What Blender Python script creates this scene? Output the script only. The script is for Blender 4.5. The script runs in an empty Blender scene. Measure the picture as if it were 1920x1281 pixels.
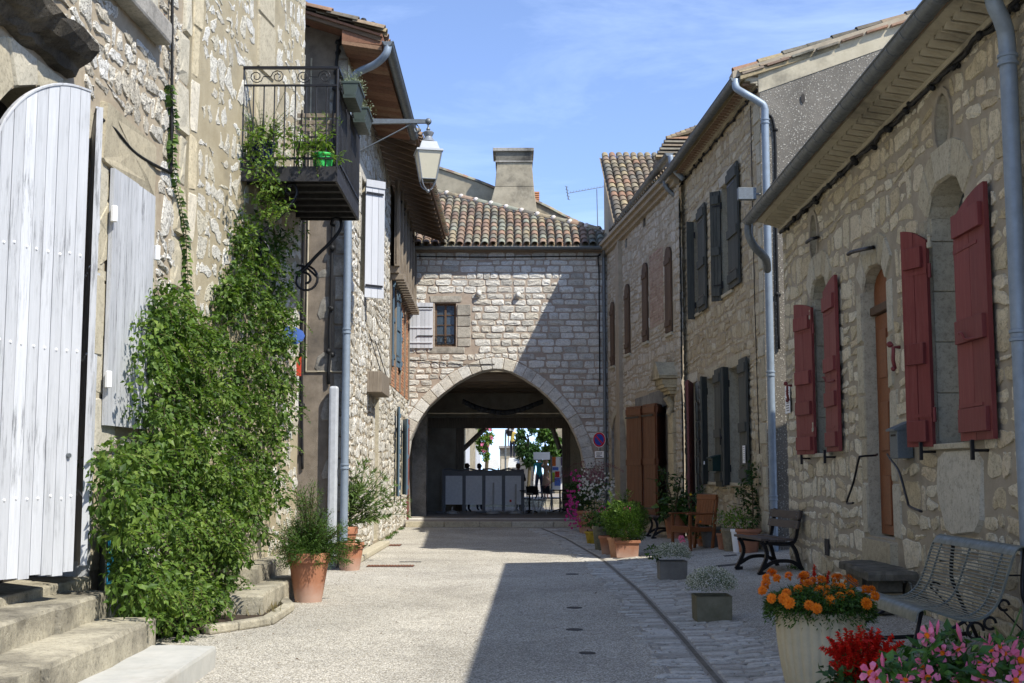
import bpy, math, random
import numpy as np
from mathutils import Vector as V, Matrix
R = math.radians
PI = math.pi
sc = bpy.context.scene
col = sc.collection

# ---------------------------------------------------------------- camera, sky, sun
FPX = 2300.0
EYE = V((0, 0, 1.5))
PITCH = math.atan(244.5/FPX)
cam = bpy.data.cameras.new('camera'); co = bpy.data.objects.new('camera', cam); col.objects.link(co)
cam.sensor_width = 36; cam.lens = 36*FPX/1920; cam.clip_end = 3000; cam.clip_start = 0.05
co.location = EYE; co.rotation_euler = (PI/2+PITCH, 0, 0)
sc.camera = co

SUN = V((0.675, -0.57, 1.0)).normalized()
w = bpy.data.worlds.new('World'); sc.world = w; w.use_nodes = True
n = w.node_tree; n.nodes.clear()
sky = n.nodes.new('ShaderNodeTexSky'); sky.sky_type = 'NISHITA'; sky.sun_disc = False
sky.sun_elevation = math.asin(SUN.z); sky.sun_rotation = math.atan2(SUN.x, SUN.y)
sky.altitude = 100; sky.air_density = 0.75; sky.dust_density = 0.05; sky.ozone_density = 3.0
bg = n.nodes.new('ShaderNodeBackground'); bg.inputs[1].default_value = 0.15
out = n.nodes.new('ShaderNodeOutputWorld')
tc = n.nodes.new('ShaderNodeTexCoord'); mp = n.nodes.new('ShaderNodeMapping')
mp.inputs['Scale'].default_value = (1.2, 1.2, 5.0); mp.inputs['Rotation'].default_value = (0.0, 0.25, 0.3)
nz = n.nodes.new('ShaderNodeTexNoise'); nz.inputs['Scale'].default_value = 2.2; nz.inputs['Detail'].default_value = 8; nz.inputs['Roughness'].default_value = 0.62
nz.inputs['Distortion'].default_value = 0.6
rp = n.nodes.new('ShaderNodeValToRGB'); rp.color_ramp.elements[0].position = 0.42; rp.color_ramp.elements[1].position = 0.86
rp.color_ramp.elements[0].color = (0, 0, 0, 1); rp.color_ramp.elements[1].color = (0.24, 0.24, 0.24, 1)
mx = n.nodes.new('ShaderNodeMix'); mx.data_type = 'RGBA'; mx.inputs[7].default_value = (6.5, 7.6, 9.0, 1)
n.links.new(tc.outputs['Generated'], mp.inputs['Vector']); n.links.new(mp.outputs[0], nz.inputs['Vector'])
n.links.new(nz.outputs['Fac'], rp.inputs[0]); n.links.new(rp.outputs[0], mx.inputs[0])
tint = n.nodes.new('ShaderNodeMix'); tint.data_type = 'RGBA'; tint.blend_type = 'MULTIPLY'; tint.inputs[0].default_value = 1
tint.inputs[7].default_value = (1.06, 0.97, 0.97, 1)
ad = n.nodes.new('ShaderNodeVectorMath'); ad.operation = 'ADD'; ad.inputs[1].default_value = (0, 0, 0.10)
n.links.new(tc.outputs['Generated'], ad.inputs[0]); n.links.new(ad.outputs[0], sky.inputs[0])
n.links.new(sky.outputs[0], tint.inputs[6]); n.links.new(tint.outputs[2], mx.inputs[6]); n.links.new(mx.outputs[2], bg.inputs[0]); n.links.new(bg.outputs[0], out.inputs[0])

sl = bpy.data.lights.new('sun', 'SUN'); sl.energy = 3.1; sl.angle = R(0.53); sl.color = (1.0, 0.955, 0.87)
so = bpy.data.objects.new('sun', sl); col.objects.link(so); so.rotation_euler = SUN.to_track_quat('Z', 'Y').to_euler(); so.location = (10, -8, 20)
vs = sc.view_settings; vs.view_transform = 'Standard'; vs.look = 'None'; vs.gamma = 1; vs.exposure = 1.22
vs.use_curve_mapping = False
sc.cycles.max_bounces = 8; sc.cycles.diffuse_bounces = 4; sc.cycles.glossy_bounces = 3
sc.cycles.sample_clamp_indirect = 6

# ---------------------------------------------------------------- geometry helpers
cp, sp_ = math.cos(PITCH), math.sin(PITCH)
def ray(u, v):
    x = (u-960)/FPX; y = (640.5-v)/FPX
    return V((x, cp-y*sp_, sp_+y*cp))
def at(u, v, Y):
    d = ray(u, v); return EYE + d*(Y/d.y)
def gz(x, y):
    a = max(0.0, x-1.75)*0.095
    if y > 24: a *= max(0.0, 1-(y-24)/8)
    return a
def G(u, v):
    d = ray(u, v); z = 0.0; p = None
    for _ in range(12):
        t = (z-EYE.z)/d.z; p = EYE+d*t; z = gz(p.x, p.y)
    return V((p.x, p.y, z))
def proj(p):
    q = V(p)-EYE
    f = q.y*cp+q.z*sp_
    if f <= 0.05: return None
    return (960+FPX*q.x/f, 640.5-FPX*(-q.y*sp_+q.z*cp)/f, f)

class Wall:
    def __init__(s, A, B, toward):
        s.A = V((A[0], A[1])); s.B = V((B[0], B[1])); d = s.B-s.A; s.L = d.length; s.t = d/s.L
        nn = V((s.t.y, -s.t.x))
        if nn.dot(V(toward)) < 0: nn = -nn
        s.n = nn
        s.flip = (s.t.x*nn.y-s.t.y*nn.x) > 0
    def p(s, a, d, z):
        return V((s.A.x+s.t.x*a+s.n.x*d, s.A.y+s.t.y*a+s.n.y*d, z))
    def px(s, u, v, d=0.0):
        r = ray(u, v); r2 = V((r.x, r.y)); q = s.A+s.n*d-V((EYE.x, EYE.y))
        k = q.dot(s.n)/r2.dot(s.n); P = r2*k-(s.A-V((EYE.x, EYE.y)))
        return P.dot(s.t), EYE.z+r.z*k
    def a(s, u, d=0.0, v=800): return s.px(u, v, d)[0]
    def z(s, u, v, d=0.0): return s.px(u, v, d)[1]

class MB:
    def __init__(s):
        s.v = []; s.f = []; s.t = []; s.m = []; s.tone = 0.5; s.mi = 0
    def add(s, vs_, fs):
        k = len(s.v); s.v.extend(vs_); s.f.extend([tuple(i+k for i in f) for f in fs])
        s.t.extend([s.tone]*len(fs)); s.m.extend([s.mi]*len(fs)); return s
    def hexa(s, P):  # P: 4 bottom + 4 top
        return s.add([V(p) for p in P], [(3, 2, 1, 0), (4, 5, 6, 7), (0, 1, 5, 4), (1, 2, 6, 5), (2, 3, 7, 6), (3, 0, 4, 7)])
    def box(s, x0, x1, y0, y1, z0, z1):
        return s.hexa([(x0, y0, z0), (x1, y0, z0), (x1, y1, z0), (x0, y1, z0), (x0, y0, z1), (x1, y0, z1), (x1, y1, z1), (x0, y1, z1)])
    def mbox(s, M, sx, sy, sz):  # centred box through a matrix
        P = [M@V((a*sx/2, b*sy/2, c*sz/2)) for c in (-1, 1) for a, b in ((-1, -1), (1, -1), (1, 1), (-1, 1))]
        return s.hexa(P)
    def wbox(s, W, a0, a1, d0, d1, z0, z1, z0b=None, z1b=None):
        z0b = z0 if z0b is None else z0b; z1b = z1 if z1b is None else z1b
        q = [W.p(a0, d0, z0), W.p(a1, d0, z0b), W.p(a1, d1, z0b), W.p(a0, d1, z0), W.p(a0, d0, z1), W.p(a1, d0, z1b), W.p(a1, d1, z1b), W.p(a0, d1, z1)]
        return s.hexa(q)
    def quad(s, a, b, c, d): return s.add([V(a), V(b), V(c), V(d)], [(0, 1, 2, 3)])
    def prism(s, poly, off):
        k = len(poly); off = V(off); A = [V(p) for p in poly]; B = [p+off for p in A]
        return s.add(A+B, [tuple(range(k))[::-1], tuple(range(k, 2*k))]+[(i, (i+1) % k, k+(i+1) % k, k+i) for i in range(k)])
    def tube(s, pts, r, n=8, cap=True):
        pts = [V(p) for p in pts]; m = len(pts); rs = r if isinstance(r, (list, tuple)) else [r]*m
        vs_ = []; prev = None
        for i, p in enumerate(pts):
            t = (pts[min(i+1, m-1)]-pts[max(i-1, 0)]);
            if t.length < 1e-9: t = V((0, 0, 1))
            t.normalize()
            if prev is None:
                a = V((0, 0, 1)) if abs(t.z) < 0.9 else V((1, 0, 0)); u = t.cross(a).normalized()
            else:
                u = prev-t*prev.dot(t); u = u.normalized() if u.length > 1e-6 else t.orthogonal().normalized()
            prev = u; w_ = t.cross(u)
            for k in range(n):
                an = 2*PI*k/n; vs_.append(p+(u*math.cos(an)+w_*math.sin(an))*rs[i])
        fs = [(i*n+k, i*n+(k+1) % n, (i+1)*n+(k+1) % n, (i+1)*n+k) for i in range(m-1) for k in range(n)]
        if cap: fs += [tuple(range(n))[::-1], tuple(range((m-1)*n, m*n))]
        return s.add(vs_, fs)
    def lathe(s, prof, c=(0, 0, 0), n=24, cap=True, wob=None):
        c = V(c); vs_ = []
        for i, (r, z) in enumerate(prof):
            for k in range(n):
                an = 2*PI*k/n; rr = r*(wob(k, n) if wob else 1); vs_.append(c+V((rr*math.cos(an), rr*math.sin(an), z)))
        m = len(prof)
        fs = [(i*n+k, i*n+(k+1) % n, (i+1)*n+(k+1) % n, (i+1)*n+k) for i in range(m-1) for k in range(n)]
        if cap: fs += [tuple(range(n))[::-1], tuple(range((m-1)*n, m*n))]
        return s.add(vs_, fs)
    def ball(s, c, r, n=8, m=6, sx=1, sy=1, sz=1):
        return s.lathe([(max(1e-4, r*math.sin(PI*i/m)), -r*math.cos(PI*i/m)*sz) for i in range(m+1)], c, n)
    def mesh(s, name, mats, o=V((0, 0, 0)), smooth=False):
        me = bpy.data.meshes.new(name)
        me.from_pydata([tuple(p-o) for p in s.v], [], s.f)
        for m in (mats if isinstance(mats, (list, tuple)) else [mats]): me.materials.append(m)
        if s.m and max(s.m) > 0: me.polygons.foreach_set('material_index', s.m)
        at_ = me.attributes.new('tone', 'FLOAT', 'FACE'); at_.data.foreach_set('value', s.t)
        if smooth: me.polygons.foreach_set('use_smooth', [True]*len(me.polygons))
        me.update(); return me
    def build(s, name, mats, parent=None, smooth=False, bevel=0, kind=None, label=None, origin=None, sharp=None):
        A = np.array([tuple(p) for p in s.v]); lo = A.min(0); hi = A.max(0)
        o = V(origin) if origin is not None else V(((lo[0]+hi[0])/2, (lo[1]+hi[1])/2, lo[2]))
        me = s.mesh(name, mats, o, smooth)
        if smooth and sharp: me.set_sharp_from_angle(angle=R(sharp))
        ob = bpy.data.objects.new(name, me); col.objects.link(ob); setp(ob, parent, o)
        if bevel:
            b = ob.modifiers.new('b', 'BEVEL'); b.width = bevel; b.segments = 2; b.limit_method = 'ANGLE'; b.angle_limit = R(40)
        if kind: ob['kind'] = kind
        if label: ob['label'] = label
        return ob

WPOS = {}
def setp(ob, parent, o):
    o = V(o); WPOS[ob.name] = o
    if parent is not None:
        ob.parent = parent; ob.location = o-WPOS[parent.name]
    else: ob.location = o
def tag(o, label, cat, group=None):
    o['label'] = label; o['category'] = cat
    if group: o['group'] = group
    return o
def thing(name, loc, label, cat, group=None, rz=0):
    o = bpy.data.objects.new(name, None); col.objects.link(o); o.empty_display_size = 0.2
    o.location = loc; WPOS[o.name] = V(loc); tag(o, label, cat, group)
    if rz: o.rotation_euler.z = rz
    return o
def struct(o): o['kind'] = 'structure'; return o
def copy_tree(o, parent=None):
    c = o.copy(); col.objects.link(c); c.parent = parent; WPOS[c.name] = WPOS[o.name].copy()
    for ch in list(o.children): copy_tree(ch, c)
    return c
def clone(o, loc, rz, label, scale=None):
    c = copy_tree(o); c.location = loc; WPOS[c.name] = V(loc); c.rotation_euler.z = rz; c['label'] = label
    if scale: c.scale = (scale,)*3
    return c

def pieces(name, rest_name, lst, mat, parent, limit=290, minpx=0):
    """lst of MB: the ones that show largest become parts, the rest one joined part"""
    sc_ = []
    for i, m in enumerate(lst):
        P = [proj(p) for p in m.v[::max(1, len(m.v)//6)]]
        if any(p is None for p in P): sc_.append((0, i)); continue
        xs = [p[0] for p in P]; ys = [p[1] for p in P]
        inside = max(xs) > 0 and min(xs) < 1920 and max(ys) > 0 and min(ys) < 1281
        s_ = (max(xs)-min(xs)+2)*(max(ys)-min(ys)+2) if inside else 0
        sc_.append((s_, i))
    sc_.sort(key=lambda t: -t[0])
    rest = MB(); k = 0
    for s_, i in sc_:
        m = lst[i]
        if k < limit and s_ > minpx: m.build(name, mat, parent); k += 1
        else:
            b = len(rest.v); rest.v += m.v; rest.f += [tuple(q+b for q in f) for f in m.f]; rest.t += m.t; rest.m += m.m
    if rest.v: rest.build(rest_name, mat, parent, kind='stuff')

# ---------------------------------------------------------------- stone cells
def clip(poly, nx, nz_, c):
    out_ = []; k = len(poly)
    for i in range(k):
        p = poly[i]; q = poly[(i+1) % k]; dp = nx*p[0]+nz_*p[1]-c; dq = nx*q[0]+nz_*q[1]-c
        if dp <= 0: out_.append(p)
        if (dp < 0 < dq) or (dq < 0 < dp):
            t = dp/(dp-dq); out_.append((p[0]+(q[0]-p[0])*t, p[1]+(q[1]-p[1])*t))
    return out_
def area(poly):
    return 0.5*sum(poly[i][0]*poly[(i+1) % len(poly)][1]-poly[(i+1) % len(poly)][0]*poly[i][1] for i in range(len(poly)))
def hole_clip(poly, holes, gap):
    """holes: convex ccw polygons in (a, z); clip a cell against the best side of each hole"""
    for H in holes:
        if not poly: return poly
        cx = sum(p[0] for p in poly)/len(poly); cz = sum(p[1] for p in poly)/len(poly)
        best = None; rad = max(math.hypot(p[0]-cx, p[1]-cz) for p in poly)
        for i in range(len(H)):
            p = H[i]; q = H[(i+1) % len(H)]; ex, ez = q[0]-p[0], q[1]-p[1]; l = math.hypot(ex, ez)
            if l < 1e-6: continue
            nx, nz_ = ez/l, -ex/l
            d = nx*(cx-p[0])+nz_*(cz-p[1])
            if best is None or d > best[0]: best = (d, nx, nz_, nx*p[0]+nz_*p[1])
        if best[0] < 0: return []
        if best[0] < rad+gap: poly = clip(poly, -best[1], -best[2], -(best[3]+gap))
    return poly
def rubble(a0, a1, z0, zt, ws, hz, gap, jit, holes, rnd):
    S = []; z = z0-hz; ztm = max(zt(a0), zt((a0+a1)/2), zt(a1))
    while z < ztm+hz:
        h = hz*rnd.uniform(0.7, 1.4); a = a0-ws*rnd.random()-ws
        while a < a1+ws:
            w_ = ws*rnd.choice((0.45, 0.7, 0.9, 1.1, 1.5)); 
            if rnd.random() < 0.12:
                S.append((a+w_/2, z+h*0.22)); S.append((a+w_/2+rnd.uniform(-.02, .02), z+h*0.78))
            else: S.append((a+w_/2+rnd.uniform(-1, 1)*jit*w_, z+h/2+rnd.uniform(-1, 1)*jit*h*1.2))
            a += w_
        z += h
    A = np.array(S); out_ = []
    k = min(len(S)-1, 15)
    for i, (x, zz) in enumerate(S):
        if x < a0-ws*0.5 or x > a1+ws*0.5 or zz < z0-hz*.5 or zz > ztm+hz*.5: continue
        D = ((A[:, 0]-x)/1.4)**2+(A[:, 1]-zz)**2
        idx = np.argpartition(D, k)[:k+1]; idx = idx[np.argsort(D[idx])]
        poly = [(x-ws*2, zz-hz*2), (x+ws*2, zz-hz*2), (x+ws*2, zz+hz*2), (x-ws*2, zz+hz*2)]
        g = gap*rnd.uniform(0.6, 1.5)/2
        for j in idx[1:]:
            X, Z = S[j]
            # anisotropic bisector (cells are wider than high)
            nx, nz_ = (X-x)/1.9, (Z-zz); l = math.hypot(nx, nz_)
            if l < 1e-6: continue
            mxx, mz = (X+x)/2, (Z+zz)/2; nx /= l; nz_ /= l
            poly = clip(poly, nx, nz_, nx*mxx+nz_*mz-g)
            if len(poly) < 3: break
        if len(poly) < 3: continue
        poly = edge_clip(poly, a0, a1, z0, zt)
        poly = hole_clip(poly, holes, gap*0.6)
        if len(poly) >= 3 and area(poly) > ws*hz*0.06: out_.append(poly)
    return out_
def edge_clip(poly, a0, a1, z0, zt):
    poly = clip(poly, 1, 0, a1); poly = clip(poly, -1, 0, -a0); poly = clip(poly, 0, -1, -z0)
    if poly:
        m = (zt(a1)-zt(a0))/(a1-a0); l = math.hypot(m, 1)
        poly = clip(poly, -m/l, 1/l, (zt(a0)-m*a0)/l)
    return poly
def ashlar(a0, a1, z0, zt, ws, hz, gap, jit, holes, rnd):
    out_ = []; z = z0; ztm = max(zt(a0), zt(a1))
    while z < ztm:
        h = hz*rnd.uniform(0.85, 1.2); a = a0-ws*rnd.random()*0.7
        while a < a1:
            w_ = ws*rnd.uniform(0.55, 1.5); g = gap/2*rnd.uniform(.7, 1.5); j = lambda: rnd.uniform(-1, 1)*jit
            hs = h if rnd.random() > .07 else h*rnd.uniform(.5, .9)
            poly = [(a+g+j(), z+g+j()), (a+w_-g+j(), z+g+j()), (a+w_-g+j(), z+hs-g+j()), (a+g+j(), z+hs-g+j())]
            poly = edge_clip(poly, a0, a1, z0, zt); poly = hole_clip(poly, holes, gap*0.6)
            if len(poly) >= 3 and area(poly) > ws*hz*.08: out_.append(poly)
            a += w_
        z += h
    return out_
def coursed(a0, a1, z0, zt, ws, hz, gap, jit, holes, rnd):
    out_ = []; z = z0-hz*.3; ztm = max(zt(a0), zt(a1)); ph = [rnd.uniform(0, 6) for _ in range(4)]
    wv = lambda a, z: .16*hz*(math.sin(a*2.1+z*3+ph[0])+math.sin(a*4.7+z*7+ph[1])*.6)
    while z < ztm:
        h = hz*rnd.choice((.55, .75, .9, 1.05, 1.25, 1.5)); a = a0-ws*rnd.random(); zb, zt_ = z, z+h
        while a < a1:
            w_ = min(ws*rnd.choice((.38, .6, .8, 1.0, 1.3)), h*3.2); J = lambda: rnd.uniform(-1, 1)*jit*.16*min(h, w_)
            parts_ = [(zb, zt_)]
            r_ = rnd.random()
            if h > hz and r_ < .38: f = rnd.uniform(.35, .65); parts_ = [(zb, zb+h*f), (zb+h*f, zt_)]
            elif r_ > .93: parts_ = [(zb, zb+h*rnd.uniform(.7, .95))]
            for (b, t) in parts_:
                g = gap/2*rnd.uniform(.5, 1.7)
                k = rnd.random()
                P = [(a+g+J(), b+wv(a, zb)+g+J()), (a+w_*.5, b+wv(a+w_*.5, zb)+g+J()*.5), (a+w_-g+J(), b+wv(a+w_, zb)+g+J()), (a+w_-g*1.2+J(), (b+t)/2+wv(a+w_, zb)), (a+w_-g+J(), t+wv(a+w_, zt_)-g+J()), (a+w_*.5, t+wv(a+w_*.5, zt_)-g+J()*.5), (a+g+J(), t+wv(a, zt_)-g+J())]
                P = edge_clip(P, a0, a1, z0, zt); P = hole_clip(P, holes, gap*.5)
                if len(P) >= 3 and area(P) > ws*hz*.05: out_.append(P)
            a += w_
        z += h
    return out_
def chaikin(poly, q):
    o = []
    for i in range(len(poly)):
        p, r = poly[i], poly[(i+1) % len(poly)]
        o.append((p[0]+(r[0]-p[0])*q, p[1]+(r[1]-p[1])*q)); o.append((r[0]+(p[0]-r[0])*q, r[1]+(p[1]-r[1])*q))
    return o
def stone(W, poly, rnd, proud=0.02, rough=0.006, q=0.2, tone=None, sink=0.012, inset=0.1, wob=0.0):
    poly = chaikin(poly, q); k = len(poly)
    if wob: poly = [(p[0]+rnd.uniform(-wob, wob)*1.3, p[1]+rnd.uniform(-wob, wob)) for p in poly]
    m = MB(); m.tone = rnd.random() if tone is None else tone
    cx = sum(p[0] for p in poly)/k; cz = sum(p[1] for p in poly)/k; pr = proud*rnd.uniform(.5, 1.3)
    tx, tz = rnd.uniform(-1, 1)*rough*4, rnd.uniform(-1, 1)*rough*4
    r0 = [W.p(a, -sink, z) for a, z in poly]; r1 = []
    for a, z in poly:
        l = math.hypot(a-cx, z-cz)+1e-6; s_ = max(0.5, 1-min(0.03, inset*l)/l*rnd.uniform(.5, 1.4))
        A_, Z_ = cx+(a-cx)*s_, cz+(z-cz)*s_
        r1.append(W.p(A_, pr+(A_-cx)*tx+(Z_-cz)*tz+rnd.uniform(-rough, rough), Z_))
    c = W.p(cx, pr+rnd.uniform(0, rough*2), cz)
    fs = [(i, (i+1) % k, k+(i+1) % k, k+i) for i in range(k)]
    if rough > .009:
        r2 = [W.p(cx+(a-cx)*rnd.uniform(.45, .68), pr+rnd.uniform(-rough*.6, rough*1.5), cz+(z-cz)*rnd.uniform(.45, .68)) for a, z in poly]
        fs += [(k+i, k+(i+1) % k, 2*k+(i+1) % k, 2*k+i) for i in range(k)]+[(2*k+i, 2*k+(i+1) % k, 3*k) for i in range(k)]; r1 = r1+r2
    else: fs += [(k+i, k+(i+1) % k, 2*k) for i in range(k)]
    if W.flip: fs = [f[::-1] for f in fs]
    return m.add(r0+r1+[c], fs)

def ccw(poly): return poly if area(poly) > 0 else poly[::-1]
def arch_poly(a0, a1, z0, zs, rise, n=8):
    """opening outline: flat bottom, springing at zs, segmental/round top of given rise"""
    if a0 > a1: a0, a1 = a1, a0
    P = [(a0, z0), (a1, z0), (a1, zs)]
    if rise > 0:
        for i in range(1, n):
            t = PI*i/n; P.append(((a0+a1)/2+(a1-a0)/2*math.cos(t), zs+rise*math.sin(t)))
    P.append((a0, zs)); return P
def expand(poly, e):
    cx = sum(p[0] for p in poly)/len(poly); cz = (min(p[1] for p in poly)+max(p[1] for p in poly))/2
    hw = max(abs(p[0]-cx) for p in poly); hh = max(abs(p[1]-cz) for p in poly)
    return [(cx+(p[0]-cx)*(hw+e)/hw, cz+(p[1]-cz)*(hh+e)/hh) for p in poly]
def wall_face(W, a0, a1, z0, zt, holes, d=0.0, depth=0.3, mb=None):
    """vertical face with convex openings and their reveals"""
    m = mb or MB(); cuts = {a0, a1}
    for H in holes:
        for p in H:
            if a0 < p[0] < a1: cuts.add(p[0])
    cuts = sorted(cuts); fin = [cuts[0]]
    for c in cuts[1:]:
        if c-fin[-1] > 1e-4: fin.append(c)
    def span(H, a):
        zs = []
        for i in range(len(H)):
            p, q = H[i], H[(i+1) % len(H)]
            if abs(p[0]-q[0]) < 1e-7: continue
            if min(p[0], q[0])-1e-6 <= a <= max(p[0], q[0])+1e-6: zs.append(p[1]+(q[1]-p[1])*(a-p[0])/(q[0]-p[0]))
        return (min(zs), max(zs)) if zs else None
    for x, y in zip(fin, fin[1:]):
        e = (y-x)*0.001; mid = (x+y)/2
        act = sorted([H for H in holes if min(p[0] for p in H) < mid < max(p[0] for p in H)], key=lambda H: min(p[1] for p in H))
        lo = (z0, z0)
        for H in act:
            sx, sy = span(H, x+e), span(H, y-e)
            if not sx or not sy: continue
            q = [W.p(x, d, lo[0]), W.p(y, d, lo[1]), W.p(y, d, sy[0]), W.p(x, d, sx[0])]
            m.quad(*(q[::-1] if W.flip else q)); lo = (sx[1], sy[1])
        q = [W.p(x, d, lo[0]), W.p(y, d, lo[1]), W.p(y, d, zt(y)), W.p(x, d, zt(x))]
        m.quad(*(q[::-1] if W.flip else q))
    m.mi = 1
    for H in holes:
        for i in range(len(H)):
            p, q = H[i], H[(i+1) % len(H)]
            m.quad(W.p(p[0], d, p[1]), W.p(q[0], d, q[1]), W.p(q[0], d-depth, q[1]), W.p(p[0], d-depth, p[1]))
    m.mi = 0
    return m
def fill(W, H, d, mb=None):
    m = mb or MB(); m.add([W.p(a, d, z) for a, z in H], [tuple(range(len(H)))]); return m
def voussoirs(W, inner, outer, rnd, proud=.02, gap=.008, q=.06, **kw):
    out_ = []
    for i in range(len(inner)-1):
        P = [inner[i], inner[i+1], outer[i+1], outer[i]]
        cx = sum(p[0] for p in P)/4; cz = sum(p[1] for p in P)/4
        P = [(p[0]+(cx-p[0])*gap/0.15, p[1]+(cz-p[1])*gap/0.15) for p in P]
        out_.append(stone(W, P, rnd, proud=proud, rough=.003, q=q, **kw))
    return out_
def rects(W, lst, rnd, proud=.02, tone=None, q=.04, rough=.003, **kw):
    return [stone(W, [(a0, z0), (a1, z0), (a1, z1), (a0, z1)], rnd, proud=proud, rough=rough, q=q, tone=tone, **kw) for a0, a1, z0, z1 in lst]

# ---------------------------------------------------------------- materials
class NT:
    def __init__(s, name):
        s.m = bpy.data.materials.new(name); s.m.use_nodes = True; s.t = s.m.node_tree
        s.b = s.t.nodes['Principled BSDF']; s.b.inputs['Specular IOR Level'].default_value = 0.25
    def n(s, ty, **kw):
        x = s.t.nodes.new(ty)
        for k, v in kw.items():
            if k.startswith('i_'):
                key = k[2:]; key = int(key) if key.isdigit() else key.replace('_', ' ')
                x.inputs[key].default_value = v
            else: setattr(x, k, v)
        return x
    def l(s, a, b): s.t.links.new(a, b)
    def pos(s, scale=(1, 1, 1)):
        g = s.n('ShaderNodeNewGeometry'); m = s.n('ShaderNodeMapping'); m.inputs['Scale'].default_value = scale
        s.l(g.outputs['Position'], m.inputs[0]); return m.outputs[0]
    def noise(s, scale, detail=4, rough=.6, vec=None, dist=0):
        x = s.n('ShaderNodeTexNoise', i_Scale=scale, i_Detail=detail, i_Roughness=rough, i_Distortion=dist); s.l(vec or s.pos(), x.inputs['Vector']); return x.outputs['Fac']
    def vor(s, scale, vec=None, feature='F1', rnd=1.0):
        x = s.n('ShaderNodeTexVoronoi', i_Scale=scale, i_Randomness=rnd, feature=feature); s.l(vec or s.pos(), x.inputs['Vector']); return x
    def ramp(s, fac, stops, interp='LINEAR'):
        r = s.n('ShaderNodeValToRGB'); e = r.color_ramp; e.interpolation = interp
        while len(e.elements) < len(stops): e.elements.new(0.5)
        for el, (p, c) in zip(e.elements, stops):
            el.position = p; el.color = (*c, 1) if len(c) == 3 else c
        s.l(fac, r.inputs[0]); return r.outputs[0]
    def mix(s, fac, a, b, mode='MIX'):
        x = s.n('ShaderNodeMix', data_type='RGBA', blend_type=mode)
        for sock, v in ((x.inputs[0], fac), (x.inputs[6], a), (x.inputs[7], b)):
            if isinstance(v, bpy.types.NodeSocket): s.l(v, sock)
            elif isinstance(v, (int, float)): sock.default_value = v
            else: sock.default_value = (*v, 1)
        return x.outputs[2]
    def math(s, op, a, b=0.5):
        x = s.n('ShaderNodeMath', operation=op)
        for sock, v in ((x.inputs[0], a), (x.inputs[1], b)):
            if isinstance(v, bpy.types.NodeSocket): s.l(v, sock)
            else: sock.default_value = v
        return x.outputs[0]
    def tone(s):
        x = s.n('ShaderNodeAttribute', attribute_name='tone', attribute_type='GEOMETRY'); return x.outputs['Fac']
    def bump(s, h, strength=0.5, dist=0.01, prev=None):
        x = s.n('ShaderNodeBump', i_Strength=strength, i_Distance=dist); s.l(h, x.inputs['Height'])
        if prev is not None: s.l(prev, x.inputs['Normal'])
        s.l(x.outputs[0], s.b.inputs['Normal']); return x.outputs[0]
    def done(s, color, rough=.85, metal=0):
        if isinstance(color, bpy.types.NodeSocket): s.l(color, s.b.inputs['Base Color'])
        else: s.b.inputs['Base Color'].default_value = (*color, 1)
        if isinstance(rough, bpy.types.NodeSocket): s.l(rough, s.b.inputs['Roughness'])
        else: s.b.inputs['Roughness'].default_value = rough
        s.b.inputs['Metallic'].default_value = metal; return s.m
g3 = lambda v: (v, v, v)
def m_stone(name, cols, dirt=(.12, .1, .075), stain=.5, grain=45, bump=.6, bd=.012, pits=True, dirtlo=.58, pock=0):
    N = NT(name); k = len(cols)
    c = N.ramp(N.tone(), [(i/(k-1), cc) for i, cc in enumerate(cols)])
    f = N.noise(9, 6, .7); c = N.mix(1, c, N.ramp(f, [(.25, g3(.72)), (.5, g3(1)), (.8, g3(1.12))]), 'MULTIPLY')
    s_ = N.noise(1.1, 6, .65); c = N.mix(N.ramp(s_, [(dirtlo, g3(0)), (dirtlo+.22, g3(stain))]), c, dirt)
    c = N.mix(1, c, N.ramp(N.noise(26, 8, .8), [(.36, g3(.58)), (.47, g3(1)), (.62, g3(1.06))]), 'MULTIPLY')
    if pock:
        pk = N.ramp(N.noise(30, 5, .75, N.pos((1, 1, 1.6)), .5), [(.40, g3(1)), (.455, g3(0))]); c = N.mix(N.math('MULTIPLY', pk, pock), c, (.10, .085, .06))
    g = N.noise(grain, 7, .75); c = N.mix(1, c, N.ramp(g, [(.3, g3(.7)), (.47, g3(1)), (.7, g3(1.07))]), 'MULTIPLY')
    v = N.vor(grain*.55); pit = N.ramp(v.outputs['Distance'], [(.0, g3(0)), (.28, g3(1))])
    h = N.mix(1, N.mix(.5, g, N.noise(14, 6, .7)), N.mix(.75 if pits else .2, g3(1), pit), 'MULTIPLY')
    if pock: h = N.mix(1, h, N.ramp(pk, [(0, g3(1)), (1, g3(.3))]), 'MULTIPLY')
    N.bump(h, bump, bd); return N.done(c, .9)
def m_mortar(name, c1, c2, sc_=6, bump=.5, stain=(.1, .09, .075), st=.4):
    N = NT(name); f = N.noise(sc_, 8, .7); c = N.mix(N.ramp(f, [(.35, g3(0)), (.65, g3(1))]), c1, c2)
    c = N.mix(N.ramp(N.noise(.8, 6, .7), [(.52, g3(0)), (.75, g3(st))]), c, stain)
    N.bump(N.noise(70, 6, .8), bump, .01); return N.done(c, .95)
def m_plain(name, c, rough=.6, metal=0, var=.15, sc_=12, bump=.0, spec=.25):
    N = NT(name); N.b.inputs['Specular IOR Level'].default_value = spec
    f = N.noise(sc_, 6, .65); cc = N.mix(1, c, N.ramp(f, [(.3, g3(1-var)), (.7, g3(1+var*.6))]), 'MULTIPLY')
    if bump: N.bump(N.noise(sc_*5, 5, .7), bump, .004)
    return N.done(cc, N.ramp(f, [(.3, g3(min(1, rough+.12))), (.7, g3(max(0.05, rough-.08)))]), metal)
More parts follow.
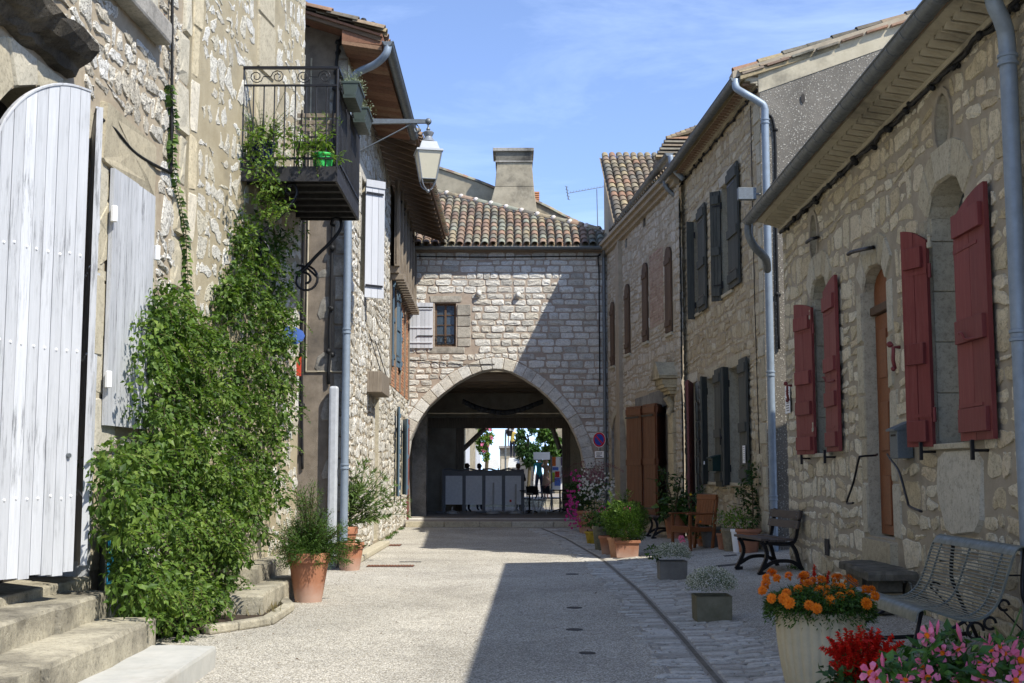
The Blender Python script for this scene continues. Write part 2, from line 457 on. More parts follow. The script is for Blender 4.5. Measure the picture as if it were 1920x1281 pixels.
def m_wood(name, c1, c2, rough=.7, along='z', bump=.3, worn=None, wa=.5):
    N = NT(name); s_ = {'z': (30, 30, 2.2), 'x': (2.2, 30, 30), 'y': (30, 2.2, 30)}[along]
    f = N.noise(1.0, 8, .75, N.pos(s_)); c = N.mix(N.ramp(f, [(.3, g3(0)), (.7, g3(1))]), c1, c2)
    t = N.tone(); c = N.mix(1, c, N.ramp(t, [(0, g3(.82)), (1, g3(1.1))]), 'MULTIPLY')
    if worn:
        f2 = N.noise(1.0, 8, .8, N.pos(tuple(q*.8 for q in s_))); f3 = N.noise(1.3, 4, .6)
        m_ = N.math('MULTIPLY', N.ramp(f2, [(.5, g3(0)), (.64, g3(1))]), N.ramp(f3, [(.4, g3(.15)), (.65, g3(wa*1.6))])); c = N.mix(m_, c, worn)
    N.bump(f, bump, .004); return N.done(c, rough)
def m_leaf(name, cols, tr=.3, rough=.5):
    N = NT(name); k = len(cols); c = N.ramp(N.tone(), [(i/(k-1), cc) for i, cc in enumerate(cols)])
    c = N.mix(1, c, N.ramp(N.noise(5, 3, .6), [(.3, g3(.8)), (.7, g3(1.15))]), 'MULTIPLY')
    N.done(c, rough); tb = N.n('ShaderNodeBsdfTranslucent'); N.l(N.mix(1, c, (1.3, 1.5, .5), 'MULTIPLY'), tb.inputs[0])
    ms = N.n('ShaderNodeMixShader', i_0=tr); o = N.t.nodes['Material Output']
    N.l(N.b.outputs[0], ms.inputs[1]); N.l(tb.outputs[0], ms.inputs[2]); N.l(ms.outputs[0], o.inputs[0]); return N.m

LIME = [(.50, .46, .38), (.62, .58, .50), (.70, .67, .60), (.56, .51, .41), (.66, .63, .56)]
M = {}
M['lime_l'] = m_stone('pale_limestone', [(0.394, 0.355, 0.276), (0.572, 0.542, 0.463), (0.69, 0.671, 0.611), (0.493, 0.444, 0.345), (0.65, 0.621, 0.542)], stain=.6, bump=1, bd=.02, dirtlo=.57, pock=.6)
M['lime_l2'] = m_stone('whitish_limestone', [(0.442, 0.401, 0.314), (0.561, 0.532, 0.451), (0.622, 0.602, 0.539), (0.502, 0.461, 0.353), (0.602, 0.572, 0.49)], stain=.4, bump=.9, bd=.02, pock=.45)
M['lime_a'] = m_stone('ashlar_limestone', [(.40, .38, .33), (.58, .56, .50), (.66, .64, .58), (.52, .48, .40), (.68, .66, .60)], dirt=(.13, .12, .11), stain=.75, bump=.7, bd=.015, dirtlo=.57, pock=.35)
M['lime_r1'] = m_stone('cream_limestone', pock=.35, cols=[(0.431, 0.36, 0.226), (0.563, 0.476, 0.33), (0.648, 0.593, 0.455), (0.496, 0.423, 0.278), (0.627, 0.55, 0.392)], stain=.4, bump=.6, dirtlo=.62)
M['lime_r2'] = m_stone('ochre_limestone', [(0.326, 0.264, 0.166), (0.436, 0.362, 0.237), (0.498, 0.444, 0.329), (0.38, 0.309, 0.193), (0.472, 0.408, 0.283)], stain=.4, bump=.6)
M['lime_r3'] = m_stone('grey_limestone', [(0.342, 0.296, 0.218), (0.436, 0.392, 0.308), (0.512, 0.467, 0.387), (0.397, 0.344, 0.259), (0.474, 0.43, 0.348)], stain=.5, bump=.6)
M['dressed'] = m_stone('dressed_stone', [(0.377, 0.326, 0.223), (0.429, 0.386, 0.283), (0.463, 0.429, 0.343)], stain=.45, grain=60, bump=.35, bd=.008)
M['grey_st'] = m_stone('weathered_grey_stone', [(.22, .21, .18), (.32, .30, .26), (.40, .37, .31)], dirt=(.07, .065, .055), stain=.8, bump=.7, dirtlo=.45)
M['step'] = m_stone('step_stone', [(0.324, 0.288, 0.207), (0.396, 0.36, 0.27), (0.45, 0.414, 0.324)], dirt=(.10, .09, .07), stain=.9, bump=.8, dirtlo=.40)
M['mort_l'] = m_mortar('tan_mortar', (.29, .235, .16), (.38, .32, .23))
M['mort_l2'] = m_mortar('ochre_mortar', (.31, .26, .165), (.40, .345, .235), 2.5, .9, (.12, .11, .09), .7)
M['mort_a'] = m_mortar('pink_mortar', (.30, .24, .19), (.40, .33, .26))
M['mort_r1'] = m_mortar('grey_mortar', (.29, .25, .185), (.37, .325, .25))
M['mort_r2'] = m_mortar('buff_mortar', (.31, .26, .185), (.40, .34, .25))
M['render_g'] = m_mortar('grey_brown_render', (.15, .125, .095), (.24, .20, .155), 5, .9, (.06, .055, .05), .7)
M['render_c'] = m_mortar('cream_render', (.38, .335, .24), (.46, .41, .30), 3, .5, (.07, .065, .055), .85)
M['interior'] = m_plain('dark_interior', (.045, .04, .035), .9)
M['zinc'] = m_plain('zinc', (.16, .175, .18), .5, .55, .2, 20)
M['pipe'] = m_plain('painted_pipe', (.23, .275, .32), .5, .25, .15, 9, spec=.3)
M['pvc'] = m_plain('grey_pvc', (.42, .44, .46), .4)
M['iron'] = m_plain('black_iron', (.012, .012, .014), .42, .4, .2, spec=.5)
M['rust'] = m_plain('rusty_iron', (.16, .06, .03), .8)
M['cable'] = m_plain('black_cable', (.012, .012, .012), .55)
M['wpaint'] = m_wood('white_painted_boards', (.42, .43, .44), (.52, .53, .54), .65, 'z', .3, (.20, .205, .21), 1.1)
M['wpaint2'] = m_wood('clean_white_paint', (.46, .475, .50), (.53, .54, .56), .55, 'z', .15)
M['red'] = m_wood('dark_red_paint', (.15, .030, .028), (.22, .052, .048), .6, 'z', .35, (.26, .10, .085), .35)
M['gshut'] = m_wood('weathered_grey_green_boards', (.04, .045, .04), (.10, .10, .085), .8, 'z', .6)
M['bshut'] = m_wood('brown_boards', (.07, .045, .03), (.14, .085, .05), .75, 'z', .4)
M['varn'] = m_wood('varnished_brown_wood', (.07, .022, .009), (.15, .052, .02), .45, 'z', .25)
M['burg'] = m_wood('burgundy_paint', (.15, .055, .05), (.22, .085, .075), .7, 'z', .3)
M['blue'] = m_wood('blue_grey_paint', (.07, .12, .17), (.11, .17, .22), .6, 'z', .3)
M['oldwood'] = m_wood('old_grey_timber', (.10, .08, .06), (.30, .25, .19), .85, 'z', .6)
M['beam'] = m_wood('dark_beam', (.13, .10, .075), (.26, .21, .16), .85, 'x', .5)
M['rafter'] = m_wood('brown_rafter', (.07, .045, .025), (.18, .12, .075), .85, 'x', .5)
M['orange'] = m_wood('orange_wood', (.15, .05, .018), (.24, .085, .03), .5, 'x', .2)
M['slat'] = m_wood('grey_brown_slats', (.055, .042, .035), (.10, .08, .068), .6, 'y', .3)
M['glass'] = m_plain('window_glass', (.05, .07, .09), .08, 0, .05, spec=.8)
M['tile'] = m_stone('canal_tiles', [(0.144, 0.129, 0.101), (0.246, 0.146, 0.101), (0.275, 0.232, 0.147), (0.202, 0.198, 0.156), (0.303, 0.172, 0.11), (0.238, 0.241, 0.184)], dirt=(.06, .055, .045), stain=.8, bump=.35, pits=False, dirtlo=.5)
M['tile_dk'] = m_stone('weathered_tiles', [(.14, .12, .09), (.24, .18, .12), (.30, .24, .14), (.19, .17, .13), (.27, .16, .10)], dirt=(.05, .05, .04), stain=.8, bump=.4, pits=False, dirtlo=.5)
M['tile_or'] = m_stone('orange_brick', [(.36, .16, .09), (.46, .22, .12), (.50, .30, .18)], dirt=(.12, .08, .05), stain=.5, bump=.4, pits=False)
M['terra'] = m_plain('terracotta', (.42, .17, .085), .8, 0, .2, 7, .15)
M['terra2'] = m_plain('pale_terracotta', (.36, .19, .11), .8, 0, .2, 7, .15)
M['soil'] = m_plain('soil', (.05, .035, .025), .95, 0, .4, 40, .6)
M['white'] = m_plain('white_paint', (.78, .78, .77), .5, 0, .05)
M['sky_leaf'] = None
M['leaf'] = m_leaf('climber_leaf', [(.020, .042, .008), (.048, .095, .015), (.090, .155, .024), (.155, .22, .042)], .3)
M['leaf_y'] = m_leaf('yellow_green_leaf', [(.06, .12, .02), (.12, .20, .035), (.20, .28, .05)], .35)
M['leaf_d'] = m_leaf('dark_leaf', [(.014, .035, .010), (.03, .07, .018), (.05, .11, .025)], .25)
M['leaf_b'] = m_leaf('bush_leaf', [(.022, .048, .009), (.045, .095, .014), (.08, .15, .02)], .25)
M['leaf_s'] = m_leaf('silver_leaf', [(.10, .13, .07), (.20, .24, .15), (.34, .37, .27)], .2)
M['olea'] = m_leaf('oleander_leaf', [(.05, .09, .02), (.11, .17, .05), (.18, .24, .08)], .3)
M['stem'] = m_plain('stem', (.09, .07, .035), .85)
M['gstem'] = m_plain('green_stem', (.05, .09, .02), .7)
def m_petal(name, c, c2=None):
    return m_leaf(name, [c, c2 or tuple(q*1.3 for q in c)], .25, .6)
M['f_or'] = m_petal('orange_petal', (.62, .13, .004), (.85, .25, .01))
M['f_red'] = m_petal('red_petal', (.52, .010, .006), (.72, .03, .014))
M['f_pink'] = m_petal('pink_petal', (.62, .10, .22), (.80, .25, .40))
M['f_mag'] = m_petal('magenta_petal', (.38, .02, .16), (.60, .05, .28))
M['f_wh'] = m_petal('white_petal', (.55, .50, .48), (.75, .72, .68))
M['f_ye'] = m_petal('yellow_petal', (.65, .40, .02))
M['f_pu'] = m_petal('purple_petal', (.06, .02, .20))
M['f_hy'] = m_petal('faded_hydrangea', (.28, .26, .14), (.42, .30, .24))
# ================================================================ GROUND
rnd = random.Random(4)
def m_gravel():
    N = NT('gravel_surface'); v = N.vor(75); t = N.ramp(v.outputs['Color'], [(.15, (.28, .255, .205)), (.4, (.50, .465, .39)), (.65, (.69, .655, .57)), (.9, (.44, .395, .30))])
    c = N.mix(N.ramp(v.outputs['Distance'], [(.35, g3(0)), (.75, g3(.75))]), t, (.16, .145, .12))
    c = N.mix(1, c, N.ramp(N.noise(.55, 6, .65, dist=.4), [(.35, g3(.80)), (.65, g3(1.12))]), 'MULTIPLY')
    c = N.mix(N.ramp(N.noise(1.7, 7, .75, N.pos((1, .35, 1)), .8), [(.60, g3(0)), (.72, g3(.35))]), c, (.20, .175, .13))
    c = N.mix(1, c, N.ramp(N.noise(6, 5, .7), [(.3, g3(.88)), (.7, g3(1.08))]), 'MULTIPLY')
    c = N.mix(N.ramp(N.noise(24, 3, .6), [(.68, g3(0)), (.78, g3(.5))]), c, (.13, .11, .08))
    h = N.math('SUBTRACT', 1.0, v.outputs['Distance']); N.bump(h, .7, .01); return N.done(c, .92)
M['gravel'] = m_gravel()
m = MB(); xs = [-300, -30, -6, -3.8, -1, 1.75, 2.5, 3.3, 4.6, 12, 40, 300]; ys = [-60, 0, 8, 14, 20, 24, 28, 32, 36, 60, 120, 900]
for i in range(len(xs)-1):
    for j in range(len(ys)-1):
        q = [(xs[i], ys[j]), (xs[i+1], ys[j]), (xs[i+1], ys[j+1]), (xs[i], ys[j+1])]
        m.quad(*[V((x, y, gz(min(x, 4.6), y))) for x, y in q])
ground = struct(m.build('ground', M['gravel'], origin=(0, 0, 0)))
class Floor:
    flip = False
    def __init__(s, f, zf): s.f = f; s.zf = zf
    def p(s, a, d, z):
        x, y = s.f(a, z); return V((x, y, s.zf(x, y)+d))
# channel with its setts
CH = [G(1620, 1600), G(1350, 1281), G(1270, 1186), G(1200, 1110), G(1130, 1050), G(1060, 1010), G(1015, 991)]
CH = [V((p.x, p.y)) for p in CH]
cl = [0]
for a, b in zip(CH, CH[1:]): cl.append(cl[-1]+(b-a).length)
def chp(s_, off):
    s_ = min(max(s_, 0), cl[-1]-1e-3)
    for i in range(len(CH)-1):
        if s_ <= cl[i+1]:
            def tan(k):
                k = min(max(k, 0), len(CH)-2); return (CH[k+1]-CH[k]).normalized()
            f = (s_-cl[i])/(cl[i+1]-cl[i]); p = CH[i].lerp(CH[i+1], f)
            t = (tan(i-1)*(1-f)*.5+tan(i)+tan(i+1)*f*.5).normalized(); n_ = V((t.y, -t.x)); return (p+n_*off).x, (p+n_*off).y
FC = Floor(lambda a, z: chp(z, a), lambda x, y: gz(x, y))
M['sett'] = m_stone('pale_setts', [(.30, .28, .24), (.42, .40, .35), (.52, .50, .45), (.36, .33, .28)], stain=.35, grain=40, bump=.5)
M['bedding'] = m_mortar('sett_bedding', (.26, .24, .205), (.36, .335, .29), 8, .8)
m = MB(); ss = [cl[-1]*i/90 for i in range(91)]
for a, b in zip(ss, ss[1:]):
    for o in range(8):
        f0, f1 = -.34+o*.12, -.22+o*.12; m.quad(FC.p(f0, .002, a), FC.p(f1, .002, a), FC.p(f1, .002, b), FC.p(f0, .002, b))
chan = struct(m.build('street_channel', M['bedding']))
m = MB()
for a, b in zip(ss, ss[1:]):
    m.quad(FC.p(-.022, .006, a), FC.p(.022, .006, a), FC.p(.022, .006, b), FC.p(-.022, .006, b))
m.build('channel_joint', m_mortar('joint', (.10, .09, .07), (.19, .17, .14), 9), chan)
lst = []; s_ = 0
while s_ < cl[-1]-.2:
    h = rnd.uniform(.06, .13)
    for side in (-1, 1):
        a = .045; mx_ = .62 if side > 0 else .34
        while a < mx_-.05:
            w_ = rnd.uniform(.14, .34); 
            if a+w_ > mx_: w_ = mx_-a+rnd.uniform(-.04, .12)
            if rnd.random() < .93:
                tl = rnd.uniform(-.012, .012); P = [(a, s_+.008), (a+w_-.012, s_+.008+tl), (a+w_-.012, s_+h-.004+tl), (a, s_+h-.004)]
                P = [(side*x, y) for x, y in P]; P = ccw(P)
                lst.append(stone(FC, P, rnd, proud=.013, rough=.002, q=.14, sink=.004, wob=.004))
            a += w_
    s_ += h
pieces('sett', 'small_setts', lst, M['sett'], chan, 280)

# ================================================================ shared builders
def gutter(house, p0, p1, r, mat='zinc', step=.42, label=None):
    p0, p1 = V(p0), V(p1); t = (p1-p0).normalized(); s_ = t.cross(V((0, 0, 1))).normalized(); L = (p1-p0).length
    def ring(r_, n=9): return [(math.cos(PI+PI*k/(n-1))*r_, math.sin(PI+PI*k/(n-1))*r_) for k in range(n)]
    prof = ring(r)+ring(r*.9)[::-1]
    m = MB(); m.prism([p0+s_*x+V((0, 0, z)) for x, z in prof], p1-p0)
    m.tube([p0+s_*r, p1+s_*r], r*.13, 6); m.tube([p0-s_*r, p1-s_*r], r*.13, 6)
    for e in (p0, p1-t*.004): m.prism([e+s_*x+V((0, 0, z)) for x, z in ring(r*.97)], t*.004)
    g_ = m.build('gutter', M[mat], house, smooth=True, sharp=40)
    k = int(L/step); base = None
    prof2 = ring(r*1.05)+ring(r*1.0)[::-1]
    for i in range(k+1):
        q = p0+t*(.05+i*step)
        if base is None:
            m = MB(); m.prism([q+s_*x+V((0, 0, z)) for x, z in prof2], t*.022); base = m.build('gutter_joint', M[mat], g_, origin=q)
        else:
            b = base.copy(); col.objects.link(b); b.parent = g_; b.location = q-WPOS[g_.name]
    return g_
def bez(pts, n=6):
    """smooth a polyline by Catmull-Rom"""
    pts = [V(p) for p in pts]; o = []
    for i in range(len(pts)-1):
        a = pts[max(i-1, 0)]; b = pts[i]; c = pts[i+1]; d = pts[min(i+2, len(pts)-1)]
        for k in range(n):
            t = k/n; o.append(.5*((2*b)+(c-a)*t+(2*a-5*b+4*c-d)*t*t+(3*b-a-3*c+d)*t**3))
    o.append(pts[-1]); return o
def downpipe(house, pts, r, mat='pipe', joints=(), name='downpipe', sm=True):
    m = MB(); m.tube(bez(pts, 5) if sm else pts, r, 12); p = m.build(name, M[mat], house, smooth=True, sharp=50)
    for z, x, y in joints:
        m = MB(); m.lathe([(r*1.02, -.06), (r*1.22, -.055), (r*1.22, -.035), (r*1.06, -.03), (r*1.06, .0), (r*1.22, .005), (r*1.22, .025), (r*1.02, .03)], (x, y, z), 12, False)
        m.build('pipe_collar', M[mat], p, smooth=True, sharp=40)
    return p
def cable(house, pts, r=.012, name='cable', clumps=0, seed=0, n=6, wob=.0):
    rr = random.Random(seed); P = bez(pts, 6); P = [p+V((rr.uniform(-wob, wob), rr.uniform(-wob, wob), rr.uniform(-wob, wob))) for p in P]
    m = MB(); m.tube(P, r, n)
    for i in range(clumps):
        q = P[int((i+.5)/clumps*(len(P)-1))]
        for k in range(3):
            o = V((rr.uniform(-.03, .03), rr.uniform(-.05, .05), rr.uniform(-.04, .02))); m.ball(q+o, r*rr.uniform(1.0, 1.9), 6, 4)
        m.tube([q+V((0, -.06, -.02)), q+V((-.02, 0, -.05)), q+V((0, .07, -.01))], r*.35, 5)
    return m.build(name, M['cable'], house, smooth=True)
def canal(L, r0, r1, n=7, th=.014):
    """a canal tile: axis along +Y from 0 to L, convex up"""
    m = MB(); vs_ = []
    for (y, r) in ((0, r0), (L, r1)):
        for q in (r, r-th):
            for k in range(n):
                a = PI*k/(n-1); vs_.append(V((math.cos(a)*q, y, math.sin(a)*q*.85)))
    f = []
    for k in range(n-1):
        f += [(k, k+1, 2*n+k+1, 2*n+k), (n+k+1, n+k, 3*n+k, 3*n+k+1), (k, n+k, n+k+1, k+1), (2*n+k, 2*n+k+1, 3*n+k+1, 3*n+k)]
    f += [(0, 2*n, 3*n, n), (n-1, 2*n-1, 4*n-1, 3*n-1)]
    m.add(vs_, f); return m
_tiles = {}
def tile_mesh(mat, L, r0, r1, nvar=9):
    k = (mat, L, r0, r1)
    if k not in _tiles:
        o = []
        for i in range(nvar):
            m = canal(L, r0, r1); m.t = [i/(nvar-1)]*len(m.t); me = m.mesh('roof_tile', M[mat]); me.polygons.foreach_set('use_smooth', [True]*len(me.polygons)); me.set_sharp_from_angle(angle=R(45)); o.append(me)
        _tiles[k] = o
    return _tiles[k]
def put(mesh, name, parent, Mx):
    o = bpy.data.objects.new(name, mesh); col.objects.link(o); o.parent = parent
    o.matrix_local = Matrix.Translation(-WPOS[parent.name])@Mx; WPOS[o.name] = Mx.translation.copy(); return o
def roof_tiles(parent, O, ax, up, ncol, lenf, mat='tile', sp=.24, ex=.36, r0=.105, r1=.085, rnd=rnd, limit=290, lift=.03):
    """O: eave corner, ax: unit vector along the eave, up: unit vector up the slope; lenf(c) slope length of column c"""
    nrm = ax.cross(up).normalized()
    if nrm.z < 0: nrm = -nrm
    meshes = tile_mesh(mat, ex+.09, r0, r1); cnt = 0; rest = MB(); tot = []
    for c in range(ncol):
        L = lenf(c); k = int(L/ex)+1
        for r_ in range(k):
            if r_*ex > L: continue
            tot.append((c, r_))
    tot.sort(key=lambda t: t[1]); und = MB()
    for i, (c, r_) in enumerate(tot):
        p = O+ax*(sp*(c+.5)+rnd.uniform(-.008, .008))+up*(r_*ex+rnd.uniform(-.015, .015))+nrm*(lift+rnd.uniform(0, .008))
        u2 = (up-nrm*.045+ax*rnd.uniform(-.02, .02)).normalized(); x2 = u2.cross(nrm).normalized(); n2 = x2.cross(u2)
        Mx = Matrix.Translation(p+nrm*.02)@Matrix((x2, u2, n2)).transposed().to_4x4()
        if i < limit: put(rnd.choice(meshes), 'roof_tile', parent, Mx)
        else:
            m = canal(ex+.09, r0, r1, 5); rest.tone = rnd.random(); rest.add([Mx@q for q in m.v], m.f)
    # channel tiles between the cover tiles
    for c in range(ncol+1):
        L = max(lenf(min(c, ncol-1)), .3); p = O+ax*(sp*c); n_ = 5; prof = [(math.cos(PI+PI*k/(n_-1))*sp*.36, math.sin(PI+PI*k/(n_-1))*sp*.2) for k in range(n_)]
        und.tone = rnd.random()
        vs_ = [p+ax*x+nrm*(z+.03)+up*(-.04) for x, z in prof]+[p+ax*x+nrm*(z+.03)+up*L for x, z in prof]
        und.add(vs_, [(k, k+1, n_+k+1, n_+k) for k in range(n_-1)])
    und.build('channel_tiles', M[mat], parent, kind='stuff')
    if rest.v: rest.build('upper_tiles', M[mat], parent, kind='stuff')
def roof_slab(parent, pts, th, mat, name='roof'):
    m = MB(); m.prism(pts, (0, 0, th)); return m.build(name, M[mat] if isinstance(mat, str) else mat, parent)
def corrug(parent, O, ax, up, La, Lu, sp=.24, mat='tile_dk'):
    nrm = ax.cross(up).normalized(); nrm = nrm if nrm.z > 0 else -nrm
    n_ = int(La/sp*8); m = MB(); rows = max(1, int(Lu/.36)); vs_ = []
    for j in range(rows+1):
        for e in (0, 1):
            for i in range(n_+1):
                x = La*i/n_; h = abs(math.sin(PI*x/sp))*.08+(.022 if e == 0 else 0); vs_.append(O+ax*x+up*(Lu*min(1, (j+e*.98)/rows))+nrm*h)
    R_ = 2*(rows+1); fs = [(j*(n_+1)+i, j*(n_+1)+i+1, (j+1)*(n_+1)+i+1, (j+1)*(n_+1)+i) for j in range(R_-1) for i in range(n_)]
    m.add(vs_, fs); m.t = [rnd.random() for _ in m.f]; return m.build('roof_covering', M[mat], parent, kind='stuff')

def shutter(house, W, hu, fu, vt, vb, mat, dh=.03, df=.15, th=.035, planks=4, battens=(.1, .5, .9), arch=0, bat_h=.12, name='shutter', battens_in=.0, hinge=True, vtf=None, vbf=None, label=None, ah=None, af=None, z0=None, z1=None, side=1, bmat=None, bt=.028, iron='iron', diag=False):
    """leaf from hinge pixel column hu to free column fu, distances dh, df off the wall"""
    vm = (vt+vb)/2
    ah = W.a(hu, dh, vm) if ah is None else ah; af = W.a(fu, df, vm) if af is None else af
    P0 = W.p(ah, dh, 0); P1 = W.p(af, df, 0); t = P1-P0; wd = t.length; t.normalize(); n_ = V((t.y, -t.x, 0))
    if n_.dot(V((W.n.x, W.n.y, 0))) < 0: n_ = -n_
    n_ *= side
    z0 = W.z(hu, vb, dh) if z0 is None else z0; z1 = W.z(hu, vt, dh) if z1 is None else z1; H = z1-z0
    def Q(x, y, z): return P0+t*x+n_*y+V((0, 0, z0+z))
    def top(x):
        if not arch: return H
        return H-arch*(1-math.sqrt(max(0, 1-((x/wd-1 if arch > 0 else x/wd)*1.0)**2))) if False else H-abs(arch)*(1-math.sin(PI/2*(x/wd if arch > 0 else 1-x/wd)))
    pm = []; pw = wd/planks
    for i in range(planks):
        m = MB(); m.tone = rnd.random(); x0, x1 = i*pw+.0035, (i+1)*pw-.0035; o = rnd.uniform(0, .004); seg = 4 if arch else 1
        for k in range(seg):
            xa, xb = x0+(x1-x0)*k/seg, x0+(x1-x0)*(k+1)/seg
            m.hexa([Q(xa, -th/2, 0), Q(xb, -th/2, 0), Q(xb, th/2+o, 0), Q(xa, th/2+o, 0), Q(xa, -th/2, top(xa)), Q(xb, -th/2, top(xb)), Q(xb, th/2+o, top(xb)), Q(xa, th/2+o, top(xa))])
        pm.append(m)
    sh = None; m = MB(); m.tone = .6
    def hx(xa, xb, ya, yb, za, zb, dz=0): m.hexa([Q(xa, ya, za), Q(xb, ya, za+dz), Q(xb, yb, za+dz), Q(xa, yb, za), Q(xa, ya, zb), Q(xb, ya, zb+dz), Q(xb, yb, zb+dz), Q(xa, yb, zb)])
    hx(.012, wd-.012, -th/2-.006, -th/2+.001, .01, H-abs(arch)-.02)
    bl = []
    for b in battens:
        core = m; m = MB(); m.tone = rnd.random(); hx(.02+battens_in, wd-.02-battens_in, th/2-.002, th/2+bt, H*b-bat_h/2, H*b+bat_h/2); bl.append(m); m = core
    if diag and len(battens) > 1:
        core = m; m = MB(); bl.append(m); a_, b_ = H*battens[0]+bat_h/2, H*battens[-1]-bat_h/2
        m.hexa([Q(.03, th/2, a_), Q(.13, th/2, a_), Q(.13, th/2+bt*.9, a_), Q(.03, th/2+bt*.9, a_), Q(wd-.13, th/2, b_), Q(wd-.03, th/2, b_), Q(wd-.03, th/2+bt*.9, b_), Q(wd-.13, th/2+bt*.9, b_)]); m = core
    sh = m.build(name, M[bmat or mat], house, bevel=.004, label=label)
    for m in pm: m.build('plank', M[mat], sh)
    for m in bl: m.build('batten', M[bmat or mat], sh, bevel=.004)
    if hinge:
        for b in (.14, .86):
            m = MB(); z = H*b-(abs(arch) if b > .5 else 0)
            m.hexa([Q(.0, th/2+.001, z-.018), Q(wd*.75, th/2+.001, z-.012), Q(wd*.75, th/2+.008, z-.012), Q(.0, th/2+.008, z-.018), Q(.0, th/2+.001, z+.018), Q(wd*.75, th/2+.001, z+.012), Q(wd*.75, th/2+.008, z+.012), Q(.0, th/2+.008, z+.018)])
            m.tube([Q(-.015, 0, z-.06), Q(-.015, 0, z+.07)], .016, 8); m.build('hinge_strap', M[iron], sh)
    return sh, Q, wd, H

# ================================================================ RIGHT HOUSE 1 (red shutters)
r1 = thing('stone_house', (3.8, 10, 0.2), 'low cream rubble stone house with dark red shutters at the right', 'house')
W1 = Wall((3.64, 3.0), (3.92, 17.5), (-1, 0)); L1w = W1.L; T1 = 4.98
zt = lambda a: T1
af = W1.px(1745, 600)[0]; bw0 = W1.z(1745, 834); bws = W1.z(1747, 405)
Hbig = arch_poly(af-.98, af, bw0, bws, .26)
sf = W1.px(1526, 700)[0]; sw0 = W1.z(1526, 851); sws = W1.z(1524, 562)
Hsm = arch_poly(sf-.88, sf, sw0, sws, .24)
df = W1.px(1624, 760)[0]; dn = df-.92; dz0 = W1.z(1675, 1012); dzs = W1.z(1617, 548)
Hdoor = arch_poly(dn, df, dz0, dzs, .22)
def oval(W, u, v, hu, hz, d=0):
    a, z = W.px(u, v, d); return [(a+hu*math.cos(2*PI*k/14), z+hz*math.sin(2*PI*k/14)) for k in range(14)]
Ho1 = ccw(oval(W1, 1769, 230, .20, .26)); Ho2 = ccw(oval(W1, 1527, 446, .20, .30)); 
bigst = [(af-1.15, bw0-.74), (af-.35, bw0-.80), (af-.1, bw0-.45), (af-.12, bw0-.05), (af-1.2, bw0-.05)]
holes1 = [Hbig, Hsm, Hdoor, Ho1, Ho2]
m = wall_face(W1, 0, L1w, 0, zt, holes1, depth=.32)
m.quad(W1.p(L1w, 0, 0), W1.p(L1w, -4, 0), W1.p(L1w, -4, 6.4), W1.p(L1w, 0, T1)); m.quad(W1.p(0, 0, 0), W1.p(0, -5, 0), W1.p(0, -5, 6.4), W1.p(0, 0, T1))
wall1 = m.build('wall', [M['mort_r1'], M['dressed']], r1)
# dressed surrounds
lst = []; ex = []
def surround(W, H, jw, rnd, bh=.42, top=True, proud=.022, sill=.12, lst=None, head=.30, nv=5):
    a0 = min(p[0] for p in H); a1 = max(p[0] for p in H); z0 = min(p[1] for p in H); ztop = max(p[1] for p in H); zs = H[2][1]
    z = z0
    while z < zs-.02:
        h = min(bh*rnd.uniform(.8, 1.2), zs-z)
        if zs-z-h < .15: h = zs-z
        for s_, e in ((-1, a0), (1, a1)):
            w_ = jw*rnd.choice((.8, 1.0, 1.35)); lst += rects(W, [(min(e, e+s_*w_)+.003, max(e, e+s_*w_)-.003, z+.003, z+h-.003)], rnd, proud=proud)
        z += h
    arc = [(a1, zs)]+H[3:-1]+[(a0, zs)] if len(H) > 4 else None
    if arc:
        cx = (a0+a1)/2; idx = [round(i*(len(arc)-1)/nv) for i in range(nv+1)]
        inn = [arc[i] for i in idx]; outr = []
        for p in inn:
            dx, dz_ = p[0]-cx, p[1]-(zs-.35); l = math.hypot(dx, dz_); outr.append((p[0]+dx/l*head, p[1]+dz_/l*head*1.15))
        for i in range(nv):
            P = ccw([inn[i], inn[i+1], outr[i+1], outr[i]]); lst.append(stone(W, [(q[0]*.985+.015*sum(p[0] for p in P)/4, q[1]*.985+.015*sum(p[1] for p in P)/4) for q in P], rnd, proud=proud, rough=.003, q=.03))
        return [(a0-jw, z0), (a1+jw, z0), (a1+jw, zs)]+[(o[0], o[1]) for o in outr]+[(a0-jw, zs)]
    else:
        lst += rects(W, [(a0-jw, a1+jw, zs+.003, zs+head)], rnd, proud=proud)
        return [(a0-jw, z0), (a1+jw, z0), (a1+jw, zs+head), (a0-jw, zs+head)]
def hull(pts):
    pts = sorted(set((round(a, 5), round(b, 5)) for a, b in pts))
    def half(P):
        h = []
        for p in P:
            while len(h) >= 2 and (h[-1][0]-h[-2][0])*(p[1]-h[-2][1])-(h[-1][1]-h[-2][1])*(p[0]-h[-2][0]) <= 0: h.pop()
            h.append(p)
        return h[:-1]
    return half(pts)+half(pts[::-1])
ex.append(hull(surround(W1, Hbig, .2, rnd, .5, lst=lst))); ex.append(hull(surround(W1, Hsm, .18, rnd, .5, lst=lst))); ex.append(hull(surround(W1, Hdoor, .2, rnd, .5, lst=lst)))
lst += rects(W1, [(dn-.1, df+.12, dz0-.3, dz0-.02)], rnd, proud=.12)
ex.append([(dn-.12, dz0-.32), (df+.14, dz0-.32), (df+.14, dz0), (dn-.12, dz0)])
bs = ccw([(a, z) for a, z in bigst]); lst.append(stone(W1, bs, rnd, proud=.03, q=.15)); ex.append(hull(bs))
for m_ in lst: m_.build('dressed_block', M['dressed'], wall1)
ex += [expand(Ho1, .06), expand(Ho2, .06)]
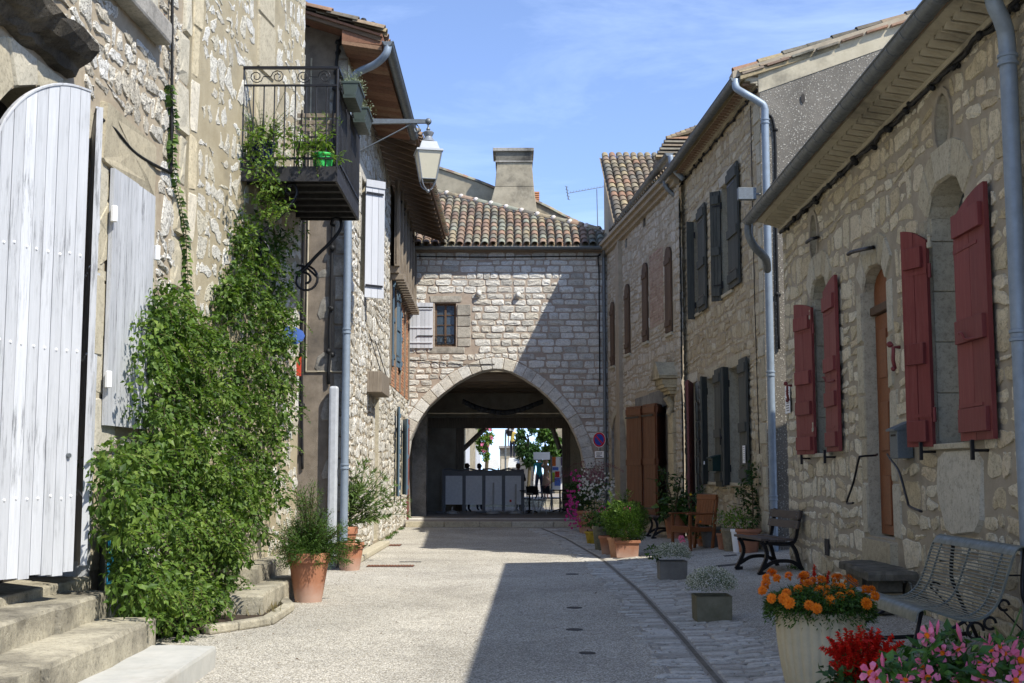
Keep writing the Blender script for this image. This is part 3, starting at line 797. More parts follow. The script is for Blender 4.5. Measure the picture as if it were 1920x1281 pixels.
# low patch stones at the base hidden by plants are kept regular
cells = coursed(0, L1w-.02, .12, zt, .40, .21, .042, 1, [ccw(h) for h in ex], rnd)
lst = [stone(W1, c, rnd, proud=.012, rough=.006, q=.24, wob=.007) for c in cells]
pieces('stone', 'small_stones', lst, M['lime_r1'], wall1, 290)
# reveals behind openings: jamb courses, glass, door
for H, dd in ((Ho1, -.14), (Ho2, -.14)): fill(W1, H, dd).build('niche_back', M['grey_st'], wall1)
def ring(W, H, t, d0, d1, name, mat, par):
    o = expand(H, t); m = MB(); k = len(H)
    for i in range(k):
        a, b, c, d_ = H[i], H[(i+1) % k], o[(i+1) % k], o[i]
        m.hexa([W.p(a[0], d0, a[1]), W.p(b[0], d0, b[1]), W.p(c[0], d0, c[1]), W.p(d_[0], d0, d_[1]), W.p(a[0], d1, a[1]), W.p(b[0], d1, b[1]), W.p(c[0], d1, c[1]), W.p(d_[0], d1, d_[1])])
    return m.build(name, M[mat] if isinstance(mat, str) else mat, par)
ring(W1, Ho1, .055, -.01, .02, 'niche_frame', 'mort_r1', wall1); ring(W1, Ho2, .055, -.01, .02, 'niche_frame', 'mort_r1', wall1)
def window(house, W, H, d, fmat='bshut', cols=2, rows=3, ft=.05, arch_in=False, name='window'):
    a0 = min(p[0] for p in H); a1 = max(p[0] for p in H); z0 = min(p[1] for p in H); z1 = max(p[1] for p in H)
    m = MB(); 
    m.wbox(W, a0, a0+ft, d-.03, d+.03, z0, z1); m.wbox(W, a1-ft, a1, d-.03, d+.03, z0, z1)
    m.wbox(W, a0+ft, a1-ft, d-.03, d+.03, z0, z0+ft); m.wbox(W, a0+ft, a1-ft, d-.03, d+.03, z1-ft, z1)
    m.wbox(W, (a0+a1)/2-ft*.5, (a0+a1)/2+ft*.5, d-.025, d+.035, z0+ft, z1-ft)
    wn = m.build(name, M[fmat], house, bevel=.003)
    zz = [z0+ft+(z1-z0-2*ft)*i/rows for i in range(rows+1)]
    xx = [a0+ft, (a0+a1)/2-ft*.5, (a0+a1)/2+ft*.5, a1-ft]
    for x0, x1 in ((xx[0], xx[1]), (xx[2], xx[3])):
        for i in range(rows):
            MB().wbox(W, x0, x1, d-.012, d-.006, zz[i]+.012, zz[i+1]-.012).build('pane', M['glass'], wn)
            if i: MB().wbox(W, x0, x1, d-.02, d+.02, zz[i]-.012, zz[i]+.012).build('glazing_bar', M[fmat], wn)
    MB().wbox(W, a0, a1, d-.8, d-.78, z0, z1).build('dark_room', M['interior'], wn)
    return wn
for H in (Hbig, Hsm):
    window(r1, W1, H, -.27, 'wpaint2' if False else 'dressed', 2, 3)
    a0, a1 = H[0][0], H[1][0]; m = MB(); z = H[0][1]
    MB().wbox(W1, a0-.03, a1+.03, -.3, .05, H[0][1]-.05, H[0][1]).build('window_sill', M['dressed'], r1, bevel=.006)
    # rebated inner jamb of smooth stone blocks
    z = H[0][1]
    while z < H[2][1]-.05:
        h = min(.46, H[2][1]-z); MB().wbox(W1, a1-.022, a1+.004, -.24, -.03, z+.004, z+h-.004).build('jamb_block', M['dressed'], wall1, bevel=.006)
        z += h
# door leaf
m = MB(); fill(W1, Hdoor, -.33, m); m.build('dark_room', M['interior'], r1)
door = MB().wbox(W1, dn+.02, df-.02, -.16, -.12, dz0+.02, dzs-.28).build('door', M['orange'], r1, bevel=.004)
for k in range(3):
    for j in range(2):
        a_ = dn+.09+j*.38; z_ = dz0+.12+k*.68*(dzs-dz0-.3)/2.05
        MB().wbox(W1, a_, a_+.3, -.125, -.105, z_, z_+.52).build('door_panel', M['orange'], door, bevel=.012)
MB().wbox(W1, dn, df, -.18, -.07, dzs-.27, dzs-.18).build('door_transom', M['bshut'], r1, bevel=.01)
m = MB(); P_ = [p for p in Hdoor if p[1] >= dzs-.02]; P_ = [(df-.01, dzs-.17), ]+[(p[0]*.98+(df+dn)/2*.02, p[1]-.01) for p in P_]+[(dn+.01, dzs-.17)]
m.prism([W1.p(a, -.15, z) for a, z in P_], W1.p(0, -.12, 0)-W1.p(0, -.15, 0)); m.build('fanlight', M['orange'], r1)
# red shutters
rs = dict(mat='red', planks=2, bat_h=.19, bt=.036, battens_in=.03, iron='red')
s1 = shutter(r1, W1, 1745, 1697, 418, 838, dh=.04, df=.17, arch=.14, battens=(.07, .42, .86), hinge=True, label=None, **rs)
s2 = shutter(r1, W1, 1797, 1858, 372, 828, dh=.06, df=.06, arch=.16, battens=(.08, .44, .88), **rs)
s3 = shutter(r1, W1, 1526, 1493, 560, 852, dh=.04, df=.15, arch=.10, battens=(.07, .30, .50, .86), **{**rs, 'bat_h': .17})
s4 = shutter(r1, W1, 1549, 1572, 528, 848, dh=.05, df=.06, arch=.12, battens=(.07, .30, .50, .86), **{**rs, 'bat_h': .17})
for (sh, Q, wd, H) in (s1, s3):
    m = MB(); m.tube([Q(wd, .06, H*.46), Q(wd+.02, .12, H*.46), Q(wd+.03, .12, H*.40), Q(wd+.03, .10, H*.36)], .018, 6); m.ball(Q(wd+.07, .12, H*.475), .03, 8, 5)
    m.tube([Q(wd+.03, .12, H*.47), Q(wd+.07, .12, H*.475)], .012, 6); m.ball(Q(wd+.03, .12, H*.36), .024, 8, 5); m.build('latch', M['red'], sh, smooth=True)
for (sh, Q, wd, H) in (s2, s4):
    m = MB(); m.tube(bez([Q(wd*.85, .03, H*.40), Q(wd*.5, .07, H*.40), Q(wd*.45, .09, H*.425), Q(wd*.35, .09, H*.43)], 4), .012, 6); m.build('latch', M['red'], sh, smooth=True)
for (u, v) in ((1733, 843), (1830, 840), (1507, 857), (1551, 854)):
    a, z = W1.px(u, v, .1); m = MB(); m.tube([W1.p(a, -.02, z-.02), W1.p(a, .13, z-.02)], .013, 6)
    m.mbox(Matrix.Translation(W1.p(a, .13, z-.015)), .03, .03, .16); m.build('shutter_catch', M['iron'], r1, bevel=.003)
for (u, v) in ((1747, 455), (1747, 800), (1523, 592), (1529, 803)):
    a, z = W1.px(u, v, .03); m = MB(); m.lathe([(.02, -.05), (.028, -.045), (.028, 0), (.018, .005), (.018, .05), (.024, .055), (.018, .075)], W1.p(a, .05, z), 8)
    m.build('hinge_pin', M['dressed'], r1, smooth=True, sharp=40)
# cornice
m = MB(); m.wbox(W1, 0, L1w, -.02, .07, T1-.03, T1+.02); m.add([W1.p(a, d, z) for a in (0, L1w) for d, z in ((.05, T1+.02), (.10, T1+.04), (.24, T1+.09), (.36, T1+.125))], [(i, i+1, i+5, i+4) for i in range(3)])
m.wbox(W1, 0, L1w+.04, -.02, .37, T1+.125, T1+.15); corn = m.build('cornice', M['render_c'], r1)
MB().wbox(W1, 0, L1w+.06, -.02, .395, T1+.15, T1+.165).build('cornice_tile_edge', M['tile_or'], corn)
base = canal(.30, .085, .10, 7, .02); k = 0; a = .1
me = None; sun_m = None
ang = math.atan2(W1.n.y, W1.n.x)-PI/2
sc_m = []
for i in range(3):
    mm = canal(.27, .088, .078, 7, .022); mm.t = [i/2]*len(mm.t); e = mm.mesh('cornice_scallop', M['render_c']); e.polygons.foreach_set('use_smooth', [True]*len(e.polygons)); e.set_sharp_from_angle(angle=R(40)); sc_m.append(e)
while a < L1w-.05:
    Mx = Matrix.Translation(W1.p(a, .30, T1+.055))@Matrix.Rotation(ang+PI, 4, 'Z')@Matrix.Rotation(R(-9), 4, 'X')
    put(rnd.choice(sc_m), 'cornice_scallop', corn, Mx); a += .205+rnd.uniform(-.006, .006)
gutter(r1, W1.p(0, .47, T1+.17), W1.p(L1w+.12, .47, T1+.17), .085, step=.40)
e0, e1 = W1.p(0, .42, T1+.19), W1.p(L1w+.05, .42, T1+.19); upv = (V((W1.n.x, W1.n.y, 0))*-1+V((0, 0, .36))).normalized(); axv = (e1-e0).normalized()
roof_slab(r1, [e0-V((0, 0, .05)), e1-V((0, 0, .05)), e1+upv*6, e0+upv*6], .03, 'tile_dk')
corrug(r1, e0+V((0, 0, .0)), axv, upv, L1w+.1, 6)
downpipe(r1, [W1.p(W1.L+.1, .47, T1+.12), W1.p(W1.L+.1, .47, T1-.05), W1.p(W1.L+.14, .38, T1-.22), W1.p(W1.L+.3, .2, T1-.36), W1.p(W1.L+.7, .1, T1-.46)], .06, 'zinc')
# thick pipe at the frame edge
a_, _ = W1.px(1898, 300, .1); pr = .062
xx = W1.p(a_, .10, 0)
downpipe(r1, [at(1855, -60, xx.y-.1)+V((0, 0, 0)), at(1864, 5, xx.y-.1), at(1880, 42, xx.y-.05), V((xx.x, xx.y, W1.z(1898, 90, .1)))+V((0, 0, .0)), V((xx.x, xx.y, 3.6)), V((xx.x, xx.y, .22))], pr, 'pipe', joints=((W1.z(1900, 100, .1), xx.x, xx.y), (W1.z(1914, 625, .1), xx.x, xx.y)))
cable(r1, [W1.p(a, .05+.02*math.sin(a*7), T1-.06+.015*math.sin(a*5)) for a in np.linspace(3.5, L1w-.1, 30)], .022, 'cable_bundle', clumps=17, seed=3, wob=.008)
cable(r1, [W1.p(a, .05, T1-.035+.01*math.sin(a*3)) for a in np.linspace(3.5, L1w-.1, 20)], .009, 'thin_cable', seed=5)
# bent iron rods
for pts in ([(1590, 477), (1600, 472), (1632, 465)], [(1512, 455), (1520, 449), (1530, 446)]):
    P = [W1.p(*W1.px(u, v, .09)[:1], .09, W1.z(u, v, .09)) for u, v in pts]; P.append(W1.p(W1.px(*pts[-1])[0]-.05, -.03, W1.z(*pts[-1])))
    m = MB(); m.tube(bez(P, 4), .022, 6); m.build('iron_bracket', M['iron'], r1, smooth=True)
# door hand rails
def wp(W, u, v, d): a, z = W.px(u, v, d); return W.p(a, d, z)
m = MB(); m.tube(bez([wp(W1, 1645, 852, -.02), wp(W1, 1640, 854, .1), wp(W1, 1615, 856, .25), wp(W1, 1610, 862, .27), wp(W1, 1600, 905, .3), wp(W1, 1588, 940, .3), wp(W1, 1592, 944, .3), wp(W1, 1600, 943, .3)], 4), .012, 6); m.build('hand_rail', M['iron'], r1, smooth=True)
m = MB(); m.tube(bez([wp(W1, 1664, 852, .02), wp(W1, 1670, 862, .1), wp(W1, 1686, 885, .2), wp(W1, 1700, 935, .25), wp(W1, 1706, 950, .25), wp(W1, 1728, 959, .25)], 4), .012, 6); m.build('hand_rail', M['iron'], r1, smooth=True)
# wall vent recess
a_, z_ = W1.px(1554, 1026); MB().wbox(W1, a_-.1, a_+.1, .02, .03, z_-.1, z_+.1).build('wall_vent', M['interior'], r1)

# ================================================================ RIGHT HOUSE 2 (grey green shutters, pebble-dash gable)
r2 = thing('stone_house', (4.0, 23.5, 0.1), 'tall stone house with weathered grey green shutters and a pebble-dashed gable', 'house')
W2 = Wall((4.15, 20.0), (3.80, 27.0), (-1, 0)); T2 = 7.96; zt = lambda a: T2
def opening(W, uf, un, vt, vb, d=0, rise=0):
    vm = (vt+vb)/2; a0 = W.px(un, vm, d)[0]; a1 = W.px(uf, vm, d)[0]
    if a0 > a1: a0, a1 = a1, a0
    return arch_poly(a0, a1, W.z(uf, vb, d), W.z(uf, vt, d), rise)
def opn(W, ac, wd, z0, z1, rise=0): return arch_poly(ac-wd/2, ac+wd/2, z0, z1, rise)
U1 = W2.px(1356, 450)[0]; U2 = W2.px(1304, 500)[0]; D1 = W2.px(1372, 800)[0]; D2 = W2.px(1331, 810)[0]
zu0, zu1 = W2.z(1372, 545), W2.z(1360, 345); zl0, zl1 = W2.z(1380, 905), W2.z(1380, 688)
H2 = [opn(W2, U1-.35, .85, zu0, zu1), opn(W2, U2-.35, .85, zu0-.03, zu1-.1), opn(W2, D1-.3, .85, zl0, zl1), opn(W2, D2-.3, .85, zl0, zl1-.05)]
Hd2 = opn(W2, W2.px(1299, 850)[0], .9, .12, W2.z(1290, 722)); H2.append(Hd2)
m = wall_face(W2, 0, W2.L, 0, zt, H2, depth=.3); wall2 = m.build('wall', [M['mort_r2'], M['dressed']], r2)
lst = []; ex = []
for H in H2: ex.append(hull(surround(W2, H, .17, rnd, .4, lst=lst, head=.22)))
lst += [q for z in np.arange(.15, T2-.3, .36) for q in rects(W2, [(.01, rnd.choice((.26, .42)), z+.006, z+.354)], rnd, proud=.02)]
ex.append([(0, 0), (.30, 0), (.30, T2), (0, T2)])
for m_ in lst: m_.build('dressed_block', M['dressed'], wall2)
cells = coursed(0, W2.L, .12, zt, .34, .17, .032, 1, ex, rnd)
pieces('stone', 'small_stones', [stone(W2, c, rnd, proud=.012, rough=.006, q=.22, wob=.006) for c in cells], M['lime_r2'], wall2, 290)
for H in H2[:4]:
    window(r2, W2, H, -.2, 'gshut', 2, 3)
    MB().wbox(W2, H[0][0]-.05, H[1][0]+.05, -.25, .06, H[0][1]-.06, H[0][1]).build('window_sill', M['dressed'], r2, bevel=.006)
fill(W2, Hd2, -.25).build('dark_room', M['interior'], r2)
gs = dict(mat='gshut', planks=3, bat_h=.16, bt=.035, battens=(.08, .45, .92))
for hu, fu, vt, vb, dh, df_ in ((1302, 1288, 415, 600, .04, .2), (1310, 1323, 392, 588, .05, .06), (1352, 1333, 356, 565, .04, .2), (1366, 1385, 320, 545, .05, .06),
        (1326, 1315, 706, 908, .04, .18), (1342, 1354, 694, 912, .05, .08), (1367, 1355, 688, 910, .04, .18), (1388, 1402, 674, 908, .05, .07)):
    sx = shutter(r2, W2, hu, fu, vt, vb, dh=dh, df=df_, **gs)
    if vt > 600 and df_ > .1:
        sh, Q, wd, H = sx; m = MB(); m.tube([Q(wd*.8, .03, .1), Q(wd*.8, .03, H*.46)], .011, 6); m.ball(Q(wd*.8, .08, H*.4), .03, 6, 5); m.tube([Q(wd*.8, .03, H*.43), Q(wd*.8, .1, H*.42), Q(wd*.8, .1, H*.34)], .014, 6); m.build('bolt', M['iron'], sh)
shutter(r2, W2, 1300, 1290, 718, 925, 'burg', dh=.05, df=.35, planks=3, battens=(.05, .38, .97), z0=.2, name='door_leaf', diag=True, label='burgundy door leaf standing open')
# paper on the shutter, letter box
a_, z_ = W2.px(1397, 852, .1); b_ = MB().wbox(W2, a_-.09, a_+.09, .118, .122, z_-.15, z_+.15).build('paper_notice', M['white'], r2)
m = MB()
for k in range(7): m.wbox(W2, a_-.06, a_+.06-(k % 3)*.02, .1222, .1232, z_+.11-k*.035, z_+.118-k*.035)
m.build('print_lines', M['iron'], b_, kind='stuff')
M['pinkbrick0'] = m_stone('faded_brick', [(.20, .13, .09), (.26, .18, .12)], stain=.3, pits=False)
m = MB()
for k in range(3): m.wbox(W2, 0, W2.L, -.02, .06+.09*k, T2-.02+.04*k, T2+.015+.04*k)
cn = m.build('cornice', M['render_c'], r2)
base = MB().wbox(W2, 0, .09, .0, .22, T2, T2+.03)
for i, a in enumerate(np.arange(.1, W2.L-.1, .17)): MB().wbox(W2, a, a+.09, .10, .26, T2+.012, T2+.052).build('cornice_brick', M['pinkbrick0'], cn)
g0 = W2.p(-.02, .40, T2+.10); g1 = W2.p(W2.L+.2, .40, T2+.10)
gutter(r2, g0, g1, .085, step=.45)
MB().wbox(W2, 0, W2.L, -.02, .33, T2+.095, T2+.12).build('soffit', M['mort_r2'], r2)
upv = (V((W2.n.x, W2.n.y, 0))*-1+V((0, 0, .33))).normalized(); e0, e1 = W2.p(-.08, .34, T2+.16), W2.p(W2.L, .34, T2+.16)
corrug(r2, e0, (e1-e0).normalized(), upv, (e1-e0).length, 6); roof_slab(r2, [e0-V((0, 0, .1)), e1-V((0, 0, .1)), e1+upv*6-V((0, 0, .05)), e0+upv*6-V((0, 0, .05))], .06, 'tile_dk')
# gable facing the camera
def m_pebble():
    N = NT('pebble_dash'); f = N.noise(1.2, 6, .7); c = N.mix(N.ramp(f, [(.35, g3(0)), (.65, g3(1))]), (.13, .118, .098), (.21, .19, .155))
    p = N.pos(); mp_ = N.n('ShaderNodeMapping'); mp_.inputs['Scale'].default_value = (1, 1, 1); N.l(p, mp_.inputs[0])
    v = N.vor(26, mp_.outputs[0]); d = N.ramp(v.outputs['Distance'], [(.26, g3(1)), (.36, g3(0))]); r_ = N.ramp(v.outputs['Color'], [(.30, g3(0)), (.37, g3(1))])
    v2 = N.vor(45, mp_.outputs[0]); d2 = N.ramp(v2.outputs['Distance'], [(.26, g3(1)), (.38, g3(0))]); r2_ = N.ramp(v2.outputs['Color'], [(.4, g3(0)), (.46, g3(.9))])
    k = N.math('MAXIMUM', N.math('MULTIPLY', d, r_), N.math('MULTIPLY', d2, r2_)); k = N.math('MULTIPLY', k, N.ramp(N.noise(1.5, 3, .5), [(.3, g3(.5)), (.5, g3(1))]))
    c = N.mix(N.ramp(N.noise(.7, 6, .7), [(.45, g3(0)), (.65, g3(.6))]), c, (.10, .09, .075)); c = N.mix(N.math('MULTIPLY', k, .75), c, (.50, .47, .40)); N.bump(N.math('ADD', k, N.math('MULTIPLY', N.noise(40, 5, .8), .5)), .9, .02); return N.done(c, .9)
M['pebble'] = m_pebble()
Wg = Wall((4.15, 20.0), (10.5, 20.0), (0, -1)); zg = lambda a: T2+.27+a*.33
lowg = lambda a: zg(a)-.20-.2*(a < 1.0)*(1-a)
m = wall_face(Wg, 0, 6.35, 0, lowg, []); m.build('gable_wall', M['pebble'], r2)
m = MB()
m.add([Wg.p(a, .012, z) for a in (-.02, 6.35) for z in (lowg(a), zg(a))], [(0, 2, 3, 1)]); m.build('gable_band', M['render_c'], r2)
m = MB(); m.wbox(Wg, -.45, 6.35, -.3, .03, zg(-.45)-.02, zg(-.45)+.10, z0b=zg(6.35)-.02, z1b=zg(6.35)+.10); m.build('verge_fill', M['mort_r2'], r2)
me_c = tile_mesh('tile_dk', .52, .10, .085); vdir = V((1, 0, .33)).normalized()
for i in range(15):
    p = Wg.p(-.42+i*.42, .02, zg(-.42+i*.42)+.06+.008*(i % 3)); x2 = V((0, -1, 0)); n2 = x2.cross(vdir)*-1
    x2 = vdir.cross(V((0, -1, 0))).normalized()
    yv = vdir; zv = V((-.33, 0, 1)).normalized(); xv = yv.cross(zv)
    put(rnd.choice(me_c), 'verge_tile', r2, Matrix.Translation(p+V((0, .1, .04)))@Matrix((xv, (yv+zv*-.05).normalized(), zv)).transposed().to_4x4())
    m = MB(); m.tone = rnd.random(); m.mbox(Matrix.Translation(p+V((.3, -.02, .03)))@Matrix((xv, yv, zv)).transposed().to_4x4(), .13, .38, .035); m.build('verge_brick', M['tile'], r2)
m = MB(); q = Wg.p(.72, .015, zg(.72)-.75); m.prism([q+V((.035*math.cos(k*PI/5), 0, .085*math.sin(k*PI/5))) for k in range(10)], (0, -.006, 0)); m.build('wall_hole', M['interior'], r2)
# corner pipes and cables
px_ = at(1443, 600, 19.85)
downpipe(r2, [g0+V((0, .05, -.03)), g0+V((.0, -.02, -.18)), g0+V((.12, -.1, -.3)), V((px_.x-.1, 19.86, 7.62)), V((px_.x, 19.86, 7.5)), V((px_.x, 19.86, 7.1)), V((px_.x, 19.86, 4)), V((px_.x, 19.86, .12))], .062, 'pipe', joints=[(z, px_.x, 19.86) for z in (7.3, 5.65, 3.1, 1.1)])
cable(r2, [Wg.p(.05, .02, 7.2), Wg.p(.1, .04, 7.42), Wg.p(.2, .03, 7.35), Wg.p(.24, .02, 6.9), Wg.p(.22, .02, 5.5), Wg.p(.22, .03, 3.5)], .022, clumps=5, seed=8)
cable(r2, [W2.p(a, .04, T2-.08+.02*math.sin(a*6)) for a in np.linspace(0, W2.L, 20)], .018, 'cable_bundle', clumps=14, seed=4)
cable(r2, [W2.p(.55, .02, T2-.2), W2.p(.56, .02, 5), W2.p(.5, .02, 3), W2.p(.45, .02, 1.8)], .008, 'thin_cable')
bx_ = wp(W2, 1400, 364, .25); m = MB(); m.mbox(Matrix.Translation(bx_), .30, .12, .20); m.build('junction_box', M['zinc'], r2, bevel=.005)
m = MB(); m.tube([bx_+V((.14, 0, 0)), bx_+V((.34, .05, 0))], .02, 6); m.tube([bx_+V((.34, .02, .02)), bx_+V((.24, 0, .14)), bx_+V((.26, 0, .22))], .008, 5); m.build('box_bracket', M['zinc'], r2)
downpipe(r2, [W2.p(W2.L-.05, .38, T2+.05), W2.p(W2.L-.06, .34, T2-.15), W2.p(W2.L-.08, .12, T2-.4), W2.p(W2.L-.08, .1, T2-.8), W2.p(W2.L-.08, .1, 4), W2.p(W2.L-.08, .1, 3.6), W2.p(W2.L-.06, .16, 3.4), W2.p(W2.L-.06, .1, 3.1), W2.p(W2.L-.06, .1, .1)], .055, 'zinc', joints=[(5.5, *W2.p(W2.L-.08, .1, 0)[:2]), (3.0, *W2.p(W2.L-.06, .1, 0)[:2])])
# upper brown gable piece beyond
m = MB(); m.prism([at(1228, 302, 27.6), at(1248, 266, 27.6), at(1332, 236, 27.6), at(1340, 330, 27.6), at(1250, 345, 27.6)], (0, .6, 0)); m.build('upper_gable', M['render_g'], r2)
for i in range(10):
    p = at(1250, 262, 27.5).lerp(at(1330, 232, 27.5), i/9); put(rnd.choice(me_c), 'verge_tile', r2, Matrix.Translation(p)@Matrix.Rotation(R(-90), 4, 'Z')@Matrix.Rotation(R(14), 4, 'X'))
for i in range(6):
    p = at(1229, 296, 27.5).lerp(at(1249, 262, 27.5), i/5); put(rnd.choice(me_c), 'verge_tile', r2, Matrix.Translation(p)@Matrix.Rotation(R(-90), 4, 'Z'))

# ================================================================ RIGHT HOUSE 3
r3 = thing('stone_house', (3.2, 31, 0.05), 'pale rubble house with narrow arched brown shutters beside the archway', 'house')
W3 = Wall((3.66, 26.5), (2.78, 35.45), (-1, 0)); T3 = 7.95; zt = lambda a: T3
H3 = []
def S3(u0, u1, vt, vb):
    a0, a1 = sorted((W3.px(u0, (vt+vb)/2)[0], W3.px(u1, (vt+vb)/2)[0])); z0, z1 = W3.z(u0, vb), W3.z((u0+u1)/2, vt); r_ = (a1-a0)*.35
    return arch_poly(a0, a1, z0, z1-r_, r_, 6)
for q in ((1250, 1261, 462, 628), (1207, 1216, 492, 644), (1174, 1182, 532, 666), (1147, 1153, 566, 688)): H3.append(S3(*q))
Hs = opn(W3, W3.px(1208, 410)[0], .3, W3.z(1208, 425), W3.z(1208, 396)); Hs2 = opn(W3, W3.px(1174, 455)[0], .25, W3.z(1174, 465), W3.z(1174, 448))
a0, a1 = sorted((W3.px(1147, 860)[0], W3.px(1175, 860)[0])); Ha = arch_poly(a0, a1, .02, W3.z(1160, 820), W3.z(1160, 775)-W3.z(1160, 820), 10)
b0, b1 = sorted((W3.px(1196, 850)[0], W3.px(1250, 850)[0])); Hb = arch_poly(b0, b1, .5, W3.z(1230, 768), 0)
allh = H3+[Hs, Hs2, Ha, Hb]
wall3 = wall_face(W3, 0, W3.L, 0, zt, allh, depth=.4).build('wall', [M['mort_r2'], M['grey_st']], r3)
lst = []; ex = [ccw(expand(h, .04)) for h in H3+[Hs, Hs2]]
# arch ring of the door arch
arc = [(a1, W3.z(1160, 820))]+Ha[3:-1]+[(a0, W3.z(1160, 820))]; cx = (a0+a1)/2
outr = [(cx+(p[0]-cx)*1.22, p[1]+.18*(1 if 0 < i < len(arc)-1 else .0)) for i, p in enumerate(arc)]
for i in range(len(arc)-1): lst.append(stone(W3, ccw([arc[i], arc[i+1], outr[i+1], outr[i]]), rnd, proud=.02, rough=.002, q=.03))
ex.append(hull([(cx+(a0-cx)*1.22, 0), (cx+(a1-cx)*1.22, 0)]+outr)); 
for z in np.arange(.05, W3.z(1160, 820)-.3, .42):
    for e, s_ in ((a0, -1), (a1, 1)): lst += rects(W3, [(min(e, e+s_*.22), max(e, e+s_*.22), z+.005, z+.415)], rnd)
lst += rects(W3, [(b0-.15, (b0+b1)/2, Hb[2][1]+.01, Hb[2][1]+.42), ((b0+b1)/2+.02, b1+.1, Hb[2][1]+.01, Hb[2][1]+.40)], rnd, proud=.04, tone=.1)
ex.append([(b0-.2, .3), (b1+.15, .3), (b1+.15, Hb[2][1]+.45), (b0-.2, Hb[2][1]+.45)])
for m_ in lst: m_.build('dressed_block', M['grey_st' if m_.tone == .1 else 'dressed'], wall3)
bp0, bp1 = sorted((W3.px(1218, 540)[0], W3.px(1244, 540)[0])); bz0, bz1 = W3.z(1230, 612), W3.z(1230, 470)
ex.append([(bp0, bz0), (bp1, bz0), (bp1, bz1), (bp0, bz1)])
cells = coursed(0, W3.L, .05, zt, .34, .18, .03, 1, [ccw(e) for e in ex], rnd)
pieces('stone', 'small_stones', [stone(W3, c, rnd, proud=.012, rough=.006, q=.22, wob=.006) for c in cells], M['lime_r3'], wall3, 290)
M['pinkbrick'] = m_stone('pink_brick', [(.30, .20, .15), (.36, .26, .20), (.42, .32, .25)], stain=.3, pits=False)
pieces('brick', 'brickwork', [stone(W3, c, rnd, proud=.01, rough=.001, q=.05) for c in ashlar(bp0, bp1, bz0, lambda a: bz1, .2, .075, .014, .003, [], rnd)], M['pinkbrick'], wall3, 60)
for H in H3:
    aa = sorted((H[0][0], H[1][0])); MB().wbox(W3, aa[0]-.04, aa[1]+.04, -.05, .06, H[0][1]-.07, H[0][1]).build('window_sill', M['dressed'], r3, bevel=.006)
    sh = MB(); zz = H[2][1]; rr_ = max(p[1] for p in H)-zz; w_ = aa[1]-aa[0]
    sb = MB().wbox(W3, aa[0]+.03, aa[1]-.03, .052, .075, H[0][1]+.15, H[0][1]+.27); sb = sb.build('shutter', M['bshut'], r3, bevel=.004); MB().wbox(W3, aa[0]+.03, aa[1]-.03, .052, .075, zz-.2, zz-.08).build('batten', M['bshut'], sb, bevel=.004)
    n_ = 4
    for i in range(n_):
        x0, x1 = aa[0]+w_*i/n_+.004, aa[0]+w_*(i+1)/n_-.004; t_ = lambda x: zz+rr_*math.sqrt(max(0, 1-((x-(aa[0]+aa[1])/2)/(w_/2))**2))
        m = MB(); m.tone = rnd.random(); m.wbox(W3, x0, x1, .012, .05, H[0][1]+.02, t_(x0), z1b=t_(x1)); m.build('plank', M['bshut'], sb)
    for z in (H[0][1]+.2, zz-.1):
        m = MB(); m.tube([W3.p(aa[1]+.0, .03, z), W3.p(aa[1]+.12, .03, z)], .02, 6); m.build('hinge_pin', M['iron'], sb)
    fill(W3, H, -.1).build('dark_room', M['interior'], r3)
for H in (Hs, Hs2): fill(W3, H, -.25).build('dark_room', M['interior'], r3)
fill(W3, Hb, -.3).build('dark_room', M['interior'], r3)
fill(W3, Ha, -.39).build('niche_back', M['grey_st'], r3)
# varnished folding doors
z0_ = .42; z1_ = W3.z(1230, 764)
q1 = at(1247, 850, 27.9); 
def panel(P0, P1, z0, z1, mat, name, parent, rails=(.03, .5, .97), pl=4, th=.04, label=None):
    t = (P1-P0); t.z = 0; wd = t.length; t.normalize(); n_ = V((t.y, -t.x, 0)); n_ = n_ if n_.y < 0 else -n_
    Q = lambda x, y, z: V((P0.x, P0.y, 0))+t*x+n_*y+V((0, 0, z))
    def hx(m, xa, xb, ya, yb, za, zb): m.hexa([Q(xa, ya, za), Q(xb, ya, za), Q(xb, yb, za), Q(xa, yb, za), Q(xa, ya, zb), Q(xb, ya, zb), Q(xb, yb, zb), Q(xa, yb, zb)])
    m = MB(); H = z1-z0
    hx(m, .01, wd-.01, -.024, -.019, z0+.01, z1-.01)
    s_ = m.build(name, M[mat], parent, label=label)
    for r_ in rails:
        m = MB(); m.tone = rnd.random(); hx(m, 0, wd, .017, .04, z0+H*r_-.07, z0+H*r_+.07); m.build('batten', M[mat], s_, bevel=.004)
    for i in range(pl):
        m = MB(); m.tone = rnd.random(); hx(m, wd*i/pl+.003, wd*(i+1)/pl-.003, -.02, .018, z0, z1); m.build('plank', M[mat], s_)
    for z in (z0+H*.1, z0+H*.9):
        m = MB(); hx(m, 0, wd*.9, .041, .047, z-.02, z+.02); m.build('hinge_strap', M['iron'], s_)
    return s_
panel(at(1176, 850, 29.0), at(1204, 850, 28.3), z0_, z1_, 'varn', 'folding_door', r3, (.1, .5, .95))
panel(at(1207, 850, 28.3), at(1230, 850, 27.6), z0_, z1_+.02, 'varn', 'folding_door', r3, (.1, .5, .95))
panel(at(1231, 850, 27.6), at(1247, 850, 28.6), z0_, z1_+.02, 'varn', 'folding_door', r3, (.1, .5, .95))
M['hoodst'] = m_stone('ochre_carved_stone', [(.40, .33, .19), (.46, .39, .25), (.50, .44, .31)], stain=.8, dirtlo=.48, bump=.4)
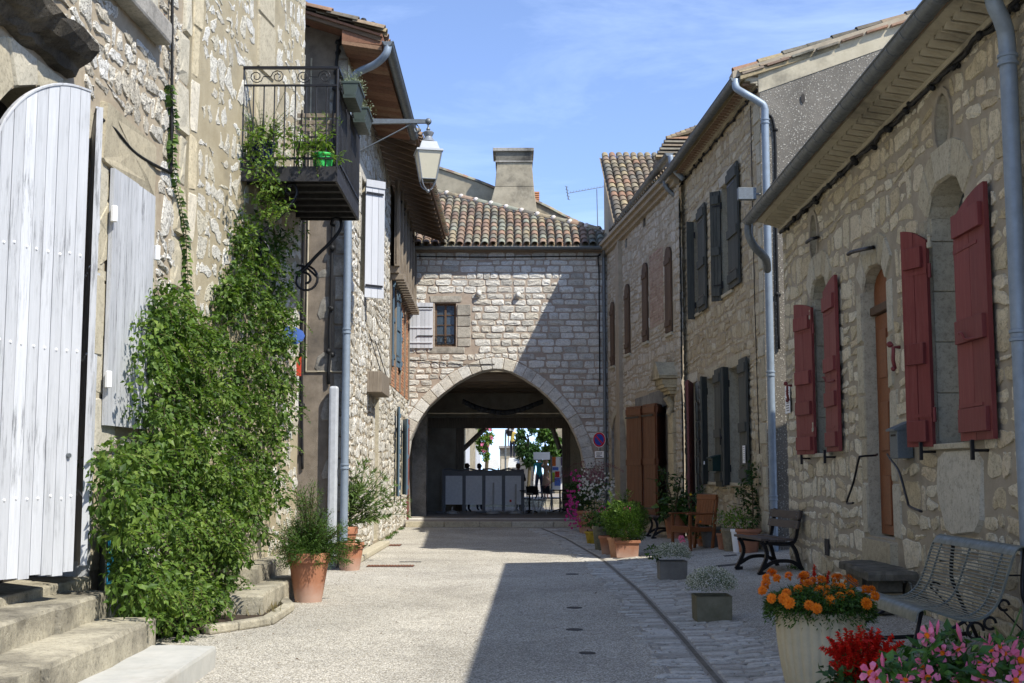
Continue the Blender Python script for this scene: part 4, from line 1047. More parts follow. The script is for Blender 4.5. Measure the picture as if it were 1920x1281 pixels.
# carved door hood
hd = wp(W3, 1262, 700, 0); a_ = W3.px(1262, 700)[0]; zz = W3.z(1262, 740)
m = MB()
for k, (d_, w_, h0, h1) in enumerate(((.16, .62, 0, .07), (.22, .70, .07, .13), (.30, .78, .13, .20), (.42, .9, .33, .39))): m.wbox(W3, a_-w_/2, a_+w_/2, -.02, d_, zz+h0, zz+h1)
P_ = [W3.p(a_-.47, -.02, zz+.39), W3.p(a_+.47, -.02, zz+.39), W3.p(a_+.05, -.02, zz+.72), W3.p(a_-.05, -.02, zz+.72)]; m.prism(P_, W3.p(0, .42, 0)-W3.p(0, -.02, 0))
hood = m.build('door_hood', M['hoodst'], r3, bevel=.01)
for k in range(6): MB().wbox(W3, a_-.40+k*.14, a_-.33+k*.14, .0, .34, zz+.20, zz+.32).build('dentil', M['hoodst'], hood, bevel=.008)
m = MB(); m.tube(bez([W3.p(a_-.02, .0, zz-.55), W3.p(a_-.02, .10, zz-.42), W3.p(a_-.02, .05, zz-.25), W3.p(a_-.02, .16, zz-.05)], 5), [.05]*5+[.07]*5+[.09]*6, 8); m.build('scroll_corbel', M['hoodst'], hood, smooth=True)
for z in np.arange(.1, zz-.6, .45): MB().wbox(W3, a_-.22, a_+.32, .0, .07, z+.004, z+.446).build('pilaster_block', M['hoodst'], r3, bevel=.008)
# gutter, cornice
p0_, p1_ = at(1255, 287, 26.3), at(1157, 418, 33.4)
gutter(r3, p0_, p1_, .085, step=.5)
m = MB(); m.wbox(W3, 0, W3.L, -.02, .1, T3-.14, T3-.04); m.wbox(W3, 0, W3.L, -.02, .2, T3-.04, T3+.06); m.wbox(W3, 0, W3.L, -.4, .28, T3+.06, T3+.14); m.build('cornice', M['mort_r2'], r3)
m = MB(); m.tube(bez([p0_+V((.02, 0, -.06)), p0_+V((.08, -.02, -.35)), p0_+V((.30, -.05, -.6))], 5), .06, 10); m.build('downpipe', M['pipe'], r3, smooth=True)
m = MB(); m.tube([p0_.lerp(p1_, .25)+V((-.1, 0, 0)), p0_.lerp(p1_, .18)+V((.5, 0, .12))], .022, 6); m.build('stay_rod', M['iron'], r3)
upv = (V((W3.n.x, W3.n.y, 0))*-1+V((0, 0, .3))).normalized(); e0, e1 = W3.p(0, .25, T3+.15), W3.p(W3.L*.8, .25, T3+.15)
corrug(r3, e0, (e1-e0).normalized(), upv, (e1-e0).length, 5)
# ---- tiled roof behind
r4 = thing('tiled_house', (3.7, 35.5, 0), 'lichen covered tile roof slope of the house behind the right gutter', 'house')
up4 = V((0, 1, .62)).normalized(); O4 = V((2.84, 33.0, 8.28))
sl_ = 5.9
roof_tiles(r4, O4, V((1, 0, 0)), up4, 8, lambda c: sl_, 'tile_dk', sp=.225, ex=.38, r0=.115, r1=.095)
m = MB(); m.prism([O4+V((-.02, 0, -.12)), O4+V((3.5, 0, -.12)), O4+V((3.5, 0, -.12))+up4*sl_, O4+V((-.02, 0, -.12))+up4*sl_], (0, 0, .1)); m.build('roof', M['tile_dk'], r4)
top_ = O4+up4*sl_
m = MB(); m.hexa([(2.9, 33.1, 0), (6, 33.1, 0), (6, 38, 0), (2.9, 38, 0), (2.9, 33.1, 8.1), (6, 33.1, 8.1), (6, 38, 11.1), (2.9, 38, 11.1)]); m.build('wall', M['mort_r2'], r4)

# ================================================================ ARCH HOUSE
ah = thing('gatehouse', (-.1, 35.5, .15), 'white ashlar house with a wide pointed archway closing the street', 'house')
WA = Wall((-3.1, 35.5), (2.8, 35.5), (0, -1)); zeave = WA.z(950, 472); zt = lambda a: zeave
inner_px = [(762, 868), (768, 826), (785, 790), (803, 763), (828, 740), (855, 719), (882, 704), (906, 695), (930, 691), (955, 695), (981, 709), (1005, 724), (1028, 744), (1048, 766), (1066, 790), (1080, 818), (1090, 845), (1096, 880)]
inner = [WA.px(u, v) for u, v in inner_px]
fl = .15
Harch = [(inner[0][0], fl), (inner[-1][0], fl)]+inner[::-1]
Hwin = arch_poly(WA.px(815, 600)[0], WA.px(855, 600)[0], WA.z(830, 650), WA.z(830, 568), 0)
wallA = wall_face(WA, 0, WA.L, 0, zt, [Harch, Hwin], depth=.75).build('wall', [M['mort_a'], M['lime_a']], ah)
# voussoirs at equal arc length
def resample(P, n_):
    d = [0]
    for a, b in zip(P, P[1:]): d.append(d[-1]+math.hypot(b[0]-a[0], b[1]-a[1]))
    o = []
    for i in range(n_+1):
        s_ = d[-1]*i/n_
        for k in range(len(P)-1):
            if s_ <= d[k+1]+1e-9: f = (s_-d[k])/(d[k+1]-d[k]); o.append((P[k][0]+(P[k+1][0]-P[k][0])*f, P[k][1]+(P[k+1][1]-P[k][1])*f)); break
    return o
inn = resample(inner, 27); outr = []
for i, p in enumerate(inn):
    a, b = inn[max(i-1, 0)], inn[min(i+1, len(inn)-1)]; tx, tz = b[0]-a[0], b[1]-a[1]; l = math.hypot(tx, tz); nx, nz_ = -tz/l, tx/l
    outr.append((p[0]+nx*.34, p[1]+nz_*.34))
lst = [stone(WA, ccw([inn[i], inn[i+1], outr[i+1], outr[i]]), rnd, proud=.022, rough=.003, q=.05, tone=rnd.uniform(.2, .9)) for i in range(27)]
for m_ in lst: m_.build('voussoir', M['lime_a'], wallA)
sur = rects(WA, [(WA.px(857, 600)[0], WA.px(883, 600)[0], WA.z(860, z1), WA.z(860, z0)) for z0, z1 in ((571, 592), (593, 612), (613, 634), (635, 650))]+[(WA.px(805, 600)[0], WA.px(866, 600)[0], WA.z(830, 567), WA.z(830, 555)), (WA.px(803, 600)[0], WA.px(872, 600)[0], WA.z(830, 663), WA.z(830, 651))], rnd, proud=.03, tone=.9)
for m_ in sur: m_.build('dressed_block', M['grey_st'], wallA)
exw = [(WA.px(808, 600)[0], WA.z(830, 664)), (WA.px(884, 600)[0], WA.z(830, 664)), (WA.px(884, 600)[0], WA.z(830, 554)), (WA.px(808, 600)[0], WA.z(830, 554))]
cells = ashlar(0, WA.L, .02, zt, .36, .192, .022, .012, [hull([(outr[0][0], 0), (outr[-1][0], 0)]+outr), exw], rnd)
pieces('stone', 'small_stones', [stone(WA, c, rnd, proud=.016, rough=.0095, q=.14, wob=.007) for c in cells], M['lime_a'], wallA, 295)
wn = window(ah, WA, Hwin, -.14, 'bshut', 2, 4, .06)
m = MB(); a0, a1 = Hwin[0][0], Hwin[1][0]; z0 = Hwin[0][1]
for z in (.08, .30): m.tube([WA.p(a0, -.05, z0+z), WA.p(a1, -.05, z0+z)], .011, 6)
for k in range(5):
    c = a0+(a1-a0)*(k+.5)/5; m.tube([WA.p(c+.05*math.cos(t), -.05, z0+.19+.09*math.sin(t)) for t in np.linspace(0, 2*PI, 9)], .007, 5)
m.build('window_guard', M['iron'], ah)
sh, Q, wd, H = shutter(ah, WA, 812, 766, 568, 653, 'wpaint2', dh=.03, df=.06, planks=6, battens=(.12, .45, .86), bat_h=.03, bt=.03, hinge=False)
for z in (.27, .9):
    m = MB(); m.tube([Q(0, .04, H*z), Q(wd*.62, .04, H*z), Q(wd*.68, .04, H*z-.03)], .014, 6); m.build('hinge_strap', M['iron'], sh)
for u, v in ((898, 551), (972, 554)):
    a, z = WA.px(u, v); m = MB(); m.tone = .5; m.lathe([(.08, 0), (.08, .06), (.07, .12), (.03, .15)], (0, 0, 0), 10); m.v = [WA.p(a+p.x, p.z, z+p.y*1.2) for p in m.v]; m.build('corbel', M['lime_a'], wallA, smooth=True, sharp=50)
zE = zeave
MB().wbox(WA, 0, WA.L, -.05, .26, zE-.02, zE+.03).build('eave_board', M['beam'], ah)
gutter(ah, WA.p(0, .36, zE+.07), WA.p(WA.L-.03, .36, zE+.07), .075, step=.55)
downpipe(ah, [WA.p(WA.L-.12, .34, zE), WA.p(WA.L-.12, .2, zE-.15), WA.p(WA.L-.12, .1, zE-.3), WA.p(WA.L-.12, .1, 3), WA.p(WA.L-.12, .1, .05)], .05, 'zinc')
cable(ah, [WA.p(.1, .05, zE-.15), WA.p(2.5, .05, zE-.17), WA.p(WA.L-.5, .05, zE-.15), WA.p(WA.L-.28, .05, zE-.25), WA.p(WA.L-.26, .05, 6), WA.p(WA.L-.26, .05, 4)], .02, seed=2)
cable(ah, [WA.p(0, .04, WA.z(765, 674)), WA.p(1.6, .04, WA.z(860, 683)), WA.p(2.6, .04, WA.z(930, 683))], .012, seed=2)
# roof
upA = V((0, 1, .577)).normalized(); OA = WA.p(0, .30, zE+.12); rt = []
def lenA(c):
    X = OA.x+.24*(c+.5)
    # ridge line in plan: from (-2.1, 4.0 up) on the left to nearly nothing on the right
    return max(.5, 4.72-(X+2.1)*(4.72-1.05)/4.75)
roof_tiles(ah, OA, V((1, 0, 0)), upA, 24, lenA, 'tile', sp=.243, ex=.36, r0=.112, r1=.09, lift=.02)
m = MB(); P_ = [OA+V((0, 0, -.06)), OA+V((5.9, 0, -.06)), OA+V((5.9, 0, -.06))+upA*1.0, OA+V((0, 0, -.06))+upA*lenA(0)]
m.prism(P_, (0, 0, .04)); m.build('roof', M['tile_dk'], ah)
# mortared white ridge
M['mort_w'] = m_mortar('white_mortar', (.52, .46, .40), (.66, .60, .54), 10)
rl = MB(); pr_ = []
for c in range(25):
    q = OA+V((.243*c, 0, 0))+upA*lenA(c-.5); pr_.append(q+V((0, 0, .06)))
rl.tube(pr_, .075, 8); rdg = rl.build('ridge', M['mort_w'], ah, smooth=True)
for i in range(0, 24, 2):
    p, q = pr_[i], pr_[min(i+2, 24)]; t = (q-p).normalized(); xv = t.cross(V((0, 0, 1))).normalized(); zv = xv.cross(t)
    put(rnd.choice(tile_mesh('tile', .5, .13, .11)), 'ridge_tile', rdg, Matrix.Translation(p+V((0, 0, .03)))@Matrix((xv, t, zv)).transposed().to_4x4())
    m = MB(); m.ball(p+V((0, -.08, .06)), .085, 8, 6); m.build('mortar_lump', M['mort_w'], rdg, smooth=True)
q = at(932, 408, 38.6); m = MB(); m.lathe([(.13, 0), (.13, .16), (.17, .17), (.17, .21), (.12, .22), (.12, .34), (.16, .35), (.13, .42), (.02, .45)], q, 10); m.build('vent_pot', M['terra'], ah, smooth=True, sharp=40)

M['hood0'] = m_stone('sooty_stone', [(.12, .11, .09), (.18, .165, .13)], dirt=(.03, .028, .025), stain=.9, dirtlo=.45)
M['render_ch'] = m_mortar('weathered_chimney_render', (.22, .19, .135), (.33, .29, .21), 2.2, .8, (.05, .045, .038), 1.0)
# ---- back building with chimney
bh = thing('rendered_house', (-.5, 44, 0), 'rendered gable with a broad chimney rising behind the archway roof', 'house')
YB = 43.0
wl = [(770, 300), (822, 317), (850, 326), (885, 338), (912, 349), (932, 358), (1000, 378), (1030, 392), (1060, 408), (1090, 422), (1135, 442)]
m = MB()
for (a, b) in zip(wl, wl[1:]):
    p, q = at(*a, YB), at(*b, YB); m.hexa([(p.x, YB, 5), (q.x, YB, 5), (q.x, YB+.5, 5), (p.x, YB+.5, 5), p, q, q+V((0, .5, 0)), p+V((0, .5, 0))])
m.build('gable_wall', M['render_ch'], bh)
for side in ([(775, 301), (822, 316), (850, 325), (885, 337), (918, 350)], [(1003, 378), (1030, 391), (1060, 407), (1090, 421), (1132, 440)]):
    P = bez([at(u, v, YB-.05) for u, v in side], 4)
    for i in range(len(P)-1):
        t = (P[i+1]-P[i]).normalized(); xv = t.cross(V((0, 0, 1))).normalized(); zv = xv.cross(t)
        if side[0][0] > 900: t_, x_ = -t, -xv
        else: t_, x_ = t, xv
        put(rnd.choice(tile_mesh('tile', .5, .13, .11)), 'verge_tile', bh, Matrix.Translation((P[i] if t_ == t else P[i+1])+V((0, .1, 0)))@Matrix((x_, t_, zv)).transposed().to_4x4())
c0, c1 = at(930, 400, YB-.6), at(998, 400, YB-.6)
def frust(m, za, zb, xa0, xa1, ya0, ya1, xb0, xb1, yb0, yb1): m.hexa([(xa0, ya0, za), (xa1, ya0, za), (xa1, ya1, za), (xa0, ya1, za), (xb0, yb0, zb), (xb1, yb0, zb), (xb1, yb1, zb), (xb0, yb1, zb)])
Zc = lambda v: at(960, v, YB-.6).z
Xc = lambda u: at(u, 340, YB-.6).x
m = MB(); Y0, Y1 = YB-.7, YB+.6
frust(m, Zc(450), Zc(352), Xc(903), Xc(1012), Y0-.35, Y1, Xc(928), Xc(1001), Y0-.05, Y1)
frust(m, Zc(352), Zc(306), Xc(928), Xc(1001), Y0-.05, Y1, Xc(932), Xc(997), Y0, Y1)
stack = m.build('chimney', M['render_ch'], bh, bevel=.02)
frust(MB(), 0, 1, 0, 1, 0, 1, 0, 1, 0, 1)
m = MB(); frust(m, Zc(306), Zc(303), Xc(929), Xc(999), Y0-.05, Y1+.05, Xc(929), Xc(999), Y0-.05, Y1+.05); m.build('chimney_band', M['grey_st'], stack)
m = MB(); frust(m, Zc(303), Zc(286), Xc(930), Xc(998), Y0-.02, Y1, Xc(929), Xc(998), Y0-.03, Y1); m.build('chimney_head', M['hood0'], stack)
m = MB(); frust(m, Zc(286), Zc(280), Xc(924), Xc(1001), Y0-.12, Y1+.1, Xc(924), Xc(1001), Y0-.12, Y1+.1); m.build('chimney_cap', M['grey_st'], stack, bevel=.01)
for k in range(5):
    m = MB(); q = at(1002+k*0, 378-k*4, YB+.3); m.box(q.x-.02, q.x+.18, q.y, q.y+.3, q.z, q.z+.05); m.build('small_chimney_course', M['tile_or'], bh)
ant = thing('tv_antenna', at(1120, 432, 42.5), 'thin TV antenna on a mast above the roof ridge', 'antenna')
m = MB(); b0_, b1_ = at(1121, 440, 42.5), at(1119, 355, 42.5); m.tube([b0_, b1_], .018, 6); m.build('mast', M['zinc'], ant)
m = MB(); m.tube([at(1068, 362, 42.3), at(1140, 349, 42.7)], .012, 5); m.build('boom', M['zinc'], ant)
for k in range(14):
    p = at(1068, 362, 42.3).lerp(at(1140, 349, 42.7), k/13); m = MB(); m.tube([p+V((0, -.12, -.03)), p+V((.05, .12, .09))], .008, 5); m.build('element', M['zinc'], ant)
m = MB(); m.tube([at(1062, 350, 42), at(1066, 374, 42)], .02, 5)
for k in range(5): p = at(1062, 350, 42).lerp(at(1066, 374, 42), k/4); m.tube([p+V((-.05, 0, .02)), p+V((.06, 0, -.02))], .01, 4)
m.build('reflector', M['zinc'], ant)
# ================================================================ LEFT HOUSE 1 (white arched door, small shuttered window)
l1 = thing('stone_house', (-3.7, 9, .5), 'rough white limestone house with an arched doorway and a shuttered window at the left', 'house')
WL = Wall((-3.78, 3.0), (-3.50, 12.85), (1, 0)); zt = lambda a: 9.0
def aY(W, Y): return (Y-W.A.y)/W.t.y
d0, d1 = aY(WL, 8.05), aY(WL, 10.45); Hd = arch_poly(d0, d1, .62, 3.25, 1.18, 14)
wa0, wa1 = sorted((WL.px(192, 550)[0], WL.px(272, 580)[0])); wz0, wz1 = 1.9, 4.16
Hw = arch_poly(wa0+.06, wa1-.06, wz0+.06, wz1-.03, 0)
up0, up1 = aY(WL, 9.0), aY(WL, 11.5); Hu = arch_poly(up0, up1, 5.95, 8.2, 0)
wallL = wall_face(WL, 0, WL.L, 0, zt, [Hd, Hw, Hu], depth=.45).build('wall', [M['mort_l'], M['dressed']], l1)
lst = []; ex = []
arc = [(d1, 3.25)]+Hd[3:-1]+[(d0, 3.25)]; inn = resample(arc, 9); outr = []; cx = (d0+d1)/2
for p in inn:
    dx, dz_ = p[0]-cx, p[1]-2.75; l = math.hypot(dx, dz_); outr.append((p[0]+dx/l*.42, min(4.62, p[1]+dz_/l*.50)))
for i in range(9): lst.append(stone(WL, ccw([inn[i], inn[i+1], outr[i+1], outr[i]]), rnd, proud=.02, rough=.006, q=.04))
z = .65
while z < 3.2:
    h = min(.5, 3.25-z); lst += rects(WL, [(d1+.004, d1+rnd.choice((.34, .5)), z+.006, z+h-.006), (d0-.4, d0-.004, z+.006, z+h-.006)], rnd); z += h
ex.append(hull([(d0-.42, .5), (d1+.46, .5), (d1+.46, 3.25), (d0-.42, 3.25)]+outr+[(d0-.3, 4.95), (aY(WL, 9.62), 4.95)]))
lst += rects(WL, [(wa0-.22, wa1+.2, wz1+.01, wz1+.56)], rnd, proud=.03, rough=.01)
ex.append([(wa0-.28, wz0-.05), (wa1+.25, wz0-.05), (wa1+.25, wz1+.58), (wa0-.28, wz1+.58)])
z = wz0
while z < wz1-.02:
    h = min(rnd.uniform(.5, .8), wz1-z); h = h if wz1-z-h > .2 else wz1-z
    lst += rects(WL, [(wa0-.24, wa0-.01, z+.006, z+h-.006), (wa1+.01, wa1+.2, z+.006, z+h-.006)], rnd); z += h
for z in np.arange(.1, 8.9, .55): lst += rects(WL, [(WL.L-rnd.choice((.22, .4)), WL.L-.01, z+.006, z+.544)], rnd, proud=.03, rough=.01)
ex.append([(WL.L-.25, 0), (WL.L, 0), (WL.L, 9), (WL.L-.25, 9)])
ex.append([(up0-.3, 5.7), (up1+.3, 5.7), (up1+.3, 8.5), (up0-.3, 8.5)])
lst += rects(WL, [(up1, up1+.28, z, z+.5) for z in (5.95, 6.46, 6.97)], rnd)
for m_ in lst: m_.build('dressed_block', M['dressed'], wallL)
cells = coursed(1.5, WL.L, .1, zt, .34, .24, .034, 1.6, [ccw(e) for e in ex], rnd)
pieces('stone', 'small_stones', [stone(WL, c, rnd, proud=.013, rough=.0085, q=.27, wob=.016) for c in cells], M['lime_l'], wallL, 290)
M['hood'] = m_stone('blackened_stone', [(.15, .13, .095), (.22, .19, .14), (.11, .095, .07)], dirt=(.03, .026, .02), stain=.85, bump=1.2, bd=.04, dirtlo=.4)
m = MB(); prof = [(-.02, 4.64), (.08, 4.66), (.11, 4.73), (.19, 4.78), (.25, 4.86), (.26, 4.93), (-.02, 5.02)]
n_ = 16; vs_ = []
for i in range(n_+1):
    a = d0-.5+(aY(WL, 9.62)-d0+.5)*i/n_
    for d, z in prof: vs_.append(WL.p(a, d+rnd.uniform(-.02, .02), z+rnd.uniform(-.022, .022)))
k = len(prof); m.add(vs_, [(i*k+j, (i+1)*k+j, (i+1)*k+(j+1) % k, i*k+(j+1) % k) for i in range(n_) for j in range(k)]+[tuple(range(k)), tuple(range(n_*k, n_*k+k))])
m.build('hood_mould', M['hood'], wallL)
MB().wbox(WL, up0-.3, up1+.3, -.02, .16, 5.70, 5.93).build('window_sill', M['grey_st'], wallL, bevel=.03)
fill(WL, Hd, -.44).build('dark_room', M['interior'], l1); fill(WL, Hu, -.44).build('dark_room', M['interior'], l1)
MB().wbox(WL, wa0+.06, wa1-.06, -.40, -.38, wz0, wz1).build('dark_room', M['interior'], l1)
# window shutters (closed, two leaves)
wm = (wa0+wa1)/2+.06
for ah_, af_, hf in ((wa0, wm, .06), (wa1, wm+.01, .05)):
    sh, Q, wd, H = shutter(l1, WL, 0, 0, 0, 0, 'wpaint', dh=.05, df=hf, planks=4, battens=(), hinge=False, ah=ah_, af=af_, z0=wz0, z1=wz1)
for (a, z) in ((wa0-.03, wz0+1.85), (wa1+.03, wz0+1.72), (wa0-.03, wz0+.4), (wa1+.03, wz0+.5)):
    m = MB(); m.lathe([(.02, -.08), (.03, -.075), (.03, .06), (.02, .065)], WL.p(a, .09, z), 8); m.build('hinge_pin', M['white'], l1, smooth=True, sharp=40)
# arched door leaves
def leaf(P0, P1, z0, z1, zlow, pl, name, label, mat='wpaint', th=.045):
    t = (P1-P0); t.z = 0; wd = t.length; t.normalize(); n_ = V((t.y, -t.x, 0)); n_ = n_ if n_.y < 0 else -n_
    Q = lambda x, y, z: V((P0.x, P0.y, 0))+t*x+n_*y+V((0, 0, z))
    top = lambda x: zlow+(z1-zlow)*math.sqrt(max(0, 1-(max(0, wd*.92-x)/(wd*.92))**2))
    m = MB()
    for b in (z0+.25, z0+1.5, z0+2.6):
        m.hexa([Q(.03, -.03, b), Q(wd-.02, -.03, b), Q(wd-.02, -th/2, b), Q(.03, -th/2, b), Q(.03, -.03, b+.14), Q(wd-.02, -.03, b+.14), Q(wd-.02, -th/2, b+.14), Q(.03, -th/2, b+.14)])
    o = None
    for i in range(pl):
        p = MB(); p.tone = rnd.random(); x0, x1 = wd*i/pl+.0025, wd*(i+1)/pl-.0025; pr = rnd.uniform(0, .005); zb = z0+rnd.uniform(-.012, .012)
        seg = 4
        for k in range(seg):
            a, b = x0+(x1-x0)*k/seg, x0+(x1-x0)*(k+1)/seg
            p.hexa([Q(a, -th/2, zb), Q(b, -th/2, zb), Q(b, th/2+pr, zb), Q(a, th/2+pr, zb), Q(a, -th/2, top(a)), Q(b, -th/2, top(b)), Q(b, th/2+pr, top(b)), Q(a, th/2+pr, top(a))])
        if o is None: o = m.build(name, M[mat], l1, label=label)
        p.build('plank', M[mat], o)
        for zz in (z0+.55, z0+1.65, z0+2.35):
            if zz < top((x0+x1)/2)-.1:
                s_ = MB(); s_.ball(Q((x0+x1)/2+rnd.uniform(-.01, .01), th/2+pr, zz+rnd.uniform(-.02, .02)), .012, 6, 4); s_.build('nail', M['white'], o)
    # edge strip following the arch
    pts = [Q(x, th/2+.004, top(x)-.006) for x in np.linspace(0, wd, 16)]; e = MB(); e.tube(pts, .011, 5); e.build('edge_strip', M['wpaint'], o)
    return o, Q, wd
lf, Q, wd = leaf(at(-45, 700, 8.35), at(146, 700, 9.2), .76, 4.42, 3.5, 9, 'door_leaf', 'white boarded door leaf with curved top swung open to the street')
m = MB(); m.tube([Q(wd-.1, .0, 1.62), Q(wd-.1, .05, 1.62)], .018, 8); m.build('door_knob', M['zinc'], lf)
lf2, Q2, wd2 = leaf(at(160.5, 620, 10.42), at(173, 620, 9.55), .78, 4.40, 3.9, 6, 'door_leaf', 'second white leaf seen edge on beside the open one')
MB().wbox(WL, d1-.05, d1-.0, -.4, .02, .6, 3.2).build('door_frame', M['wpaint'], l1)
MB().wbox(WL, d0, d1, -.45, .04, .44, .63).build('threshold', M['step'], l1, bevel=.015)
cable(l1, [wp(WL, 178, 215, .03), wp(WL, 215, 243, .03), wp(WL, 255, 288, .03), wp(WL, 312, 320, .03), wp(WL, 321, 312, .05), wp(WL, 322, 200, .05), wp(WL, 323, 0, .05), wp(WL, 323, -200, .05)], .016)
m = MB(); m.tube([wp(WL, 290, 24, .0), wp(WL, 308, 28, .12), wp(WL, 302, 52, .05)], .012, 5); m.build('rusty_hook', M['rust'], l1)
m = MB(); m.hexa([(-9, 3, 9.0), (-3.3, 3, 9.0), (-3.1, 12.9, 9), (-9, 12.9, 9), (-9, 3, 9.1), (-3.3, 3, 9.1), (-3.1, 12.9, 9.1), (-9, 12.9, 9.1)]); m.build('roof', M['tile_dk'], l1)
m = MB(); m.quad((-3.78, 3, 0), (-9, 3, 0), (-9, 3, 9), (-3.78, 3, 9)); m.build('side_wall', M['mort_l'], l1)

# ================================================================ LEFT HOUSE 2 (ochre, balcony)
l2 = thing('stone_house', (-3.2, 14.8, 0), 'ochre mortared house wall carrying a black iron balcony', 'house')
WM = Wall((-3.47, 12.88), (-2.93, 16.8), (1, 0)); zt = lambda a: 9.6
wallM = wall_face(WM, 0, WM.L, 0, zt, []).build('wall', M['mort_l2'], l2)
m = MB(); m.quad(WM.p(WM.L, 0, 0), WM.p(WM.L, -4, 0), WM.p(WM.L, -4, 9.6), WM.p(WM.L, 0, 9.6)); m.quad(WM.p(0, 0, 0), WM.p(0, -4, 0), WM.p(0, -4, 9.6), WM.p(0, 0, 9.6)); m.quad(WM.p(0, 0, 9.6), WM.p(WM.L, 0, 9.6), WM.p(WM.L, -4, 9.6), WM.p(0, -4, 9.6)); m.build('side_wall', M['mort_l2'], l2)
qa0 = 0.0; qa1 = WM.px(366, 400)[0]; pa0, pa1 = WM.px(482, 100)[0], WM.px(513, 100)[0]
lst = []
z = .1
while z < 9.4:
    h = rnd.uniform(.38, .7); lst += [(stone(WM, [(qa0+.01, z), (qa1*rnd.choice((.8, 1.0, 1.25)), z), (qa1*rnd.choice((.8, 1.0, 1.25)), z+h-.012), (qa0+.01, z+h-.012)], rnd, proud=.012, rough=.004, q=.1, wob=.01))]; z += h
z = .1
while z < 9.4:
    h = rnd.uniform(.5, .9); lst += rects(WM, [(pa0, pa1, z, z+h-.01)], rnd, proud=.03, rough=.003, tone=.15); z += h
M['quoin_y'] = m_stone('ochre_quoin', [(.34, .31, .24), (.48, .41, .27), (.54, .47, .33), (.58, .53, .42)], stain=.5, grain=55, bump=.5, dirtlo=.56)
for m_ in lst: m_.build('dressed_block', M['quoin_y'], wallM)
ex = [[(0, 0), (qa1*1.1, 0), (qa1*1.1, 9.6), (0, 9.6)], [(pa0-.1, 0), (pa1+.1, 0), (pa1+.1, 9.6), (pa0-.1, 9.6)]]
cells = coursed(0, WM.L, .1, zt, .26, .25, .06, 2.0, ex, rnd)
pieces('stone', 'small_stones', [stone(WM, c, rnd, proud=.007, rough=.003, q=.26, wob=.022) for c in cells if rnd.random() < .92], M['lime_l2'], wallM, 290)
# ---- balcony
Zs0, Zs1 = 4.97, 5.14; ZT = 6.39
bn = at(458, 335, 14.45); bo = at(630, 335, 14.45); fo = at(671, 413, 16.75); fi = V((-2.94, 16.75, 0))
bn = WM.p(aY(WM, 14.45), 0, 0)
C4 = [V((p.x, p.y, 0)) for p in (bn, bo, fo, fi)]
def seg(m, p, q, za, zb, w_):
    t = (q-p).normalized(); n_ = V((t.y, -t.x, 0))*w_/2
    m.hexa([p-n_+V((0, 0, za)), q-n_+V((0, 0, za)), q+n_+V((0, 0, za)), p+n_+V((0, 0, za)), p-n_+V((0, 0, zb)), q-n_+V((0, 0, zb)), q+n_+V((0, 0, zb)), p+n_+V((0, 0, zb))])
m = MB(); m.hexa([c+V((0, 0, Zs0+.06)) for c in C4]+[c+V((0, 0, Zs1-.01)) for c in C4])
M['irondust'] = m_plain('worn_black_iron', (.03, .028, .028), .55, .4, .5, 15, spec=.5)
bal = m.build('balcony', M['irondust'], l2)
for a, b in ((0, 1), (1, 2), (2, 3)):
    m = MB(); seg(m, C4[a], C4[b], Zs0, Zs1+.012, .03); m.build('edge_beam', M['irondust'], bal)
for i in range(6):
    f = (i+.5)/6; p = C4[0].lerp(C4[3], f); q = C4[1].lerp(C4[2], f); m = MB(); seg(m, p, q, Zs0+.005, Zs0+.06, .035); m.build('joist', M['irondust'], bal)
def up(p, z): return V((p.x, p.y, z))
for a, b in ((0, 1), (1, 2), (2, 3)):
    m = MB(); seg(m, C4[a], C4[b], ZT-.03, ZT, .045); m.build('top_rail', M['iron'], bal)
    m = MB(); seg(m, C4[a], C4[b], ZT-.245, ZT-.225, .03); m.build('mid_rail', M['iron'], bal)
    m = MB(); seg(m, C4[a], C4[b], Zs1+.1, Zs1+.125, .03); m.build('bottom_rail', M['iron'], bal)
    L = (C4[b]-C4[a]).length; k = max(2, int(round(L/.128)))
    for i in range(k+1):
        if i == 0 and a > 0: continue
        p = C4[a].lerp(C4[b], i/k); e = i in (0, k)
        m = MB(); m.tube([up(p, Zs1), up(p, ZT-.03 if e else ZT-.235)], .016 if e else .0085, 6, False); m.build('post' if e else 'baluster', M['iron'], bal)
    ns = max(2, int(round(L/.5)))
    for i in range(ns):
        p = C4[a].lerp(C4[b], (i+.06)/ns); q = C4[a].lerp(C4[b], (i+.94)/ns); t = (q-p); w_ = t.length; t.normalize()
        def pt(x, z): return up(p, 0)+t*x+V((0, 0, ZT-.225+z))
        s_ = []
        for side, cx in ((1, .24), (-1, .76)):
            sp_r = []
            for j in range(15):
                an = j/14*1.6*2*PI; r_ = .085*(1-.72*j/14); sp_r.append((cx*w_+side*-1*math.cos(an+PI/2*0)*r_*-1*side*side, .1+(-math.sin(an))*r_*(1 if side > 0 else -1)))
            s_.append(sp_r)
        m = MB(); m.tube([pt(*c) for c in s_[0]], .0065, 5); m.tube([pt(*c) for c in s_[1]], .0065, 5)
        m.tube(bez([pt(*s_[0][0]), pt(.5*w_, .1), pt(*s_[1][0])], 3), .0065, 5); m.build('scroll', M['iron'], bal, smooth=True)
